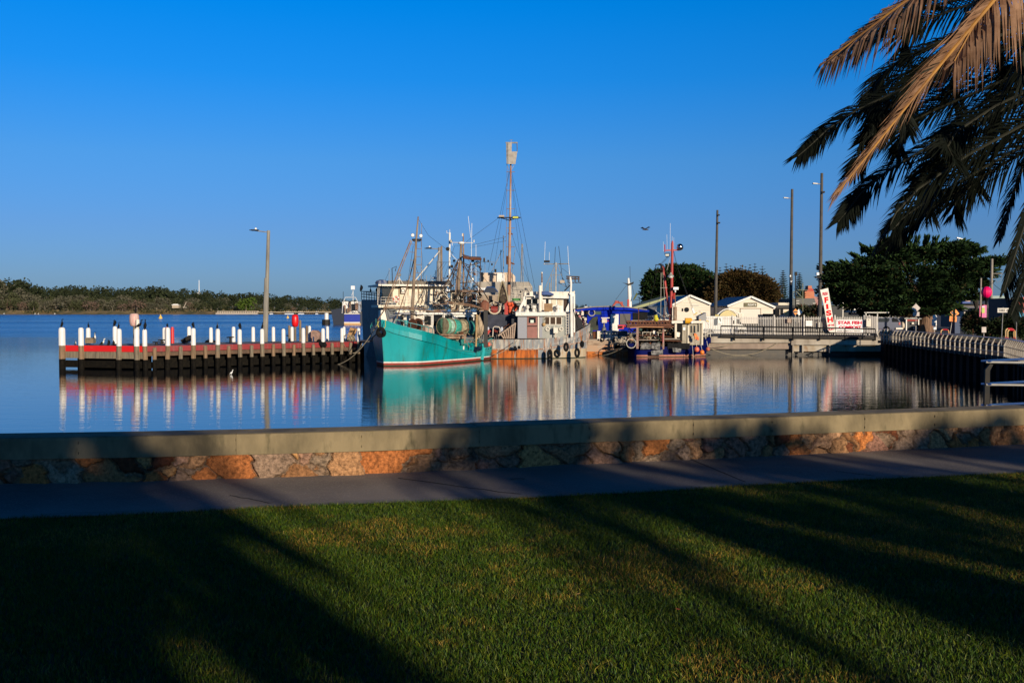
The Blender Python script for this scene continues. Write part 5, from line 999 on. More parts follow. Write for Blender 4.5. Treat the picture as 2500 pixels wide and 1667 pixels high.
q = MB(); f2 = flat(89); f2.poly(q, [(1706, 772), (1724, 763), (1724, 783), (1706, 792)], -1.2); q.build('flybridge_screen', M('grey_screen', (.27, .27, .27), .6), nb_); clutter(nb_, 'bridge_gear', [darkmetal, offwhite, yellow, galv], 1692, 1724, 762, 788, 89.2, 26, .05, .2, .8)
q = MB(); q.lathe(P(1682, 783, 88.8), [(.26, -.35), (.26, .2), (.1, .3)], 10, 'x'); q.build('yellow_buoy', M('amber_yellow', (.72, .36, .02), .4), nb_); q = MB(); q.lathe(P(1601, 778.5, 89), [(.16, 0), (.17, .3), (.1, .36)], 10); q.sph(P(1602, 779, 89), .22); q.build('yellow_drum', M('lime_yellow', (.55, .50, .02), .5), nb_)
q = MB(); q.bar(P(1695, 765, 89), P(1690, 752, 89), .2, .15); q.sph(P(1689, 787, 88.6), .13); rects(nb_, 'yellow_plate', M('amber_yellow', (.7, .35, .02)), f2, [(1707, 780, 1711, 785)], .03, .03); q.build('white_fitting', whiteplastic, nb_)
# red masts
q = MB(); q.tube([P(1637, 785, 90), P(1640, 700, 90), P(1641.5, 595, 90), P(1641.5, 588, 90)], [.13, .13, .11, .05], 9); q.bar(P(1623, 611.5, 90), P(1658, 610.5, 90), .1, .12); q.tube([P(1635, 765, 90.4), P(1628, 720, 90.4), P(1618, 650, 90.4)], .10, 7); q.tube([P(1623, 597, 90), P(1623, 616, 90)], .05, 6); q.tube([P(1646, 715, 90), P(1644, 730, 90)], .11, 6); mr = q.build('mast', red, nb_)
q = MB(); q.sph(P(1660, 603.5, 89.9), .31, nu=18, nv=12); q.build('silver_ball', M('polished_metal', (.55, .52, .5), .18, 1), nb_, True)
q = MB(); q.lathe(P(1637.5, 676, 89.4), [(.30, 0), (.26, .12), (.12, .26), (.06, .4)], 14); dl = q.build('dome_lamp', M('lamp_shade_grey', (.42, .42, .36), .4, .4), nb_); q = MB(); q.sph(P(1637.5, 677, 89.3), .2, (1, 1, .4)); q.build('bulb', whiteplastic, dl)
rects(nb_, 'radar_box', whiteplastic, flat(89.8), [(1642.5, 701, 1655, 707.5)], .35); q = MB(); q.cyl(P(1648, 707, 89.7), P(1649, 714, 89.7), .1, .05, 7); q.build('radar_foot', whiteplastic, nb_)
q = MB(); F_ = flat(89.8)
q.tube([P(1622.5, 619, 89.8), P(1635, 618.5, 89.8), P(1634, 625.5, 89.8), P(1626, 627, 89.8)], .045, 5, True); q.tube([P(1601, 646.5, 89.8), P(1619, 646.5, 89.8), P(1619, 663.5, 89.8), P(1601, 663.5, 89.8)], .05, 5, True); q.tube([P(1608, 645, 89.8), P(1613, 645, 89.8), P(1617, 660, 89.8)], .09, 6); q.build('lamp_cage', darkmetal, nb_)
rects(nb_, 'lamp_glass', M('pale_lamp_glass', (.55, .52, .42), .3), F_, [(1624.5, 620.5, 1633, 625)], .04, .0)
lines(nb_, 'stay', wire, 90, [(.8, [(1630, 627), (1611, 645)]), (1, [(1633, 627), (1615, 645)]), (.7, [(1645, 613), (1656, 660), (1692, 762)]), (.6, [(1644, 613), (1652, 650)]), (.7, [(1657, 660), (1700, 775)]), (.6, [(1637, 640), (1624, 680)]), (.6, [(1604, 664), (1586, 740), (1580, 770)]), (.6, [(1615, 665), (1612, 720), (1590, 780)])])
lines(nb_, 'pale_stay', M('pale_rope', (.45, .42, .36), .8), 90, [(1.1, [(1614, 664), (1613, 780)]), (.9, [(1618, 664), (1622, 720), (1624, 778)]), (.9, [(1637, 627), (1628, 660)]), (1, [(1626, 735), (1625, 775)]), (1, [(1612, 703), (1629, 702)])])
lines(nb_, 'whip_antenna', whiteplastic, 90, [(.7, [(1636.5, 545), (1636, 610)]), (.6, [(1628, 572), (1629, 611)]), (.5, [(1619.5, 590), (1620, 614)]), (.5, [(1641, 577), (1641, 590)]), (.5, [(1645, 580), (1645, 611)])])
q = MB(); q.tube([P(1648, 784, 89.5), P(1648, 749, 89.5)], .17, 10); q.tube([P(1648.5, 749, 89.5), P(1648.5, 720, 89.5)], .045, 6); q.build('exhaust_pipe', rustpipe, nb_)
# net frames: rusty truss over the stern and two posts
tr = M('dark_rust_frame', (.085, .03, .015), .85, c2=(.16, .06, .03), sc=5)
q = MB()
for (y0, y1) in ((784, 784), (792, 793), (797, 798)): q.bar(P(1530, y0 + 1, 89), P(1640, y1, 89), .14, .16)
for i in range(15): q.bar(P(1533 + i * 7.2, 784, 89), P(1537 + i * 7.2, 798, 89), .07, .09); q.bar(P(1536 + i * 7.2, 784, 90), P(1533 + i * 7.2, 798, 90), .07, .09)
for i in range(30): q.box(P(U(1532, 1650), U(785, 797), U(89, 90)), (U(.15, .4), .2, U(.1, .3)), U(0, 3))
q.build('net_frame', tr, nb_)
lines(nb_, 'tan_pole', M('tan_pole', (.48, .24, .12), .7), 88.8, [(2.3, [(1538, 800), (1572, 798), (1620, 799)])]); rects(nb_, 'frame_post', M('weathered_red_post', (.26, .13, .10), .8, c2=(.34, .27, .22), sc=4), flat(88.4), [(1553, 800, 1558.5, 851), (1617, 803, 1621, 852)], .14)
q = MB(); q.bar(P(1618.5, 812, 88.3), P(1618.5, 836, 88.3), .05, .12, (0, -1, 0)); q.build('red_strip', M('pinkish_red', (.5, .08, .09), .6), nb_)
lines(nb_, 'upright', tr, 89, [(2.2, [(1559, 752), (1559, 800)]), (2.2, [(1621, 752), (1621, 800)]), (2.4, [(1540, 828), (1620, 831), (1664, 833)]), (2, [(1560, 818), (1640, 822)])])
rects(nb_, 'work_table', M('weathered_grey_board', (.30, .25, .20), .85, c2=(.15, .12, .1), sc=3), flat(88.8), [(1560, 828.5, 1608, 831), (1622, 826, 1660, 829)], -.9); rects(nb_, 'orange_tray', M('tan_tray', (.5, .25, .12), .8), flat(88.7), [(1532, 827, 1552, 831)], -.5)
q = MB(); flat(88.5).box(q, 1535, 838, 1560, 847, 1.2); q.build('stern_platform', navy, nb_); q = MB(); q.torus(P(1541, 838, 88.3), .42, .04, (0, -1, .1), 16, 5); q.build('rope_ring', M('pale_rope', (.45, .42, .36)), nb_)
lines(nb_, 'table_frame', offwhite, 89.4, [(1.2, [(1568, 811), (1606, 811)]), (1.2, [(1569, 811), (1569, 822)]), (1.2, [(1588, 811), (1588, 822)]), (1.2, [(1600, 811), (1600, 822)])])
clutter(nb_, 'deck_gear', [darkmetal, rust, rope, M('dark_green_gear', (.02, .06, .05), .7), offwhite, black, brown], 1534, 1655, 802, 850, 89.2, 150, .08, .34, 1.2); clutter(nb_, 'roof_gear', [offwhite, darkmetal, galv, whiteplastic, brown], 1580, 1640, 768, 786, 89.6, 46, .05, .24, .8)
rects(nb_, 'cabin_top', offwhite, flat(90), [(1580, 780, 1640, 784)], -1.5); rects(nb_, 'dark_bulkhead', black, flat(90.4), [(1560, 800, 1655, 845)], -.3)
# bow rails, orange life jacket and buoys
q = MB()
for side in (-1, 1):
    for i in range(5): u = .72 + i * .065; p = ptB(u, side, sheerB(u)); q.cyl(p, p + Vector((0, 0, .7)), .025, .025, 5)
    for h_ in (.4, .7): q.tube([ptB(.72 + i * .065, side, sheerB(.72 + i * .065)) + Vector((0, 0, h_)) for i in range(5)], .025, 5)
q.build('bow_rail', offwhite, nb_)
q = MB(); q.box(P(1699, 822, 88.4), (.22, .2, .42)); q.box(P(1696, 817, 88.4), (.2, .2, .2), .4); q.box(P(1703, 826, 88.4), (.16, .2, .3), .3); q.build('life_jacket', M('red_orange_jacket', (.75, .09, .02), .6, c2=(.8, .3, .05), sc=5), nb_)
for k, (px, py, r, m_, lb_) in enumerate(((1701, 853, 6.4, pinkor, 'large faded pink orange buoy on the blue boat side'), (1714, 860, 5.6, M('bright_orange_buoy', (.85, .22, .03), .4), 'bright orange buoy hanging lowest on the blue boat side'), (1728.5, 852, 5, M('rusty_orange_buoy', (.6, .14, .07), .5, c2=(.3, .12, .08), sc=6), 'small dull orange buoy under the blue boat bow'))):
    rt = thing('fender_buoy', lb_, 'buoy', P(px, py, 88.2), 'round buoys hung on the blue boat'); q = MB(); q.sph(P(px, py, 88.2), r * S(88.2), (1, 1, 1.05), 16, 10); q.build('ball', m_, rt, True); lines(rt, 'cord', offwhite, 88.3, [(1, [(px, py - r), (px - 2, py - r - 9), (px - 3, py - 20)])])
lines(nb_, 'hanging_rope', M('pale_rope', (.45, .42, .36)), 88.2, [(1.2, [(1690, 842), (1693, 873)])])
q = MB(); q.tube(catenary(P(1538, 838, 89), P(1420, 868, 92), .5, 12), .03, 5); q.tube(catenary(P(1536, 843, 89), P(1450, 862, 92.2), .1, 8), .025, 5); one('mooring_rope', 'mooring rope from the blue boat stern down across the barge side', 'rope', q, rope)
q = MB(); q.tube(catenary(P(1735, 850, 91.5), P(1900, 836, 92.4), .9, 16), .03, 5); q.tube(catenary(P(1735, 842, 91.5), P(1790, 838, 92.4), .2, 10), .03, 5); one('mooring_rope', 'slack rope from the blue boat bow to the concrete quay', 'rope', q, rope)
# gull in the sky
q = MB(); c = P(1575, 561, 120); q.tube([c + Vector((-.35, 0, 0)), c + Vector((0, 0, .03)), c + Vector((.32, 0, .02)), c + Vector((.45, 0, 0))], [.02, .10, .07, .02], 7); q.prism([c + Vector((-.1, 0, .05)), c + Vector((.15, 0, .05)), c + Vector((-.25, .5, .35)), c + Vector((-.45, .9, .25))], (0, 0, .02)); q.prism([c + Vector((-.1, 0, .05)), c + Vector((.15, 0, .05)), c + Vector((.35, -.5, .32)), c + Vector((.5, -.9, .2))], (0, 0, .02)); one('seagull', 'lone dark seagull flying in open sky above the blue cabin boat', 'seagull', q, M('gull_grey', (.06, .06, .07), .7))

# ---------- quay ----------
qy = thing('quay_wall', 'stained concrete quay wall in two stepped sections facing the harbour', 'quay', (25, QY, 0)); f = flat(QY)
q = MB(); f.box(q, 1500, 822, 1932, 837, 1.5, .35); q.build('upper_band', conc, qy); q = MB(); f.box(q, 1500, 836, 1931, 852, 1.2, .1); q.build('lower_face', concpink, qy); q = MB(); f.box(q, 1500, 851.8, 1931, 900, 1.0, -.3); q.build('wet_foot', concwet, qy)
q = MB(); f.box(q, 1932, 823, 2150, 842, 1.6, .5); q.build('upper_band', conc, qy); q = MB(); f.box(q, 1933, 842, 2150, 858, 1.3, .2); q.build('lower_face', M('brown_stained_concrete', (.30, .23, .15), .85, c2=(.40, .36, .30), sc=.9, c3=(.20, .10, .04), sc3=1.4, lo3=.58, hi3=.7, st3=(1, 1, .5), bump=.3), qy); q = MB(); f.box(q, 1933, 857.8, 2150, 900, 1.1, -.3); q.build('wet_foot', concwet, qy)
q = MB()
for x in (1932.5, 1956, 2022): f.rect(q, x, 842, x + 3.2, 861, .3, .25)
q.build('fender_pile', conc, qy)
kb = thing('dock_railing', 'black two bar pipe railing on a dark kerb along the concrete quay edge', 'railing', (24, QY - .5, 1.5)); q = MB(); ff = flat(QY - .55)
q.bar(ff.pt(1758, 820), ff.pt(2137, 826), .35, .24); q.build('kerb', darkmetal, kb)
q = MB(); a = ff.pt(1760, 796); b = ff.pt(2137, 803); q.tube([a, b], .065, 7); q.tube([ff.pt(1793, 807), ff.pt(2137, 814)], .05, 6); q.tube([ff.pt(1760, 796), ff.pt(1760, 816)], .05, 6); q.build('rail', black, kb)
for x, y in ((1793, 797), (1865, 798), (1936, 800), (2001, 801), (2063, 802), (2137, 803)):
    q = MB(); q.tube([ff.pt(x, y), ff.pt(x - 1, 828)], .05, 6); q.tube([ff.pt(x - 1, 818, .1), ff.pt(x - 1, 831, .12)], .10, 6); q.build('post', black, kb)
q = MB(); q.tube([ff.pt(1866, 808), ff.pt(1864, 829)], .02, 5)
# palisade fence
pf = thing('palisade_fence', 'pale grey steel palisade fence with pointed pales behind the quay railing', 'fence', (27, 95, 1.8)); fd = 95.2; f = flat(fd); npale = 0; q = MB()
for i in range(96):
    x = 1722 + i * 4.18
    if x > 2112: break
    w_ = .052; a = P(x, 818, fd); t = P(x, 772.5, fd).z + U(-.02, .02); p0 = Vector((a.x, fd, 1.82))
    q = MB(); q.prism([p0 + Vector((-w_ / 2, 0, 0)), p0 + Vector((w_ / 2, 0, 0)), p0 + Vector((w_ / 2, 0, t - 1.9)), p0 + Vector((0, 0, t - 1.82)), p0 + Vector((-w_ / 2, 0, t - 1.9))], (0, .03, 0))
    q.build('pale', M('fence_steel', (.46, .43, .39), .5, .1, c2=(.36, .33, .3), sc=3), pf)
q = MB(); q.bar(P(1722, 777.5, fd + .05), P(2120, 777.5, fd + .05), .04, .06); q.bar(P(1722, 813.5, fd + .05), P(2120, 814.5, fd + .05), .04, .06); q.build('rail', MATS['fence_steel'], pf)
for x in (1788, 1890, 1963, 2038, 2110, 2122):
    q = MB(); q.bar(P(x, 819, fd - .08), P(x, 769, fd - .08), .12, .12); q.build('post', MATS['fence_steel'], pf)
gp = thing('steel_gate', 'corrugated grey metal gate panel with notice at the right end of the fence', 'gate', P(2143, 819, 95)); q = MB()
for i in range(12): x = 2117 + i * 2.1; q.bar(P(x, 814, 94.9 + .05 * (i % 2)), P(x, 771 + (x > 2130) * 1.5, 94.9 + .05 * (i % 2)), .09, .04)
q.build('panel', M('gate_metal', (.38, .35, .32), .6), gp); q = MB(); q.bar(P(2114, 762, 95), P(2114, 819, 95), .1, .1); q.bar(P(2142, 766, 95), P(2142, 819, 95), .1, .1); q.bar(P(2110, 763, 95), P(2170, 763, 95), .1, .1); q.build('frame', galv, gp)
# signs on the fence
def board(name, lb, cat, face, x0, y0, x1, y1, m, t=.03, off=.1, lines_=(), group=None):
    rt = thing(name, lb, cat, face.pt((x0 + x1) / 2, y1, off), group); q = MB(); face.rect(q, x0, y0, x1, y1, t, off); q.build('panel', m, rt)
    for (s_, a, b, c_, d, col) in lines_:
        p0 = face.pt(a, d, off + t); p1 = face.pt(c_, b, off + t); text(s_, p1.x - p0.x, p1.z - p0.z, p0, (1, 0, 0), (0, -1, 0), col, rt)
    return rt
signw = M('sign_white', (.80, .77, .72), .45); sgrey = M('sign_grey_print', (.25, .25, .24), .7); sred = M('sign_red', (.70, .0, .005), .6, spec=.1); screen_ = M('sign_crimson', (.55, .0, .04), .6, spec=.1); sblk = M('sign_black', (.02, .02, .02), .5)
ff = flat(fd - .15)
bn = thing('banner', 'white STAR FISH COMPOST banner with crimson letters tied to the palisade fence', 'banner', ff.pt(2074, 812)); q = MB(); ff.rect(q, 2041, 780.5, 2107, 812, .02); q.build('cloth', M('banner_white', (.80, .72, .72), .6, c2=(.84, .80, .78), sc=2), bn)
def tx(rt, s_, a, b, c_, d, col, face=ff, off=.03, bold=.02, shear=0): p0 = face.pt(a, d, off); p1 = face.pt(c_, b, off); return text(s_, p1.x - p0.x, p1.z - p0.z, p0, (1, 0, 0), (0, -1, 0), col, rt, bold=bold, shear=shear)
tx(bn, 'STAR FISH', 2046, 783.5, 2104, 791.8, screen_, bold=.05); tx(bn, 'COMPOST', 2048, 795.3, 2103, 803.2, screen_, bold=.05); tx(bn, 'ENVIRONMENTALY FRIENDLY', 2044, 806.3, 2104, 809.6, M('sign_olive', (.18, .17, .10), .6)); tx(bn, '~ ~', 2042.5, 782.8, 2051, 784.5, sgrey, bold=0, shear=.3)
fs = thing('fish_banner', 'tall leaning white banner reading FRESH FISH OFF THE BOAT in red', 'banner', ff.pt(2031, 812)); f4 = flat(94.7); q = MB(); f4.poly(q, [(2002, 708), (2021.5, 703), (2039.5, 811), (2026, 811.5), (2021, 805), (2011, 745)], .03); q.build('cloth', M('flag_white', (.78, .74, .66), .6, c2=(.68, .64, .56), sc=2), fs)
u_ = (f4.pt(2039.5, 811) - f4.pt(2021.5, 703)).normalized() * -1; uv = Vector((.985, 0, -.17)) if False else Vector((1, 0, .06)).normalized(); upv = Vector((-.165, 0, 1)).normalized()
def tilted(rt, s_, x0, x1, yb, hpx, col, rot=.0, bold=.05):
    p0 = f4.pt(x0, yb, .035); return text(s_, (x1 - x0) * S(94.7), hpx * S(94.7), p0, Vector((math.cos(rot), 0, math.sin(rot))), (0, -1, 0), col, rt, bold=bold)
for s_, x0, x1, yb, h_ in (('F', 2013.5, 2023, 740, 14.5), ('I', 2017.5, 2023, 755, 12.5), ('S', 2017.5, 2030.5, 771.5, 13.5), ('H', 2020.5, 2034, 787.5, 13)): tilted(fs, s_, x0, x1, yb, h_, sred, .10)
tilted(fs, 'FRESH', 2008.5, 2021.5, 722, 8, screen_, .13, .04); tilted(fs, 'OFF THE', 2021, 2036.5, 797.5, 5.5, screen_, .10); tilted(fs, 'BOAT', 2023, 2036.5, 807, 7, screen_, .08, .03)
lines(fs, 'pole', sblk, 94.8, [(1.2, [(2021.5, 701), (2028, 735), (2035, 775), (2040, 820)])])
board('notice_board', 'white notice with blank lines on the fence, left of the leaning fish banner', 'sign', ff, 1967, 783, 1983, 796, signw, lines_=[('- - -', 1972, 785.6, 1979, 786.2, sgrey), ('-- --- --', 1968.5, 788.2, 1981.5, 789.0, sgrey), ('.', 1974.5, 792, 1975.5, 793, sgrey)])
board('notice_board', 'small tan worn notice on the fence under the tall lamp post', 'sign', ff, 1922, 776.5, 1932, 788, M('tan_notice', (.40, .30, .24), .8, c2=(.28, .2, .15), sc=6))
nb2 = board('notice_board', 'tall cream notice on the metal gate right of the compost banner', 'sign', flat(94.7), 2115, 778, 2126, 797, M('cream_notice', (.66, .60, .50), .6)); q = MB(); flat(94.7).poly(q, [(2118.5, 780.5), (2120.5, 779.8), (2122.5, 780.5), (2120.5, 783)], .01, .135); q.build('emblem', sgrey, nb2)
nb3 = board('safety_sign', 'white sign with a black falling figure on the fence left of the van', 'sign', ff, 1753, 774.5, 1763.5, 789, signw); q = MB(); ff.poly(q, [(1756, 777), (1757.5, 776), (1760, 778), (1758.5, 780), (1761, 783), (1759, 785), (1757, 781)], .01, .135); q.build('figure', sblk, nb3)
board('dark_window_board', 'small dark square board on the fence left of the figure sign', 'sign', ff, 1744, 778, 1752, 794, M('slate_board', (.06, .07, .09), .4), off=.02)
q = MB(); q.lathe(P(2000.5, 783, 94.8), [(.04, .0), (.085, .08), (.085, .16), (.03, .2)], 8); q.box(P(2001, 794, 94.8), (.12, .06, .6)); one('padlock_box', 'small pale meter and strap hanging on the fence by the fish banner', 'meter', q, galv)

# ---------- white van behind the fence, things behind ----------
def wheel(c, r, wd, parent, ax='y'):
    q = MB(); q.lathe(c, [(r * .6, -wd / 2), (r, -wd / 2 + .02), (r, wd / 2 - .02), (r * .6, wd / 2)], 20, ax); w_ = q.build('wheel', black, parent); q = MB(); q.lathe(Vector(c), [(r * .55, -wd / 2 - .015), (r * .55, wd / 2 + .015)], 14, ax); q.build('rim', galv, w_)
vn = thing('white_van', 'white delivery van parked behind the palisade fence at its left end', 'van', (P(1780, 818, 101).x, 101, 1.8)); f = flat(100)
q = MB(); f.poly(q, [(1716, 813), (1716, 772), (1796, 772), (1806, 780), (1812, 793), (1821, 797), (1822, 812), (1812, 814)], -1.8); q.build('body', whitep, vn); rects(vn, 'side_window', glass, f, [(1799, 779, 1806, 790)], .02, .004); q = MB(); f.poly(q, [(1800, 779), (1805, 780), (1811, 792), (1800, 790)], .03, .005); q.build('window', glass, vn)
for x in (1733, 1808): wheel(f.pt(x, 812.5, -.1), .36, .24, vn)
q = MB(); f.rect(q, 1797.5, 775, 1798.2, 812, .02, .004); q.build('door_seam', greymetal, vn); q = MB(); f.rect(q, 1790, 782, 1793.5, 790, .1, .08); q.build('mirror', black, vn)
dk = thing('dark_skip', 'black machinery block behind the fence beside the white van', 'machine', P(1870, 818, 99)); q = MB(); flat(98.5).box(q, 1862, 768, 1900, 818, 2); q.build('housing', M('navy_black', (.012, .016, .03), .6), dk); q = MB(); flat(98.4).box(q, 1892, 755, 1903, 800, .8, .2); q.build('tower', black, dk); rects(dk, 'shelf', black, flat(98.3), [(1862, 766, 1893, 768)], .5)
ty = thing('dark_backdrop', 'low dark pallets block added behind the middle of the fence', 'backdrop', P(1990, 818, 99)); q = MB(); flat(98.8).box(q, 1903, 777, 2045, 818, 1.2)
q.build('stack', M('backdrop_black', (.006, .006, .008), .9, c2=(.03, .010, .008), sc=2), ty)  # one plain block added as a dark backdrop behind the pales
tk = thing('cream_tank', 'arched cream tank cover standing behind the fence before the second shed', 'tank', P(1778, 790, 108)); f = flat(108); q = MB(); arc = [(1756 + 44 * i / 12, 772 - 15 * math.sin(math.pi * i / 12) ** .7) for i in range(13)]; f.poly(q, arc + [(1800, 800), (1756, 800)], -2); q.build('shell', M('cream_yellow', (.60, .50, .24), .6), tk); q = MB()
for a, b in zip([(1750, 770)] + [(1752 + 52 * i / 12, 770 - 16 * math.sin(math.pi * i / 12) ** .7) for i in range(1, 12)], [(1752 + 52 * i / 12, 770 - 16 * math.sin(math.pi * i / 12) ** .7) for i in range(1, 12)] + [(1815, 766)]): q.bar(f.pt(*a, .2), f.pt(*b, .2), .15, .1)
q.build('rim', whitep, tk)
q = MB(); f.rect(q, 1802, 765, 1814, 776, .3, .1); q.cur = 1; f.rect(q, 1745, 768, 1754, 776, .2, .1); one('shed_fittings', 'pale cabinet beside the arched cream tank', 'cabinet', q, [offwhite, M('yellow_box', (.5, .4, .1), .6)])
# sheds
def shed(lb, Dp, peak, le, re_, base, back, wallm, roofm, name='shed'):
    rt = thing(name, lb, 'shed', P((le[0] + re_[0]) / 2, base, Dp)); f = flat(Dp); q = MB(); f.poly(q, [(le[0] + 3, base), (le[0] + 3, le[1] + 1), peak, (re_[0] - 2, re_[1] + 1), (re_[0] - 2, base)], -16); q.build('wall', wallm, rt)
    pk = f.pt(*peak, .3) + Vector((0, 0, .12)); L_ = f.pt(*le, .3) + Vector((0, 0, .05)); R_ = f.pt(*re_, .3) + Vector((0, 0, .05)); bv = Vector(back)
    q = MB(); q.prism([L_, pk, pk + Vector((0, 0, .12)), L_ + Vector((0, 0, .12))], bv); q.prism([pk, R_, R_ + Vector((0, 0, .12)), pk + Vector((0, 0, .12))], bv); q.build('roof', roofm, rt)
    q = MB(); q.bar(L_ - Vector((0, .06, -.04)), pk - Vector((0, .06, -.04)), .08, .28); q.bar(pk - Vector((0, .06, -.04)), R_ - Vector((0, .06, -.04)), .08, .28); q.build('barge_board', whitep, rt); return rt, f
shedw = M('weatherboard_cream', (.74, .66, .54), .6, c2=(.66, .58, .46), sc=2.0, stretch=(.3, 1, 3)); bluer = M('blue_grey_roof', (.045, .07, .12), .5, .2)
s1, f = shed('cream gabled boat shed with round vent, behind the red masted blue boat', 150, (1685, 724), (1638, 748), (1736, 744), 790, (0, 20, 0), shedw, bluer)
q = MB(); q.lathe(f.pt(1676.5, 756, .05), [(.36, -.04), (.36, .0)], 16, 'y'); q.build('round_vent', glass, s1); rects(s1, 'window', glass, f, [(1664.5, 753, 1668, 760)], .05, .02); q = MB()
for y in (739, 745, 751, 757): f.rect(q, 1644, y, 1731, y + .4, .03, .0)
q.build('board_line', M('board_line_tan', (.45, .38, .28), .7), s1); rects(s1, 'name_strip', M('pale_grey_strip', (.5, .48, .42), .6), f, [(1689, 744, 1706, 747)], .05, .02)  # board lines are thin strips of darker tan
s2, f = shed('cream gabled shed with green FLOAT 8 board above its roller door', 150, (1834, 727), (1776, 749), (1893, 752), 790, (0, 17, 0), shedw, bluer)
sg_ = rects(s2, 'name_board', M('olive_board', (.11, .095, .04), .6), f, [(1816, 739, 1848, 749)], .08, .02); tx(sg_, 'FLOAT 8', 1826, 742, 1846, 746.2, signw, f, .12, .03); tx(sg_, '==', 1818, 743.5, 1824, 746, M('faint_olive', (.22, .2, .1), .7), f, .12, 0)
rects(s2, 'roller_door', M('roller_cream', (.70, .63, .54), .6), f, [(1808, 754.5, 1856, 790)], .04, .02); rects(s2, 'door_frame', M('tan_line', (.34, .27, .19), .7), f, [(1806.5, 753, 1858, 754.3), (1806.5, 753, 1807.8, 790), (1856.5, 753, 1857.8, 790)], .07, .02); rects(s2, 'fascia_line', M('tan_line', (.34, .27, .19), .7), f, [(1780, 752, 1888, 752.6)], .03, .01); rects(s2, 'trim_board', M('tan_line'  , (.34, .27, .19), .7), f, [(1776, 753, 1777.5, 790)], .1, .01)
s3 = thing('green_roof_shed', 'long low shed with pale green barge board and dark blue roof behind the masts', 'shed', P(1600, 770, 176)); f = flat(176); q = MB(); f.poly(q, [(1552, 770), (1552, 750), (1640, 724), (1690, 721), (1690, 770)], -12); q.build('wall', M('slate_wall', (.08, .09, .12), .6), s3); q = MB(); f.poly(q, [(1545, 750), (1640, 722), (1690, 720.5), (1690, 723), (1641, 725), (1575, 748), (1548, 754)], -14, .5); q.build('barge_board', M('pale_green', (.30, .32, .16), .6), s3); q = MB(); f.poly(q, [(1575, 749), (1641, 726), (1690, 724), (1690, 750)], .2, .1); q.build('roof', bluer, s3)
# black and white waterfront buildings
b1 = thing('shop_building', 'long black fronted shop with white ground floor, behind the fence by the tall lamp posts', 'building', P(1960, 790, 160)); f = flat(160)
q = MB(); f.box(q, 1893, 752, 2010, 795, 8); q.build('wall', M('shop_white', (.74, .66, .56), .6, c2=(.6, .5, .4), sc=.6), b1); q = MB(); f.poly(q, [(1934, 752), (1934, 729), (1988, 728), (1996, 752)], -8, .4); q.build('upper_front', M('black_cladding', (.022, .024, .026), .5, c2=(.03, .035, .03), sc=1), b1); q = MB(); f.box(q, 1893, 745, 2010, 752, 9, .8); q.build('awning', M('black_awning', (.012, .012, .014), .6), b1)
q = MB(); f.box(q, 1900, 739, 1927, 745, 6, .2); q.build('parapet', cream, b1); rects(b1, 'front_panel', M('pale_yellow_panel', (.66, .56, .26), .6), f, [(1915, 760, 1925, 770)], .05, .02); rects(b1, 'dark_door', glass, f, [(1896, 755, 1902, 772), (1905, 755, 1912, 768), (1977, 753, 1983, 763)], .05, .02); rects(b1, 'light_strip', offwhite, f, [(1943, 734, 1951, 735), (1943, 740, 1951, 741.2), (1984, 740, 1991, 741.2)], .05, .45)
b2 = thing('brick_tower', 'orange brick tower with red hipped cap above the black shop', 'tower', P(1978, 760, 200)); f = flat(200); brick = M('orange_brick', (.55, .20, .10), .8, c2=(.42, .14, .07), sc=1.4, stretch=(.5, 1, 3)); q = MB(); f.poly(q, [(1965, 760), (1965, 711), (1988, 711), (1988, 760)], -3); q.build('shaft', brick, b2); q = MB(); f.poly(q, [(1969.5, 711), (1974, 704), (1984, 704), (1987, 711)], -2.6, -.2); q.build('cap', M('red_tile', (.42, .05, .03), .7), b2); q = MB(); f.rect(q, 1973, 697.5, 1982, 704, -2, -.4); q.build('chimney', brick, b2); q = MB(); f.poly(q, [(1986, 760), (1986, 722), (2000, 727), (2000, 760)], -6, -1); q.build('side_wall', M('pinkish_brick', (.40, .22, .20), .8, c2=(.3, .15, .13), sc=2), b2)
b3 = thing('red_roofed_house', 'white house with red tiled roof half hidden behind the rust coloured tree', 'house', P(1880, 760, 190)); f = flat(190); q = MB(); f.poly(q, [(1868, 760), (1868, 707), (1886, 707), (1886, 760)], -8); q.build('wall', M('house_grey_white', (.5, .45, .4), .7), b3); q = MB(); f.poly(q, [(1866, 708), (1868, 694), (1872, 696), (1890, 706), (1890, 708)], -9, .5); q.build('roof', M('red_tile', (.42, .05, .03), .7), b3); rects(b3, 'chimney_wall', M('red_wall', (.32, .05, .04), .7), f, [(1873, 712, 1883, 735)], .1, .02)
b4 = thing('long_black_building', 'low black building with white cabinets under the big cypress', 'building', P(2070, 790, 150)); f = flat(150); q = MB(); f.box(q, 2000, 746, 2200, 800, 8); q.build('wall', M('black_wall', (.014, .015, .017), .6), b4); q = MB(); f.box(q, 1998, 744.8, 2072, 746, 8.5, .3); q.build('roof_edge', greymetal, b4); rects(b4, 'white_cabinet', whitep, f, [(2069.5, 750, 2079, 759), (2084, 755, 2090, 765), (2079, 752, 2086, 757)], .8, .2); rects(b4, 'pale_box', M('lavender_box', (.3, .32, .45), .6), f, [(2078, 759, 2083, 766)], .5, .2)
q = MB(); f = flat(130); f.rect(q, 2056, 733, 2058, 775, .15); one('thin_sign_post', 'thin pale post standing before the black building left of the white cabinets', 'post', q, offwhite)
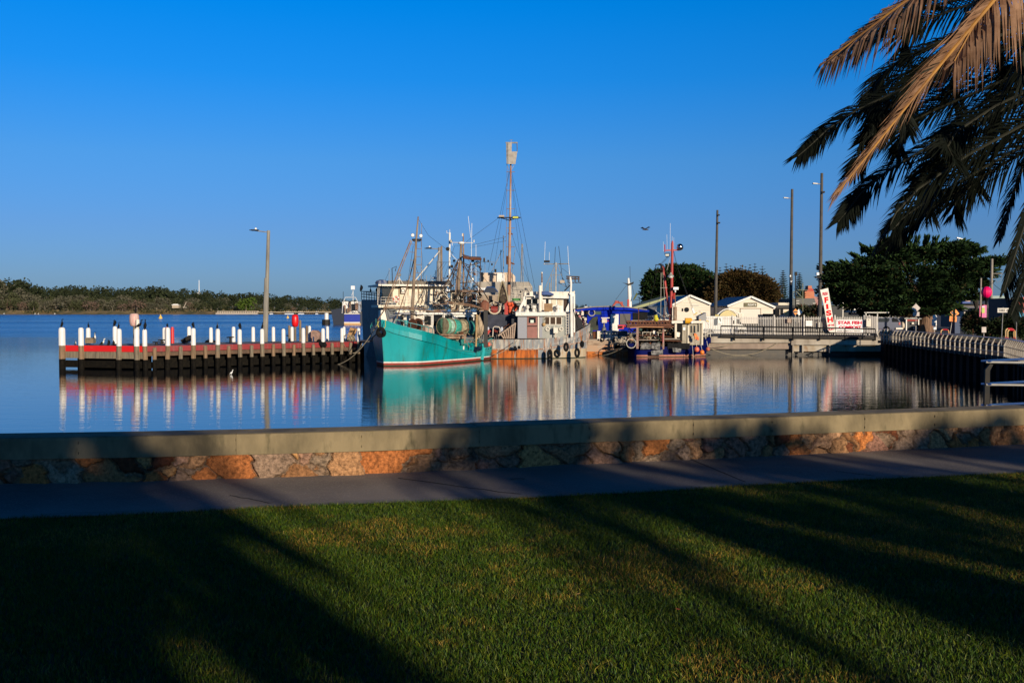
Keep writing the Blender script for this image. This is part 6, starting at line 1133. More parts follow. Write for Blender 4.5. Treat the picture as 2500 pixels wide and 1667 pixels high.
b5 = thing('carport', 'long open carport with maroon and blue fascia and scalloped white edge', 'carport', P(2150, 805, 118)); f = flat(118); q = MB(); f.box(q, 2103, 758, 2172, 762.5, 6); q.build('fascia', M('pale_pink_fascia', (.46, .34, .30), .7), b5); q = MB(); f.box(q, 2112, 763, 2160, 770, 5, -.2); q.build('maroon_band', M('maroon', (.11, .012, .02), .6), b5); q = MB(); f.box(q, 2170, 763, 2222, 767, 5, .1); q.build('blue_awning', M('mid_blue_awning', (.015, .06, .25), .6), b5)
q = MB()
for i in range(24): q.sph(f.pt(2104 + i * 4.4, 758 + U(-1, 1)), U(.12, .22), nu=7, nv=5)
q.build('scalloped_edge', whitep, b5); q = MB()
for x in (2169, 2178): q.bar(f.pt(x, 762), f.pt(x, 780), .14, .14)
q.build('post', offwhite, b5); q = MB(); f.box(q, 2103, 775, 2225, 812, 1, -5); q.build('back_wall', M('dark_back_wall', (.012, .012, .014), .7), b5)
# SUV
sv = thing('parked_suv', 'dark blue four wheel drive with a cream covered spare wheel on its tail', 'car', (P(2170, 815, 99).x, 99, 1.8)); f = flat(98.5)
sbl = M('suv_blue', (.002, .016, .07), .3, .0)
q = MB(); f.poly(q, [(2128, 808), (2128, 779), (2144, 775.5), (2176, 774.5), (2192, 776), (2199, 786), (2201, 795), (2201, 807), (2190, 810)], -1.85); q.build('body', sbl, sv); q = MB(); f.poly(q, [(2136, 786), (2140, 778), (2170, 777), (2172, 780), (2168, 786)], .02, .004); q.build('side_window', glass, sv); q = MB(); f.poly(q, [(2177, 777), (2190, 778), (2196, 786), (2178, 786)], .02, .004); q.build('rear_quarter_window', glass, sv)
q = MB(); q.lathe(f.pt(2203, 795, -.85), [(.1, -.16), (.33, -.15), (.38, -.05), (.38, .05), (.3, .12)], 22, 'x'); q.build('spare_wheel_cover', M('cream_vinyl', (.60, .50, .38), .5), sv, True); wheel(f.pt(2163, 806, -.1), .40, .26, sv); q = MB(); f.rect(q, 2186, 800, 2203, 804, .15, .02); q.build('bumper', offwhite, sv); q = MB(); f.rect(q, 2194, 787, 2198, 793, .03, .01); q.build('tail_light', red, sv); q = MB(); q.bar(f.pt(2145, 774.5, -.2), f.pt(2196, 776, -.2), .06, .05); q.build('roof_rail', galv, sv)
# kiosk and signs
ks = thing('ticket_kiosk', 'small dark kiosk with faded red lettering strip beside the cypress trunk', 'kiosk', P(2227, 810, 102)); f = flat(101); q = MB(); f.box(q, 2210, 779, 2246, 808, 1.5, -.2); q.build('body', M('kiosk_black', (.015, .016, .02), .6), ks); rects(ks, 'name_strip', M('kiosk_red', (.35, .05, .04), .7), f, [(2213, 779, 2240, 783.5)], .05, .02); rects(ks, 'frame_post', whitep, f, [(2210.5, 778, 2213, 808), (2240.5, 779, 2243, 793)], .12, .02); rects(ks, 'roof', greymetal, f, [(2208, 775, 2250, 779)], -1.6, .3); rects(ks, 'poster', offwhite, f, [(2226, 787, 2231, 791)], .03, .02); rects(ks, 'vent', M('pale_line', (.4, .4, .4), .7), f, [(2229, 798 + i * 2.5, 2241, 798.8 + i * 2.5) for i in range(3)], .03, .02)
def post_sign(lb, D, px, ytop, ybot, parts, name='road_sign', lean=0, pm=galv, wpx=1.6):
    b = P(px - lean, ybot, D); rt = thing(name, lb, 'sign', b); q = MB(); q.cyl(b, P(px, ytop, D), wpx * S(D) / 2, wpx * S(D) / 2, 7); q.build('post', pm, rt); ff_ = flat(D - .08)
    for (nm, pts, m_, off) in parts: q = MB(); ff_.poly(q, pts, .02, off); q.build(nm, m_, rt)
    return rt, ff_
def dia(cx, cy, rx, ry=None, rot=0): ry = ry or rx; return [(cx + rx * math.cos(a + rot), cy + ry * math.sin(a + rot)) for a in (0, math.pi / 2, math.pi, 3 * math.pi / 2)]
def rc_(x0, y0, x1, y1): return [(x0, y1), (x0, y0), (x1, y0), (x1, y1)]
signback = M('sign_back_grey', (.52, .46, .42), .6, c2=(.42, .34, .3), sc=3); amber = M('sign_orange', (.85, .26, .01), .5)
post_sign('tall grey backed diamond sign with a small plate, left of the cypress trunk', 92, 2236, 740, 812, [('plate', dia(2236, 752, 11), signback, -.06), ('plate', rc_(2229, 761.5, 2244.5, 771.5), signback, -.06)])
rt, f_ = post_sign('white stacked parking notices with a round disc on a short post', 90, 2281, 770, 815, [('disc', [(2282 + 5.5 * math.cos(a), 774 + 5.5 * math.sin(a)) for a in [i * .524 for i in range(12)]], signw, .06), ('plate', rc_(2275, 779, 2286.5, 795.5), signw, .03), ('plate', rc_(2278, 797, 2286, 804.5), signw, .03)])
tx(rt, '(- --', 2277, 780, 2284, 782.3, sgrey, f_, .06); tx(rt, '-----', 2277, 784.3, 2285, 785.1, sgrey, f_, .06, 0); tx(rt, '---', 2278.5, 787.3, 2283, 788, sgrey, f_, .06, 0); q = MB(); f_.poly(q, rc_(2277, 790, 2278.5, 793.8), .01, .052); f_.poly(q, [(2280.5, 793.6), (2281, 791.5), (2282, 790.3), (2284, 790.3), (2285, 793.6)], .01, .052); q.build('symbol', sblk, rt)
rt, f_ = post_sign('leaning orange diamond sign with a black truck, over an orange text plate', 88, 2326, 773, 816, [('diamond', dia(2330.5, 764, 11.5, 10.8, .16), amber, .03), ('plate', [(2317.5, 784), (2318.5, 771.5), (2336, 773.5), (2335, 786)], amber, .01)], lean=7)
q = MB(); f_.poly(q, [(2322.5, 764.5), (2323, 760.5), (2331, 762), (2332, 764), (2336, 765.5), (2336, 768), (2333, 768), (2326, 766)], .01, .055); q.build('truck_symbol', sblk, rt)
for c in ((2325, 766.3), (2333.2, 768)): q = MB(); q.lathe(f_.pt(*c, .06), [(.04, -.01), (.04, .01)], 8, 'y'); q.build('wheel_symbol', sblk, rt)
tx(rt, 'TRUCKS', 2321, 775.5, 2333, 778.6, M('sign_red_text', (.5, .05, .01), .6), f_, .035); tx(rt, 'AHEAD', 2321, 780, 2332.5, 783.4, M('sign_red_text', (.5, .05, .01), .6), f_, .035)
rt, f_ = post_sign('orange black barred diamond sign above the fence, left of a white diamond', 97, 1942, 754, 800, [('diamond', dia(1942, 761.3, 6.6, 8), amber, .02), ('bar', [(1936.5, 763.3), (1936, 761), (1938, 760), (1946, 760), (1948, 761), (1947.5, 763.3)], sblk, .045)])
post_sign('white blank diamond sign just right of the orange barred diamond above the fence', 97.6, 1950, 755, 800, [('diamond', dia(1951, 762, 8, 8.4), signw, .0)])
post_sign('small square white backed sign on a short pole left of the takeaway sign', 70, 2402, 798, 822, [('plate', rc_(2396.5, 798, 2407.5, 811.5), signback, .03)])
tk_ = thing('takeaway_sign', 'long white TAKE AWAYS street sign on two thin posts', 'sign', P(2460, 840, 66)); f_ = flat(66); q = MB(); f_.rect(q, 2434.5, 752, 2483.5, 763, .05); q.build('panel', M('aged_sign_white', (.56, .52, .46), .6), tk_); tx(tk_, 'TAKE  AWAYS', 2438, 754.5, 2479, 760.3, sblk, f_, .055, .02)
for (x0, y0, x1, y1) in ((2449, 750, 2444.5, 843), (2482, 763, 2481, 830)): q = MB(); q.cyl(P(x0, y0, 66.05), P(x1, y1, 66.05), .025, .025, 6); q.build('post', galv, tk_)
def hoop(px0, px1, yt, yb, D, lb):
    rt = thing('bike_hoop', lb, 'hoop', P((px0 + px1) / 2, yb, D), 'striped steel hoops by the street'); w_ = px1 - px0; pts = [P(px0, yb, D), P(px0, yt + w_ * .25, D), P(px0 + w_ * .08, yt + w_ * .08, D), P(px0 + w_ * .25, yt, D), P(px0 + w_ * .5, yt, D), P(px0 + w_ * .75, yt, D), P(px0 + w_ * .92, yt + w_ * .08, D), P(px1, yt + w_ * .25, D), P(px1, yb, D)]
    hy = M('hoop_yellow', (.62, .38, .14), .5); hr = M('hoop_red', (.45, .01, .02), .5)
    for k, (a, b, m_) in enumerate(((0, 2, hy), (1, 4, hy), (3, 6, hr), (5, 8, hy))):
        q = MB(); q.tube([pts[i] for i in range(a, b + 1)], (.045, .05, .056, .05)[k], 7); q.build('tube', m_, rt)
    q = MB(); q.tube([P(px0, yb + 1, D), P(px0, yb - 3, D)], .054, 7); q.tube([P(px1, yb + 1, D), P(px1, yb - 3, D)], .054, 7); q.build('red_foot', hr, rt)
hoop(2297, 2316, 804.5, 816, 84, 'single small striped hoop left of the leaning truck sign'); hoop(2455, 2475, 802.5, 825, 70, 'rear of two overlapping striped hoops under the takeaway sign'); hoop(2460, 2478, 805.5, 826, 68.5, 'front of two overlapping striped hoops under the takeaway sign')
# tall light poles
def tall_pole(px0, py0, px1, D, w0, w1, lb, arm=None, extra=()):
    b = P(px1, 815, D); b.z = 1.8; t = P(px0, py0, D); rt = thing('light_pole', lb, 'light pole', b, 'tall light poles behind the quay'); q = MB(); q.cyl(b, t, w1 * S(D) / 2, w0 * S(D) / 2, 10); q.build('pole', M('pole_grey', (.10, .09, .08), .7, c2=(.07, .065, .06), sc=1.5, spec=.2), rt)
    if arm: q = MB(); q.tube([P(px0 + 1, arm[1] + 2, D), P(arm[0] + 8, arm[1] + 1, D)], .05, 6); q.bar(P(arm[0] + 11, arm[1] + 1, D), P(arm[0], arm[1], D), .32, .10); q.build('lamp_arm', galv, rt)
    for (x, y, w_, h_, m_) in extra: q = MB(); flat(D).rect(q, x, y, x + w_, y + h_, .4, .25); q.build('fitting', m_, rt)
tall_pole(1751.5, 513, 1746, 140, 5, 9, 'plain tall light pole rising between the two cream sheds', None, ((1749, 524, 7, 3, darkmetal), (1749, 543, 8, 3, darkmetal)))
tall_pole(1934, 462, 1929.5, 118, 6, 9, 'middle tall light pole with small arm near the black shop', (1913, 483), ((1928, 686, 6, 3, whiteplastic), (1926, 672, 3, 4, whiteplastic)))
tall_pole(2006.5, 423, 2001, 100, 6.5, 10, 'tallest light pole beside the leaning fish banner, camera halfway up', (1984, 448), ((1989, 675, 12, 4, darkmetal), (1991, 666, 6, 6, whiteplastic), (2003, 468, 8, 4, darkmetal)))
q = MB(); q.cyl(P(1943, 800, 125), P(1942, 664, 125), .08, .06, 7); flat(125).rect(q, 1939.5, 664, 1945, 673, .3, .1); one('camera_pole', 'thin black pole with a camera between two Norfolk pines', 'pole', q, darkmetal)
q = MB(); D = 135
for (a, b, w_) in (((1960, 692), (1960, 760), 1.6), ((1947, 708), (1976, 708), 1.3), ((1944, 711), (1960, 727), 1.3), ((1936, 712), (1936, 728), 1.2), ((1936, 712), (1944, 712), 1.2), ((1944, 726), (1960, 727), 1.2)): q.cyl(P(*a, D), P(*b, D), w_ * S(D) / 2, w_ * S(D) / 2, 5)
one('yard_derrick', 'pale green boatyard mast with crossbar and stays before the pines', 'mast', q, M('pale_green_steel', (.26, .26, .16), .6))
# utility poles
for (x0, y0, x1, y1, D, w_, lb) in ((2395, 679, 2393, 792, 92, 5, 'thinner concrete utility pole just left of the pink ball'), (2422, 632, 2419, 792, 88, 7, 'thick concrete utility pole just right of the pink ball')):
    rt = thing('utility_pole', lb, 'utility pole', P(x1, y1, D), 'concrete poles by the pink ball'); q = MB(); q.cyl(P(x1, y1, D), P(x0, y0, D), w_ * S(D) / 2, w_ * S(D) / 2 * .8, 9); q.build('pole', M('pale_concrete_pole', (.30, .26, .21), .8, c2=(.22, .19, .16), sc=1.5), rt)
    if D == 88: lines(rt, 'crossarm', galv, D, [(2, [(2424, 668), (2448, 668)]), (1, [(2426, 672), (2434, 690), (2444, 685), (2446, 670)])])
q = MB(); q.cyl(P(2371, 790, 140), P(2371, 715, 140), .18, .14, 8); q.bar(P(2362, 714, 140), P(2380, 714, 140), .1, .1); one('utility_pole', 'distant short power pole with crossarm beside the dark palm', 'utility pole', q, M('pale_concrete_pole', (.3, .26, .21)), group='concrete poles by the pink ball')
q = MB(); q.tube(catenary(P(2371, 715, 140), P(2420, 690, 90), 1, 10), .02, 4); q.tube(catenary(P(2371, 717, 140), P(2300, 712, 140), .5, 8), .02, 4); q.tube(catenary(P(2422, 690, 88), P(2500, 720, 80), .4, 8), .02, 4); one('power_lines', 'thin dark power lines between the utility poles', 'cables', q, wire)
st_ = thing('street_light', 'curved silver street light showing just above the cypress crown', 'street light', P(2374, 812, 130)); lines(st_, 'pole', galv, 130, [(1.6, [(2376, 812), (2374, 620), (2366, 594), (2350, 584), (2344, 583)])]); q = MB(); q.bar(P(2335, 580.5, 130), P(2349, 584, 130), .4, .12); q.build('lamp_head', whiteplastic, st_)
# pink ball lamp with banner
pb_ = thing('pink_ball_sculpture', 'big bright pink ball on a black stalk beside the street', 'ornament', P(2408, 800, 85)); q = MB(); q.sph(P(2408.5, 713.5, 85), 12.3 * S(85), (1, 1, 1.15), 12, 10); q.build('ball', M('hot_pink', (.85, .0, .12), .45), pb_); q = MB(); q.tube([P(2408, 727, 85), P(2408, 735, 85), P(2407, 800, 85)], [.34, .1, .06], 10); q.build('stalk', black, pb_)
pn = thing('pink_banner_sign', 'upright pink banner with a lime green panel under the pink ball', 'banner', P(2400, 780, 84)); f_ = flat(84); q = MB(); f_.rect(q, 2396, 745, 2407, 775, .1); q.build('panel', M('banner_pink', (.75, .02, .18), .5, c2=(.55, .25, .5), sc=1.2), pn); q = MB(); f_.rect(q, 2390, 746, 2392.5, 773, .1); f_.rect(q, 2390, 746, 2392.5, 773, .1, .02); q.build('side_strip', M('banner_pink2', (.6, .05, .15), .5), pn); rects(pn, 'green_panel', M('lime', (.36, .50, .04), .5), f_, [(2397, 751.5, 2403.5, 764)], .02, .1); rects(pn, 'white_panel', M('pink_white', (.8, .5, .6), .5), f_, [(2397, 747, 2404, 750.5)], .02, .1)
# street buildings at right
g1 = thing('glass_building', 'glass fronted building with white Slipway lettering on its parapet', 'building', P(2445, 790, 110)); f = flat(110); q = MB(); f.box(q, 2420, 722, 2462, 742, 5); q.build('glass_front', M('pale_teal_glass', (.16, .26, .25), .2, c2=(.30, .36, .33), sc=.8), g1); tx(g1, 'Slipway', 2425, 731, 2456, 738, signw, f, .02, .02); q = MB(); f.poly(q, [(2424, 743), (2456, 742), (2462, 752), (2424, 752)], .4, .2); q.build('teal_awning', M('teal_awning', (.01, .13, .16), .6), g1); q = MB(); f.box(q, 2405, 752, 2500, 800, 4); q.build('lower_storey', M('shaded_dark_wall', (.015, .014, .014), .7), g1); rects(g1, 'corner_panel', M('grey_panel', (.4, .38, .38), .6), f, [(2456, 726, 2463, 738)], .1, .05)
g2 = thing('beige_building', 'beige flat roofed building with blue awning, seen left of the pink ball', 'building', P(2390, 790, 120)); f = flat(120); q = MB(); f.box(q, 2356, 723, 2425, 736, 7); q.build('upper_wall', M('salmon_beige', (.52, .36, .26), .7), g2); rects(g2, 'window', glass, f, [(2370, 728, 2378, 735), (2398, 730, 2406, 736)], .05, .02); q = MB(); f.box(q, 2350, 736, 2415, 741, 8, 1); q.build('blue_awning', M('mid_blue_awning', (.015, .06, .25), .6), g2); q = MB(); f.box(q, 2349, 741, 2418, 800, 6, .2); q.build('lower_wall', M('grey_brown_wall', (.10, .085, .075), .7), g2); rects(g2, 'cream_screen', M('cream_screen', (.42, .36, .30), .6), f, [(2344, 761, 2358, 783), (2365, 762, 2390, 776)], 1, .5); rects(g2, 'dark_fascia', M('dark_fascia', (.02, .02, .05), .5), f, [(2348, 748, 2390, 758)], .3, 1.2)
q = MB(); flat(96).rect(q, 2331, 772, 2344, 814, -1.2); one('blue_column', 'dark blue square column behind the leaning truck sign', 'column', q, M('navy_column', (.012, .035, .10), .6))
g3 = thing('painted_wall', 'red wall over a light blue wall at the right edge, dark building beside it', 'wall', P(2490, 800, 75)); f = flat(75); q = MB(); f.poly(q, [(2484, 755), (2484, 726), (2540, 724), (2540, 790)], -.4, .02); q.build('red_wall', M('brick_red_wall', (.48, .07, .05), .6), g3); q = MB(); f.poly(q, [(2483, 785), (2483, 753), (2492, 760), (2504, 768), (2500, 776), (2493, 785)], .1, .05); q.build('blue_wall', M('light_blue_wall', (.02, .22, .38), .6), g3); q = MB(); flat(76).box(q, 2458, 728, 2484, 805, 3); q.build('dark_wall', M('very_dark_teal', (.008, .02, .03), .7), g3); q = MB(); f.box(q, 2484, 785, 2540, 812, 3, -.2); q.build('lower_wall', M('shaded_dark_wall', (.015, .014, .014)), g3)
q = MB(); flat(90).rect(q, 2423, 764, 2437, 773, .15); q.cur = 1; flat(90).rect(q, 2431, 767, 2436, 773, .05, .16); one('yellow_sign', 'small yellow shop sign right of the thick utility pole', 'sign', q, [M('sign_yellow', (.75, .55, .02), .5), sblk])

# ---------- walkway with curved rail posts on the right ----------
wk = thing('walkway_railing', 'harbour walkway railing with bent steel blade posts and a blue tinged top rail', 'railing', (30, 60, 1.38))
path_ = [Vector((33.2, 90.2, 1.38)), Vector((29.5, 59.6, 1.38)), Vector((27.2, 52.7, 1.38)), Vector((25.6, 47.5, 1.38))]
post_m = M('blade_post_steel', (.33, .29, .24), .6, .1, c2=(.24, .20, .16), sc=2)
def walk_pts(a, b, n): return [a.lerp(b, i / n) for i in range(n + 1)]
def post(p, d, parent):
    nrm = Vector((-d.y, d.x, 0)).normalized(); nrm = nrm if nrm.x < 0 else -nrm      # towards the water
    q = MB(); prof = [(-.02, -.16), (.05, -.16), (.03, .35), (.04, .72), (-.14, 1.08), (-.26, 1.12), (-.20, 1.04), (-.06, .74), (-.06, .35)]
    q.prism([p - nrm * (-x) * -1 + Vector((0, 0, z)) for x, z in prof], d * .02); bm_ = q
    q2 = MB(); q2.prism([p - nrm * x * 1.0 + Vector((0, 0, z)) + d * -.0 for x, z in ((-.04, -.18), (.045, -.18), (.045, .72), (.20, 1.08), (.16, 1.12), (-.04, .76))], d * .028)
    return q2.build('blade_post', post_m, parent)
d1 = (path_[1] - path_[0]).normalized(); d2 = (path_[2] - path_[1]).normalized(); d3 = (path_[3] - path_[2]).normalized()
for i in range(31):
    t = i / 30; p = path_[0].lerp(path_[1], t); post(p, d1, wk)
for i in range(1, 12): post(path_[1].lerp(path_[2], i / 11), d2, wk)
for i in range(1, 9): post(path_[2].lerp(path_[3], i / 8), d3, wk)
def rail_line(z, r, name, m, inn=0, sx=1):
    q = MB(); pts = [p + Vector((inn, 0, z)) for p in path_]
    if sx == 1: q.tube(pts, r, 8)
    else:
        for a, b in zip(pts, pts[1:]): q.bar(a, b, sx, r)
    return q.build(name, m, wk)
rail_line(1.13, .05, 'top_rail', steelblue, .12, .22); rail_line(.68, .022, 'middle_rail', galv, .06); rail_line(.30, .022, 'lower_rail', galv, .06); rail_line(.0, .022, 'bottom_rail', galv, .06)
wd_ = thing('walkway_deck', 'dark timber walkway deck and sheet pile wall under the railing', 'walkway', (31, 70, 0)); q = MB(); P2 = path_ + [Vector((24.5, 44, 1.38))]
inner = [Vector((36.5, 90.2, 0)), Vector((33.5, 59, 0)), Vector((31.5, 51.5, 0)), Vector((30, 46, 0)), Vector((29, 42, 0))]
q.prism([(p.x, p.y, 1.22) for p in P2] + [(p.x, p.y, 1.22) for p in inner[::-1]], (0, 0, .225)); q.build('deck', M('walkway_boards', (.05, .045, .045), .9, c2=(.035, .03, .03), spec=.1, sc=2), wd_)
q = MB(); al = []
for a, b in zip(P2, P2[1:]):
    n_ = int((b - a).length / .7); 
    for i in range(n_):
        p = a.lerp(b, i / n_); k = i % 2; al.append(Vector((p.x + .55 + .22 * k, p.y, 0))); al.append(Vector((a.lerp(b, (i + .8) / n_).x + .55 + .22 * k, a.lerp(b, (i + .8) / n_).y, 0)))
vs = [(p.x, p.y, -1) for p in al] + [(p.x, p.y, 1.2) for p in al]; n_ = len(al); q.add(vs, [(i, i + 1, n_ + i + 1, n_ + i) for i in range(n_ - 1)]); q.build('sheet_pile_wall', M('sheet_pile', (.009, .009, .011), .7, c2=(.014, .012, .01), spec=.05, sc=2, stretch=(2, 2, .3)), wd_)
hd = thing('hedge_border', 'low brown timber edging and planting strip behind the walkway railing', 'edging', (36, 85, 1.4)); q = MB(); q.bar((38.5, 92.2, 1.6), (34.3, 66, 1.6), .3, .5); q.build('edging', M('brown_edging', (.20, .085, .045), .9, c2=(.13, .06, .035), sc=2), hd)
# near rails, flat tops painted blue for reflected sky, at the right end of the low wall
nr = thing('gangway_rail', 'near grey steel handrails, sky reflection painted blue on top, above the low wall at the right edge', 'railing', P(2415, 1000, 15)); D = 15
q = MB()
for y0, y1, y2 in ((883, 876, 886), (938, 930, 941), (990, 985, 994)): q.tube([P(2407, y0 + 1, D), P(2560, y2, D)], .018, 8)
q.build('tube_rail', galv, nr); q = MB()
for y0, y1 in ((881, 871), (937, 926), (989, 980)): a, b = P(2407, y0, D), P(2600, y1, 19); q.bar(a, b, .14, .025)
q.build('flat_rail', M('sky_reflection_rail', (.05, .12, .34), .3, .5), nr); q = MB(); q.prism([P(2403, 1015, D), P(2416, 1015, D), P(2417, 905, D), P(2425, 890, D), P(2418, 888, D), P(2406, 902, D)], (.0, .05, 0)); q.build('post', darkmetal, nr)
# yellow channel buoys
for px, y0, y1, lb in ((392, 767, 778, 'yellow conical channel buoy left of the lamp post, farther out than the jetty'), (702.5, 769, 777, 'small yellow conical buoy on the water beside the red cover')):
    D = 10449 / (y1 - 754); h = (y1 - y0) * S(D); b = Z(px, y1, 0); q = MB(); q.lathe((b.x, b.y, -.1), [(h * .42, 0), (h * .4, h * .25), (h * .1, h * .85), (h * .05, h * 1.05)], 12); one('channel_buoy', lb, 'buoy', q, M('buoy_yellow', (.70, .46, .10), .5), group='yellow buoys in the channel')
# ================= VEGETATION =================
def leafmat(name, c, c2, sc=2.0):
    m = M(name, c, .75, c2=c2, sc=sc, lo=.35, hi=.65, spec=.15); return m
npr = np.random.default_rng(5)
def foliage_mesh(name, lobes, n, size, mats, flat_=0.5, spiky=0.0, centre=None, shell=.55, nleaf=3, mixw=None, droop=0):
    # n tufts of small pointed leaf faces spread through ellipsoid lobes (cx,cy,cz,rx,ry,rz); tufts lean outward
    w_ = np.array([l[3] * l[4] * l[5] for l in lobes]) ** .7; w_ /= w_.sum(); vs = []; fs = []; mi = []
    idx = npr.choice(len(lobes), n, p=w_)
    for k in range(n):
        l = lobes[idx[k]]; d = npr.normal(size=3); d /= np.linalg.norm(d); rr = shell + (1 - shell) * npr.random(); c = np.array(l[:3]) + d * np.array(l[3:6]) * rr
        out = d * np.array([1, 1, 1 - flat_]) + np.array([0, 0, .25 - droop]); out /= np.linalg.norm(out); m_ = npr.choice(len(mats), p=mixw)
        for j in range(nleaf):
            a = out * (1 + spiky) + npr.normal(size=3) * (.55 if spiky else .9) * np.array([1, 1, .6]); a /= np.linalg.norm(a); b = np.cross(a, npr.normal(size=3)); b /= np.linalg.norm(b) + 1e-9
            L = size * npr.uniform(.6, 1.3); W = size * npr.uniform(.16, .34) if spiky else size * npr.uniform(.3, .55); p = c + npr.normal(size=3) * size * .35; q_ = len(vs)
            vs += [p - b * W * .5, p + a * L * .5 - b * W, p + a * L, p + a * L * .5 + b * W]; fs.append((q_, q_ + 1, q_ + 2, q_ + 3)); mi.append(m_)
    me = bpy.data.meshes.new(name); me.from_pydata([tuple(v) for v in vs], [], fs)
    for x in mats: me.materials.append(x)
    me.polygons.foreach_set('material_index', [int(x) for x in mi]); return me
def trunk_mb(q, base, top, r, limbs, spread_):
    base = Vector(base); top = Vector(top); q.tube([base, base.lerp(top, .5) + Vector((U(-.1, .1) * r * 3, 0, 0)), top], [r, r * .75, r * .4], 8)
    for i in range(limbs):
        a = U(0, 6.28); s_ = base.lerp(top, U(.3, .8)); e = s_ + Vector((math.cos(a) * spread_ * U(.5, 1), math.sin(a) * spread_ * U(.5, 1), spread_ * U(.2, .7))); q.tube([s_, s_.lerp(e, .5) + Vector((0, 0, spread_ * .08)), e], [r * .45, r * .3, r * .12], 6)
    return q
    return q
bark = M('bark', (.10, .075, .055), .9, c2=(.05, .04, .03), sc=4, bump=.5)
def tree(name, lb, cat, base, me, trunkq, group=None, barkm=None):
    rt = thing(name, lb, cat, base, group); tk0 = trunkq.build('trunk', barkm or bark, None, loc=(0, 0, 0)); tk0.parent = rt; o = bpy.data.objects.new('crown', me); COL.objects.link(o); o.parent = rt; return rt
def local_lobes(base, D, L, depth=.8):
    out = []; 
    for (px, py, rx, ry) in L:
        c = P(px, py, D) - Vector(base); s_ = S(D); out.append((c.x, c.y + U(-.25, .25) * rx * s_, c.z, rx * s_, rx * s_ * depth, ry * s_))
    return out
# big cypress
cyg = [leafmat('cypress_dark', (.012, .030, .008), (.007, .018, .006)), leafmat('cypress_mid', (.030, .060, .012), (.012, .028, .008)), leafmat('cypress_brown', (.05, .03, .012), (.03, .03, .01))]
D = 101; base = P(2260, 812, D); base.z = 1.8
Lb = [(2225, 690, 78, 72), (2120, 690, 85, 45), (2325, 665, 60, 50), (2062, 676, 42, 14), (2055, 655, 30, 8), (2390, 645, 42, 13), (2415, 638, 25, 7), (2215, 622, 70, 26), (2255, 745, 100, 26), (2295, 715, 72, 45), (2135, 735, 80, 26), (2070, 706, 50, 14), (2345, 690, 40, 25), (2340, 612, 28, 16), (2290, 618, 50, 24), (2110, 640, 34, 14), (2150, 620, 28, 14), (2075, 725, 40, 10), (2200, 760, 90, 12), (2375, 668, 30, 8)]
lobes = local_lobes(base, D, Lb, .75)
lobes = [(l[0], l[1], l[2], l[3] * .86, l[4] * .86, l[5] * .86) for l in lobes]; nl = len(lobes)
for i in range(150):      # flat layered plates of foliage at the crown's surface
    l = lobes[random.randrange(nl)]; a = U(0, 6.28); e = U(-.8, 1); lobes.append((l[0] + math.cos(a) * l[3] * 1.08 * math.cos(e), l[1] + math.sin(a) * l[4] * 1.05 * math.cos(e), l[2] + l[5] * 1.08 * math.sin(e), U(.9, 1.8), U(.9, 1.8), U(.12, .28)))
me = foliage_mesh('crown', lobes, 38000, .36, cyg, .85, 1.0, mixw=[.5, .45, .05], shell=.4)
# horizontal spray clusters reaching out of the crown edge
q = MB(); q.tube([(0, 0, -.3), (.1, 0, 1.2), (.0, 0, 3)], [.95, .72, .6], 12)
for (px, py) in ((2060, 665), (2120, 650), (2180, 610), (2250, 600), (2330, 640), (2400, 645), (2100, 720), (2340, 700)): e = P(px, py, D) - base; q.tube([(0, 0, 1.8), (e.x * .4, U(-1, 1), e.z * .5), (e.x * .85, U(-1, 1), e.z * .9)], [.4, .25, .06], 7)
big = tree('cypress_tree', 'huge spreading dark green cypress with thick furrowed trunk beside the street', 'tree', base, me, q, barkm=M('cypress_bark', (.26, .15, .09), .9, c2=(.10, .06, .04), sc=2, stretch=(4, 4, .5), bump=.8))
# spiky sprays: outline bunches
def sprays(parent, D, tips, base_c, n, L, m_):
    vs = []; fs = []; off = wl(parent)
    for (px, py, dx, dy) in tips:
        c = P(px, py, D) - off; dr = Vector((dx, 0, -dy)).normalized()
        for k in range(n):
            s_ = RN(); p = c - dr * (s_ * L * 2.2) + Vector((0, U(-.7, .7), 0)); a = (dr + Vector((U(-.5, .5), U(-.5, .5), U(-.1, .55)))).normalized(); b = a.cross(Vector((U(-1, 1), U(-1, 1), U(-1, 1)))).normalized(); l_ = L * U(.35, .7); w_ = l_ * .16; q_ = len(vs)
            vs += [p - b * w_ * .4, p + a * l_ * .5 - b * w_, p + a * l_, p + a * l_ * .5 + b * w_]; fs.append((q_, q_ + 1, q_ + 2, q_ + 3))
    me_ = bpy.data.meshes.new('foliage_sprays'); me_.from_pydata([tuple(v) for v in vs], [], fs); me_.materials.append(m_); o_ = bpy.data.objects.new('foliage_sprays', me_); COL.objects.link(o_); o_.parent = parent
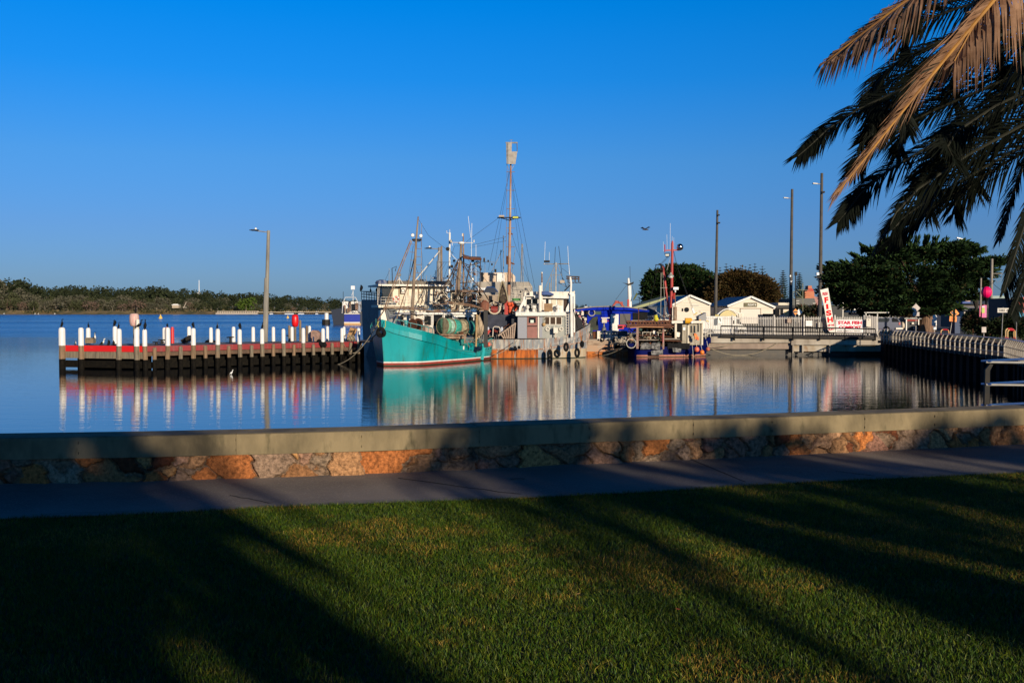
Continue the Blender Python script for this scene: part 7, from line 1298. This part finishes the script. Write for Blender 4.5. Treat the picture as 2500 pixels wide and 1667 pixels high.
tips = [(2014, 656, -1, -.25), (2028, 668, -1, -.1), (2022, 683, -1, 0), (2012, 690, -1, -.1), (2030, 700, -1, .1), (2028, 644, -1, -.2), (2062, 642, -1, -.5), (2085, 624, -.8, -.5), (2108, 604, -.8, -.6), (2122, 612, -.5, -.8), (2150, 598, -.5, -1), (2160, 590, -.3, -1), (2178, 588, 0, -1), (2195, 584, .1, -1), (2218, 583, 0, -1), (2240, 584, .2, -1), (2262, 583, 0, -1), (2285, 584, .3, -1), (2305, 588, .6, -.8), (2330, 596, .5, -.9), (2352, 592, .8, -.5), (2378, 600, 1, -.3), (2385, 610, 1, -.2), (2372, 622, 1, -.1), (2410, 634, 1, -.3), (2440, 636, 1, -.2), (2436, 648, 1, 0), (2425, 660, 1, .1), (2395, 640, .8, -.6), (2385, 675, 1, .2), (2365, 705, 1, .3), (2362, 730, 1, .2), (2350, 755, .8, .4), (2320, 768, .2, 1), (2050, 738, -.9, .4), (2040, 722, -1, .2), (2025, 712, -1, .1), (2080, 752, -.6, .8), (2110, 764, -.3, .8), (2150, 768, 0, 1)]
sprays(big, D, tips, None, 130, 1.25, cyg[1])
# cypress behind the sheds, left
D = 200; base = P(1630, 770, D); base.z = 2
Lb = [(1650, 690, 50, 40), (1610, 700, 40, 35), (1600, 676, 20, 12), (1690, 690, 40, 40), (1660, 668, 40, 16), (1720, 700, 30, 35), (1598, 715, 30, 20), (1600, 735, 30, 12)]
me = foliage_mesh('crown', local_lobes(base, D, Lb), 8000, .7, cyg, .5, .9, mixw=[.6, .35, .05]); t2 = tree('cypress_tree', 'ragged dark cypress rising behind the cream gabled shed and red mast', 'tree', base, me, trunk_mb(MB(), (0, 0, -1), (0, 0, 6), .5, 4, 3))
sprays(t2, D, [(1588, 672, -1, -.2), (1583, 692, -1, 0), (1592, 664, -.8, -.4), (1605, 664, -.3, -1), (1636, 655, -.2, -1), (1650, 652, 0, -1), (1664, 655, .2, -1), (1678, 657, .2, -1), (1690, 655, .3, -1), (1698, 658, .6, -1), (1630, 668, -.4, -1), (1722, 672, .8, -.5), (1582, 708, -1, .1)], None, 60, 2.0, cyg[1])
# rust coloured casuarina dome
D = 185; base = P(1820, 770, D); base.z = 2
csm = [leafmat('casuarina_brown', (.075, .040, .012), (.035, .025, .008)), leafmat('casuarina_olive', (.035, .035, .010), (.06, .035, .01))]
Lb = [(1800, 712, 60, 50), (1845, 720, 55, 48), (1875, 742, 30, 30), (1770, 725, 40, 40), (1745, 735, 30, 35), (1820, 690, 40, 25), (1792, 684, 34, 20)]
me = foliage_mesh('crown', local_lobes(base, D, Lb), 15000, .55, csm, .2, .8, mixw=[.6, .4], droop=.5); tree('casuarina_tree', 'broad rust brown dome shaped tree behind the two cream sheds', 'tree', base, me, trunk_mb(MB(), (0, 0, -1), (0, 0, 6), .4, 4, 3))
D = 190; base = P(1745, 770, D); base.z = 2; me = foliage_mesh('crown', local_lobes(base, D, [(1742, 728, 30, 38), (1722, 735, 24, 30), (1757, 705, 20, 20)]), 1800, .9, csm, .2, .3, mixw=[.2, .8]); tree('casuarina_tree', 'darker olive tree between the ragged cypress and the rust brown dome tree', 'tree', base, me, trunk_mb(MB(), (0, 0, -1), (0, 0, 6), .4, 4, 3))
# Norfolk pines
npg = [leafmat('norfolk_green', (.016, .034, .012), (.010, .022, .010)), leafmat('norfolk_light', (.035, .055, .015), (.02, .04, .012))]
def norfolk_mesh(h, w_, tiers, seed):
    r2 = random.Random(seed); vs = []; fs = []; mi = []
    for t in range(tiers):
        f_ = t / (tiers - 1); z = h * (.12 + .86 * f_ ** .92); R = w_ * (1 - f_) ** .75 + .12; nb_ = 9 if f_ < .85 else 6
        for k in range(nb_):
            a = 2 * math.pi * k / nb_ + t * 1.3 + r2.uniform(-.2, .2); rr = R * r2.uniform(.8, 1.1); steps = 8
            for s_ in range(1, steps + 1):
                u = s_ / steps; x = rr * u; zz = z - R * .10 * math.sin(u * 3) + R * .22 * u ** 2; tw = max(.2, R * .27 * (1.2 - u * .6))
                for side in (-1, 1):
                    d = Vector((math.cos(a), math.sin(a), 0)); n_ = Vector((-d.y, d.x, 0)) * side; p = d * x + Vector((0, 0, zz)); q_ = len(vs); e = p + (n_ * .7 + d * .6).normalized() * tw * 1.6 + Vector((0, 0, tw * .6)); vs += [p - d * tw * .5, p + d * tw * .3 + Vector((0, 0, tw * .25)), e, p + d * tw * -.1 - Vector((0, 0, tw * .2))]; fs.append((q_, q_ + 1, q_ + 2, q_ + 3)); mi.append(r2.random() < .3)
    me_ = bpy.data.meshes.new('crown'); me_.from_pydata([tuple(v) for v in vs], [], fs)
    for x in npg: me_.materials.append(x)
    me_.polygons.foreach_set('material_index', [int(x) for x in mi]); return me_
def norfolk(px, ytop, ybot, D, wpx, tiers, lb, seed=1):
    b = P(px, ybot, D); b.z = max(1.5, b.z - 1); h = P(px, ytop, D).z - b.z; q = MB(); q.tube([(0, 0, 0), (0, 0, h)], [h * .018, .04], 6); return tree('norfolk_pine', lb, 'tree', b, norfolk_mesh(h, wpx * S(D) / 2, tiers, seed), q, 'Norfolk pines behind the waterfront')
norfolk(1911, 660, 750, 190, 36, 17, 'complete Norfolk pine between the rust brown tree and the middle light pole', 1)
norfolk(1951, 666, 750, 200, 34, 19, 'denser Norfolk pine behind the thin camera pole', 2)
norfolk(1717, 640, 770, 230, 50, 17, 'tallest Norfolk pine tip left of the plain light pole, above the cypress', 3)
for k, (px, yt, w_, lb) in enumerate(((1757, 652, 30, 'small pine top just right of the plain light pole'), (1772, 643, 34, 'pine top with bushy tiers above the left of the rust brown tree'), (1783, 648, 30, 'broad pine top left of centre above the rust brown tree'), (1808, 647, 28, 'pine top above the middle of the rust brown tree, left of a tiny one'), (1819, 650, 16, 'tiny pine tip above the rust brown tree'), (1830, 645, 18, 'slim pine tip above the rust brown tree, left of a taller one'), (1842, 643, 34, 'taller pine top above the right of the rust brown tree'), (1860, 649, 50, 'large pine sloping down the right side of the rust brown tree'))): norfolk(px, yt, 770, 235 + k, w_ * 1.4, 16, lb, 10 + k)
# bushes near the right
bm_ = [leafmat('bush_green', (.020, .032, .010), (.012, .02, .008)), leafmat('bush_grey', (.10, .09, .06), (.05, .05, .03)), leafmat('bush_brown', (.10, .04, .02), (.05, .03, .02))]
def bush(lb, D, L, n, size, mix, ybot=812, name='bush'):
    b = P(L[0][0], ybot, D); b.z = min(b.z, 1.8); q = MB(); trunk_mb(q, (0, 0, 0), (0, 0, 1), .06, 4, .6); return tree(name, lb, 'bush', b, foliage_mesh('foliage', local_lobes(b, D, L), n, size, bm_, .2, .2, mixw=mix), q)
bush('dark flowering shrub in front of the beige building', 90, [(2375, 785, 20, 22), (2365, 792, 14, 18), (2390, 790, 12, 20), (2380, 770, 9, 9)], 1600, .28, [.7, .15, .15])
bush('long dark hedge behind the takeaway sign', 74, [(2430, 800, 30, 18), (2465, 795, 30, 22), (2410, 810, 20, 14), (2500, 800, 20, 22)], 2600, .26, [.95, 0, .05], 825, 'hedge')
bush('sparse olive shrub behind the fence right of the white diamond sign', 150, [(1962, 763, 13, 10), (1958, 756, 8, 6)], 420, .5, [.5, .45, .05], 790); bush('sparse brownish shrub behind the fence left of the fish banner', 150, [(1988, 762, 9, 12)], 300, .5, [.3, .35, .35], 790)
bush('yellow green palm like shrub glimpsed through a gap below the cypress', 145, [(2068, 740, 7, 7)], 160, .5, [.3, .7, 0], 790)
# grass strip on the right bank
q = MB(); q.prism([(36.5, 80, 1.39), (34.6, 60, 1.39), (60, 60, 1.39), (60, 80, 1.39)], (0, 0, .10)); q.build('grass_strip', M('bank_grass', (.02, .04, .01), .9, c2=(.04, .05, .015), sc=3, bump=.5), kind='structure')
# dry twiggy tree beside the left of sheds
# ---------- palms ----------
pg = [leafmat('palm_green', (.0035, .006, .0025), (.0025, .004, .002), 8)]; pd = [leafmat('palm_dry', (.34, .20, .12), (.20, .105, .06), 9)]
rach = M('palm_rachis', (.018, .018, .007), .7, c2=(.01, .01, .004), sc=6); rachd = M('palm_rachis_yellow', (.42, .20, .03), .6, c2=(.2, .09, .03), sc=4)
def frond(pts, leaf, n=110, w=.02, droop=.35, seed=0, vee=.5, limp=0, roll=0.0):
    # pts: rachis control points (world); leaflets stand off both sides and hang a little
    r2 = random.Random(seed); P_ = [Vector(p) for p in pts]; dense = []
    for i in range(len(P_) - 1):
        p0 = P_[max(0, i - 1)]; p1 = P_[i]; p2 = P_[i + 1]; p3 = P_[min(len(P_) - 1, i + 2)]
        for k in range(12): t = k / 12; dense.append(.5 * ((2 * p1) + (p2 - p0) * t + (2 * p0 - 5 * p1 + 4 * p2 - p3) * t * t + (3 * p1 - p0 - 3 * p2 + p3) * t ** 3))
    dense.append(P_[-1]); Ln = len(dense) - 1; rq = MB(); rq.tube(dense[::3] + [dense[-1]], [.024 * (1 - .85 * i / (len(dense[::3]))) for i in range(len(dense[::3]) + 1)], 6)
    vs = []; fs = []
    for i in range(n):
        u = .10 + .90 * i / (n - 1); x = u * Ln; a = min(Ln - 1, int(x)); p = dense[a].lerp(dense[a + 1], x - a); d = (dense[min(Ln, a + 2)] - dense[max(0, a - 1)]).normalized()
        side = d.cross(Vector((0, 0, 1)));
        if side.length < .05: side = Vector((1, 0, 0))
        side.normalize(); up = side.cross(d).normalized(); side, up = side * math.cos(roll) + up * math.sin(roll), up * math.cos(roll) - side * math.sin(roll); fl = math.sin(min(1, u * 1.6 + .25) * math.pi * .5) * (1 - .62 * max(0, (u - .45) / .55)); fwd = .85 + 1.0 * max(0, u - .4)
        for s_ in (-1, 1):
            L = leaf * fl * r2.uniform(.72, 1.15); vd = (side * s_ * r2.uniform(.8, 1.05) + up * (vee + r2.uniform(-.18, .18)) + d * fwd * r2.uniform(.85, 1.15)).normalized()
            b0 = p; m1 = p + vd * L * .5 - Vector((0, 0, L * droop * .18)); e1 = p + vd * L * (1 - limp * .5) - Vector((0, 0, L * (droop * .7 + limp))); wv = vd.cross(up).normalized() * w; wv2 = (wv + Vector((0, 0, w * r2.uniform(-.6, .6))))
            q_ = len(vs); vs += [b0 - wv * .6, b0 + wv * .6, m1 + wv2, m1 - wv2, e1]; fs += [(q_, q_ + 1, q_ + 2, q_ + 3), (q_ + 3, q_ + 2, q_ + 4)]
    return rq, vs, fs
def palm_part(root, pts, leaf, mats, rm, **k):
    rq, vs, fs = frond(pts, leaf, **k); off = wl(root); me_ = bpy.data.meshes.new('frond'); me_.from_pydata([tuple(Vector(v) - off) for v in vs], [], fs); me_.materials.append(mats[0]); o_ = bpy.data.objects.new('frond', me_); COL.objects.link(o_); o_.parent = root
    rr = rq.build('rachis', rm, o_); return o_
# the palm whose fronds hang into the picture at the upper right
hp = Vector((8.3, 8.5, 7.9)); pm_ = thing('palm_tree', 'date palm whose dark and dry fronds hang into the upper right corner', 'palm tree', (hp.x + .1, hp.y, GZ))
q = MB(); q.tube([(hp.x + .1, hp.y, GZ - .1), (hp.x + .05, hp.y, 5), (hp.x, hp.y, hp.z)], [.36, .30, .38], 14); q.build('trunk', M('palm_trunk', (.13, .09, .06), .9, c2=(.06, .04, .03), sc=5, bump=1), pm_)
def fr(tip, D, mid, Dm, m_='g', leaf=.52, n=115, seed=0, start=None, s2=None, **k):
    if m_ == 'g': n = int(n * 1.45); leaf *= .84; k.setdefault('w', .0085); k.setdefault('droop', .6)
    k.setdefault('roll', random.Random(seed * 7 + 3).uniform(.5, .95) * (-1 if seed % 3 == 0 else 1)); k.setdefault('vee', .3)
    a = start or hp; pts = [a] + ([s2] if s2 else []) + [P(mid[0], mid[1], Dm), P(tip[0], tip[1], D)]
    if m_ == 'g': palm_part(pm_, pts, leaf, pg, rach, n=n, seed=seed, **k)
    else: palm_part(pm_, pts, leaf, pd, rachd, n=n, seed=seed, **k)
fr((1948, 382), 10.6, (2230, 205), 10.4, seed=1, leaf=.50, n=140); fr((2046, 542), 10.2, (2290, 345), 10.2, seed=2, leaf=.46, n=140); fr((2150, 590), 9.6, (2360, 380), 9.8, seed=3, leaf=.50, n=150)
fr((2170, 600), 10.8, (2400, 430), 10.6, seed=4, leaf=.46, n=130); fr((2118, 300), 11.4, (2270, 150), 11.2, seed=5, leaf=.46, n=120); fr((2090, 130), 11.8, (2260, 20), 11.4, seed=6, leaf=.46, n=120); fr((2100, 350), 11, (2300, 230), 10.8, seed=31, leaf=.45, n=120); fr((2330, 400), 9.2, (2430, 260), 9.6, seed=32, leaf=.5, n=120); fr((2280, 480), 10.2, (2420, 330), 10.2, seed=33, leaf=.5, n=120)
fr((2450, 712), 8.8, (2497, 560), 9.2, seed=7, leaf=.25, n=90, droop=1.0, w=.008, start=P(2560, 380, 9.6)); fr((2468, 770), 8.4, (2520, 640), 9, seed=8, leaf=.25, n=90, droop=1.0, w=.008, start=P(2590, 480, 9.4)); fr((2440, 585), 9.4, (2485, 440), 9.6, seed=9, leaf=.27, n=90, w=.008, start=P(2560, 250, 9.8))
for i_, (t_, m_2) in enumerate((((2130, 330), (2300, 180)), ((2190, 380), (2340, 230)), ((2240, 470), (2400, 300)), ((2260, 520), (2400, 380)), ((2150, 230), (2300, 100)), ((2200, 120), (2340, 20)), ((2330, 260), (2440, 120)), ((2380, 470), (2480, 320)), ((2330, 520), (2450, 400)), ((2120, 260), (2290, 110)), ((2160, 330), (2330, 170)), ((2210, 250), (2360, 120)), ((2080, 420), (2280, 270)), ((2290, 380), (2420, 240)))): fr(t_, 10.9 + .1 * (i_ % 3), m_2, 10.7, seed=70 + i_, leaf=.5, n=110)
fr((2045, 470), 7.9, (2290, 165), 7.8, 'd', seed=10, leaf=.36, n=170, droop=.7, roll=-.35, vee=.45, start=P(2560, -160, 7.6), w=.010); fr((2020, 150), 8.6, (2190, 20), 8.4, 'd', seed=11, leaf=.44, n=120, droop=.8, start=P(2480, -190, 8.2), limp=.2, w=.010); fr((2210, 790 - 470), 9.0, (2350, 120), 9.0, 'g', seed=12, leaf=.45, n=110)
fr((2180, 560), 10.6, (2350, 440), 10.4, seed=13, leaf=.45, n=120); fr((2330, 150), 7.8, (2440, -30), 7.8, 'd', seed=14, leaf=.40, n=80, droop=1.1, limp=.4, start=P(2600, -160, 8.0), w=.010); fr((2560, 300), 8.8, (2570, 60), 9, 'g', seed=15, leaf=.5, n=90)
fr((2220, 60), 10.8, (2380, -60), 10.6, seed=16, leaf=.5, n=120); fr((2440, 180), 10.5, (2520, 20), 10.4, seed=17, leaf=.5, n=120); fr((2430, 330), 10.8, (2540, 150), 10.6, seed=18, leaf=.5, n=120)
# the rest of that crown, out of frame
for i in range(26):
    a = math.radians(-150 + i * 13 + U(-5, 5)); el = U(-.2, 1.1); L_ = U(3.0, 4.0); d = Vector((math.cos(a), math.sin(a), 0))
    if d.x < .25 or d.y < -.75: continue
    pts = [hp, hp + d * L_ * .45 + Vector((0, 0, L_ * .45 * el * .8)), hp + d * L_ * .8 + Vector((0, 0, L_ * (.35 * el - .1))), hp + d * L_ * 1.0 + Vector((0, 0, L_ * (.25 * el - .45)))]
    palm_part(pm_, pts, .5, pg, rach, n=70, seed=50 + i, w=.026)
# ---------- date palms behind the camera (they throw the shadows over lawn and wall) ----------
def whole_palm_mesh(seed, h, R, nf, leaf=.62, dens=70):
    r2 = random.Random(seed); q = MB(); q.tube([(0, 0, 0), (.05, 0, h * .5), (0, 0, h)], [.42, .33, .42], 12); vsA = []; fsA = []; rq_all = MB()
    for i in range(nf):
        a = 2.39996 * i + r2.uniform(-.2, .2); k = i / nf; el = 1.25 - 1.75 * k + r2.uniform(-.12, .12); L_ = R * r2.uniform(.85, 1.1); d = Vector((math.cos(a), math.sin(a), 0)); H = Vector((0, 0, h)); ce, se = math.cos(el), math.sin(el)
        pts = [H, H + d * L_ * .45 * ce + Vector((0, 0, L_ * .45 * se)), H + d * L_ * .8 * max(.3, ce) + Vector((0, 0, L_ * (.7 * se - .12))), H + d * L_ * 1.0 * max(.3, ce) + Vector((0, 0, L_ * (.75 * se - .38)))]
        rq, vs, fs = frond(pts, leaf, n=dens, w=.045, seed=seed * 100 + i); b = len(vsA); vsA += [tuple(v) for v in vs]; fsA += [tuple(j + b for j in f) for f in fs]; rq_all.add(rq.v, rq.f)
    me_ = bpy.data.meshes.new('crown'); me_.from_pydata(vsA, [], fsA); me_.materials.append(pg[0]); return q, me_, rq_all
q, me, rq = whole_palm_mesh(1, 6.3, 3.5, 54); proto = thing('palm_tree', 'date palm standing on the lawn behind the viewer, number of the row hidden from the photo', 'palm tree', (0, 0, GZ), 'date palms on the lawn'); tk0 = q.build('trunk', MATS['palm_trunk'], None, loc=(0, 0, 0)); tk0.parent = proto; cr_ = bpy.data.objects.new('crown', me); COL.objects.link(cr_); cr_.parent = proto; tk0 = rq.build('rachis', rach, None, loc=(0, 0, 0)); tk0.parent = cr_
def at_u(u, t, y0=9.5):      # a ground spot that shades the wall at lateral coordinate u, t metres up-sun of it
    s_, c_ = math.sin(SUN_AZ), math.cos(SUN_AZ); x = (u - s_ * y0) / c_; return (x + s_ * t, y0 - c_ * t)
SHADE = [(-1.4, 25, .85, .4), (-1.7, 29, 1.05, 3.1), (-1.3, 20, .78, 1.6), (-.3, 22, .64, .2), (4.75, 24.5, .64, 1.1), (7.1, 24.1, .61, 2.9), (9.9, 25.6, .66, 4.2)]
q, me, rq = whole_palm_mesh(2, 8.5, 2.9, 50, .55, 60); proto2 = thing('palm_tree', 'tall slender date palm behind the camera, placeholder', 'palm tree', (0, 0, GZ), 'date palms on the lawn'); tk0 = q.build('trunk', MATS['palm_trunk'], None, loc=(0, 0, 0)); tk0.parent = proto2; cr2 = bpy.data.objects.new('crown', me); COL.objects.link(cr2); cr2.parent = proto2; tk0 = rq.build('rachis', rach, None, loc=(0, 0, 0)); tk0.parent = cr2
for k, (u, t, s_, rz) in enumerate(SHADE):
    x, y = at_u(u, t); nm = 'first second third fourth fifth sixth seventh eighth ninth'.split()[k]
    if k == 0: proto.location = (x, y, GZ); proto.rotation_euler = (0, 0, rz); proto['label'] = 'date palm behind the camera, leftmost of the row on the lawn'
    elif k == 4: proto2.location = (x, y, GZ); proto2.rotation_euler = (0, 0, rz); proto2.scale = (s_,) * 3; proto2['label'] = 'date palm behind the camera, fifth from the left in the row'
    else: copy_thing(proto if k < 4 else proto2, (x, y, GZ), rz, s_, 'date palm behind the camera, %s from the left in the row' % nm)
# small dark palm on the street
q, me, rq = whole_palm_mesh(9, 6.0, 1.6, 16, .35, 26); b = P(2381, 812, 105); b.z = 1.8; sp = thing('palm_tree', 'slim dark street palm left of the pink ball', 'palm tree', b); tq = MB(); tq.tube([(0, 0, 0), (.1, 0, 2.5), (0, 0, 3.2), (.1, 0, 4.8), (0, 0, 6.0)], [.16, .16, .3, .13, .16], 8); tk0 = tq.build('trunk', M('dark_trunk', (.03, .022, .018), .9), None, loc=(0, 0, 0)); tk0.parent = sp; o_ = bpy.data.objects.new('crown', me); COL.objects.link(o_); o_.parent = sp
# ---------- far shore ----------
SY = 775.0
def xat(px, D): return (px - 1250) / FPX * D
top_prof = [(-300, 684), (0, 687), (20, 690), (60, 688), (85, 702), (130, 703), (200, 703), (300, 704), (400, 705), (450, 713), (520, 714), (600, 721), (680, 724), (760, 730), (850, 734), (1000, 738), (1450, 744), (1600, 748)]
def topy(px):
    for (a, ya), (b_, yb) in zip(top_prof, top_prof[1:]):
        if px <= b_: return ya + (yb - ya) * (px - a) / (b_ - a)
    return 745
q = MB(); xs = list(range(-420, 2600, 40)); rws = [(SY, 0, 0), (SY + 4, .0, .5), (SY + 10, .1, 1.4), (SY + 40, .22, 0), (SY + 90, .42, 0), (SY + 200, .50, 0), (SY + 420, .3, 0)]; vs = []
for (dd, fr_, ab) in rws:
    for px in xs:
        t = (754 - topy(min(px, 1550))) / FPX * SY; vs.append((xat(px, dd), dd + 6 * math.sin(px * .02) * (dd < SY + 50), -.3 + ab + t * fr_ * .9))
n_ = len(xs); q.add(vs, [(r * n_ + i, r * n_ + i + 1, (r + 1) * n_ + i + 1, (r + 1) * n_ + i) for r in range(len(rws) - 1) for i in range(n_ - 1)]); q.build('hills', M('dune_scrub_ground', (.20, .14, .07), .95, c2=(.06, .06, .025), sc=.08, lo=.4, hi=.6), kind='structure')
fm = {'grey': [leafmat('gum_grey', (.13, .12, .085), (.08, .08, .05), .5), leafmat('gum_dark', (.045, .05, .025), (.03, .035, .02), .5)], 'olive': [leafmat('olive_leaf', (.075, .08, .035), (.045, .055, .025), .5), MATS['gum_dark']], 'dark': [leafmat('dark_leaf', (.025, .034, .015), (.018, .025, .012), .5), leafmat('dark_leaf2', (.04, .05, .02), (.03, .04, .018), .5)], 'pink': [leafmat('pink_brown_leaf', (.19, .13, .10), (.12, .08, .06), .5), MATS['gum_dark']], 'lime': [leafmat('lime_leaf', (.10, .16, .02), (.06, .10, .015), .5), leafmat('lime_dark', (.05, .08, .012), (.03, .05, .01), .5)]}  # second, darker leaf tones are mixed at random through the crowns
protos = {}; labels = {'grey': 'grey green gum tree on the far shore', 'olive': 'olive green shrubby tree on the far shore', 'dark': 'dark rounded tree on the far shore ridge', 'pink': 'pinkish brown flowering tree on the far shore', 'lime': 'large bright lime green tree on the far shore'}
for kd in ('grey', 'olive', 'dark', 'pink', 'lime'):
    for v in range(3 if kd in ('grey', 'dark', 'olive') else 1):
        r2 = random.Random({'grey': 11, 'olive': 222, 'dark': 333, 'pink': 444, 'lime': 555}[kd] + v); lb_ = [(r2.uniform(-.35, .35), r2.uniform(-.3, .3), r2.uniform(.45, .8), r2.uniform(.22, .38), r2.uniform(.22, .38), r2.uniform(.16, .28)) for _ in range(6)] + [(0, 0, .35, .42, .4, .3)]
        me = foliage_mesh('crown', lb_, 300, .085, fm[kd], .3, .0, mixw=[.72, .28], shell=.75); me.name = 'far_crown'; q = MB(); q.tube([(0, 0, -.1), (.02, 0, .3), (.05, 0, .6)], [.03, .025, .01], 5)
        for s_ in (-1, 1): q.tube([(0, 0, .25), (.2 * s_, 0, .55)], [.018, .008], 5)
        tk_m = q.build('trunk', M('pale_trunk', (.22, .18, .14), .8), None, loc=(0, 0, 0)); protos.setdefault(kd, []).append((me, tk_m.data)); bpy.data.objects.remove(tk_m)
RF = random.Random(21)
def far_tree(kd, px, D, h, w_=None, gz=None, lb=None):
    me, tk_d = RF.choice(protos[kd]); t = (754 - topy(px)) / FPX * SY; fr_ = 0; z = -.3
    for (a, fa, aa), (b_, fb, ab) in zip(rws, rws[1:]):
        if a <= D <= b_: k = (D - a) / (b_ - a); z = -.3 + (aa + (ab - aa) * k) + t * .9 * (fa + (fb - fa) * k)
    o = bpy.data.objects.new({'grey': 'gum_tree', 'olive': 'shrub_tree', 'dark': 'dark_tree', 'pink': 'flowering_tree', 'lime': 'lime_tree'}[kd], None); COL.objects.link(o); o.location = (xat(px, D), D, z - .3); w_ = w_ or h * RF.uniform(.9, 1.25); o.scale = (w_, w_, h); o.rotation_euler = (0, 0, RF.uniform(0, 6.28)); tag(o, lb or labels[kd], 'tree', {'grey': 'gum trees on the far shore', 'olive': 'olive shrubs on the far shore', 'dark': 'dark trees along the far ridge', 'pink': 'flowering trees on the far shore', 'lime': 'lime trees'}[kd])
    for nm, dt in (('crown', me), ('trunk', tk_d)): c = bpy.data.objects.new(nm, dt); COL.objects.link(c); c.parent = o
px = -60
while px < 1440:       # ridge row fills to the skyline
    D = SY + RF.uniform(95, 180); t = (754 - topy(px + 5)) / FPX * D + EYE; gz = (t - EYE) * .9 * .46; h = (t - gz) * RF.uniform(.95, 1.35); far_tree('dark' if px > 60 or RF.random() < .4 else 'grey', px, D, h, h * RF.uniform(.8, 1.2)); px += RF.uniform(9, 17) + (8 if px > 860 else 0)
px = -40
while px < 860: far_tree(RF.choices(['grey', 'olive', 'dark', 'pink'], [.4, .3, .27 if px > 440 else .1, .03])[0], px, SY + RF.uniform(45, 85), (14 - px / 110) * RF.uniform(.8, 1.15)); px += RF.uniform(11, 18)
px = -40
while px < 840:
    far_tree(RF.choices(['grey', 'olive', 'pink', 'dark'], [.5, .34, .06, .0 if px < 440 else .5])[0], px, SY + RF.uniform(15, 38), (11.5 - px / 120) * RF.uniform(.6, 1.15)); px += RF.uniform(10, 17)
for px, h in ((335, 10), (300, 7), (222, 9)): far_tree('pink', px, SY + 14, h)
far_tree('lime', 601, SY + 13, 12.5, 15, lb='single bright lime green tree on the far shore, left of the lamp post')
# low scrub strip along the shore (uncountable)
lb_ = []
me = foliage_mesh('scrub', [(xat(p_, SY + 12), SY + 12 + RF.uniform(-2, 8), 1.4, 3.5, 3, RF.uniform(1, 2.2)) for p_ in range(-60, 860, 8)], 5200, .9, [fm['olive'][0], leafmat('dry_scrub', (.25, .18, .09), (.14, .11, .05), .3), fm['dark'][0]], .2, 0, mixw=[.35, .35, .3]); o = bpy.data.objects.new('shore_scrub', me); COL.objects.link(o); tag(o, 'low dry scrub and reeds along the foot of the far shore trees', 'scrub'); o['kind'] = 'stuff'
q = MB(); q.prism([(xat(-80, 752), 752, -.1), (xat(135, 740), 742, -.1), (xat(150, 775), 774, -.1), (xat(-80, 790), 785, -.1)], (0, 0, .45)); q.build('sand_bank', M('wet_sand', (.10, .075, .05), .8, c2=(.16, .12, .08), sc=.1), kind='structure')
for k, px in enumerate((9, 85, 93, 133)): q = MB(); c = Vector((xat(px, 745), 745.5, .65)); q.tube([c + Vector((-.5, 0, 0)), c, c + Vector((.4, 0, .2)), c + Vector((.7, 0, .3))], [.05, .35, .2, .08], 6); o_ = one('seagull', ('far white gull on the sand bank at the left edge', 'left gull of a close pair on the far sand bank', 'right gull of a close pair on the far sand bank', 'gull at the right tip of the far sand bank')[k], 'seagull', q, birdw)
# far white jetty, moored boats, mast tower, house
f = flat(SY - 5); q = MB(); f.rect(q, 530, 764, 632, 766.5, 4)
for i in range(18): f.rect(q, 532 + i * 5.6, 760, 533 + i * 5.6, 767.5, .5)
f.rect(q, 530, 759.6, 632, 760.8, .4); one('far_jetty', 'small white railed jetty on the far shore left of the lamp post', 'jetty', q, M('far_white', (.55, .47, .38), .7))
q = MB(); f.rect(q, 632, 761, 835, 762.6, 5); 
for i in range(30): f.rect(q, 690 + i * 4.8, 760 + U(-1, 1), 691.4 + i * 4.8, 766, .5)
one('far_wharf', 'long low pale wharf with posts on the far shore right of the lamp post', 'wharf', q, M('far_tan', (.42, .34, .24), .8))
for k, (x0, w_) in enumerate(((658, 8), (695, 22), (728, 14), (770, 6))):
    q = MB(); f.box(q, x0, 763.5, x0 + w_, 767, 3, 2); f.box(q, x0 + w_ * .25, 760.5, x0 + w_ * .7, 763.5, 2, 1.5); one('moored_boat', ('tiny white boat on the far shore just right of the lamp post', 'long white cabin boat at the far wharf above the red cover', 'white cabin boat at the far wharf right of the red cover', 'tiny white boat at the far wharf near the lone pile')[k], 'boat', q, whiteplastic, group='boats at the far wharf')
q = MB(); q.cyl(P(486, 725, 900), P(486, 684, 900), .32, .2, 8); q.box(P(486, 716, 900), (3, 1, 1.2)); one('radio_mast', 'thin white mast rising above the far ridge trees', 'mast', q, whiteplastic)
q = MB(); f2 = flat(SY + 12); f2.box(q, 420, 744, 436, 752, 5); q.cur = 1; f2.poly(q, [(418, 745), (424, 742), (434, 742), (438, 745)], .5, .2); one('far_house', 'small pale roofed house among the far shore trees', 'house', q, [M('far_tan', (.42, .34, .24)), whitep])
q = MB(); q.tube([P(448, 752, SY + 11), P(455, 737, SY + 11)], .25, 5); q.tube([P(446, 750, SY + 11), P(456, 751, SY + 11)], .25, 5); one('fallen_dead_tree', 'bleached leaning dead branch among the far shore trees', 'dead tree', q, M('bleached_wood', (.45, .38, .3), .8))
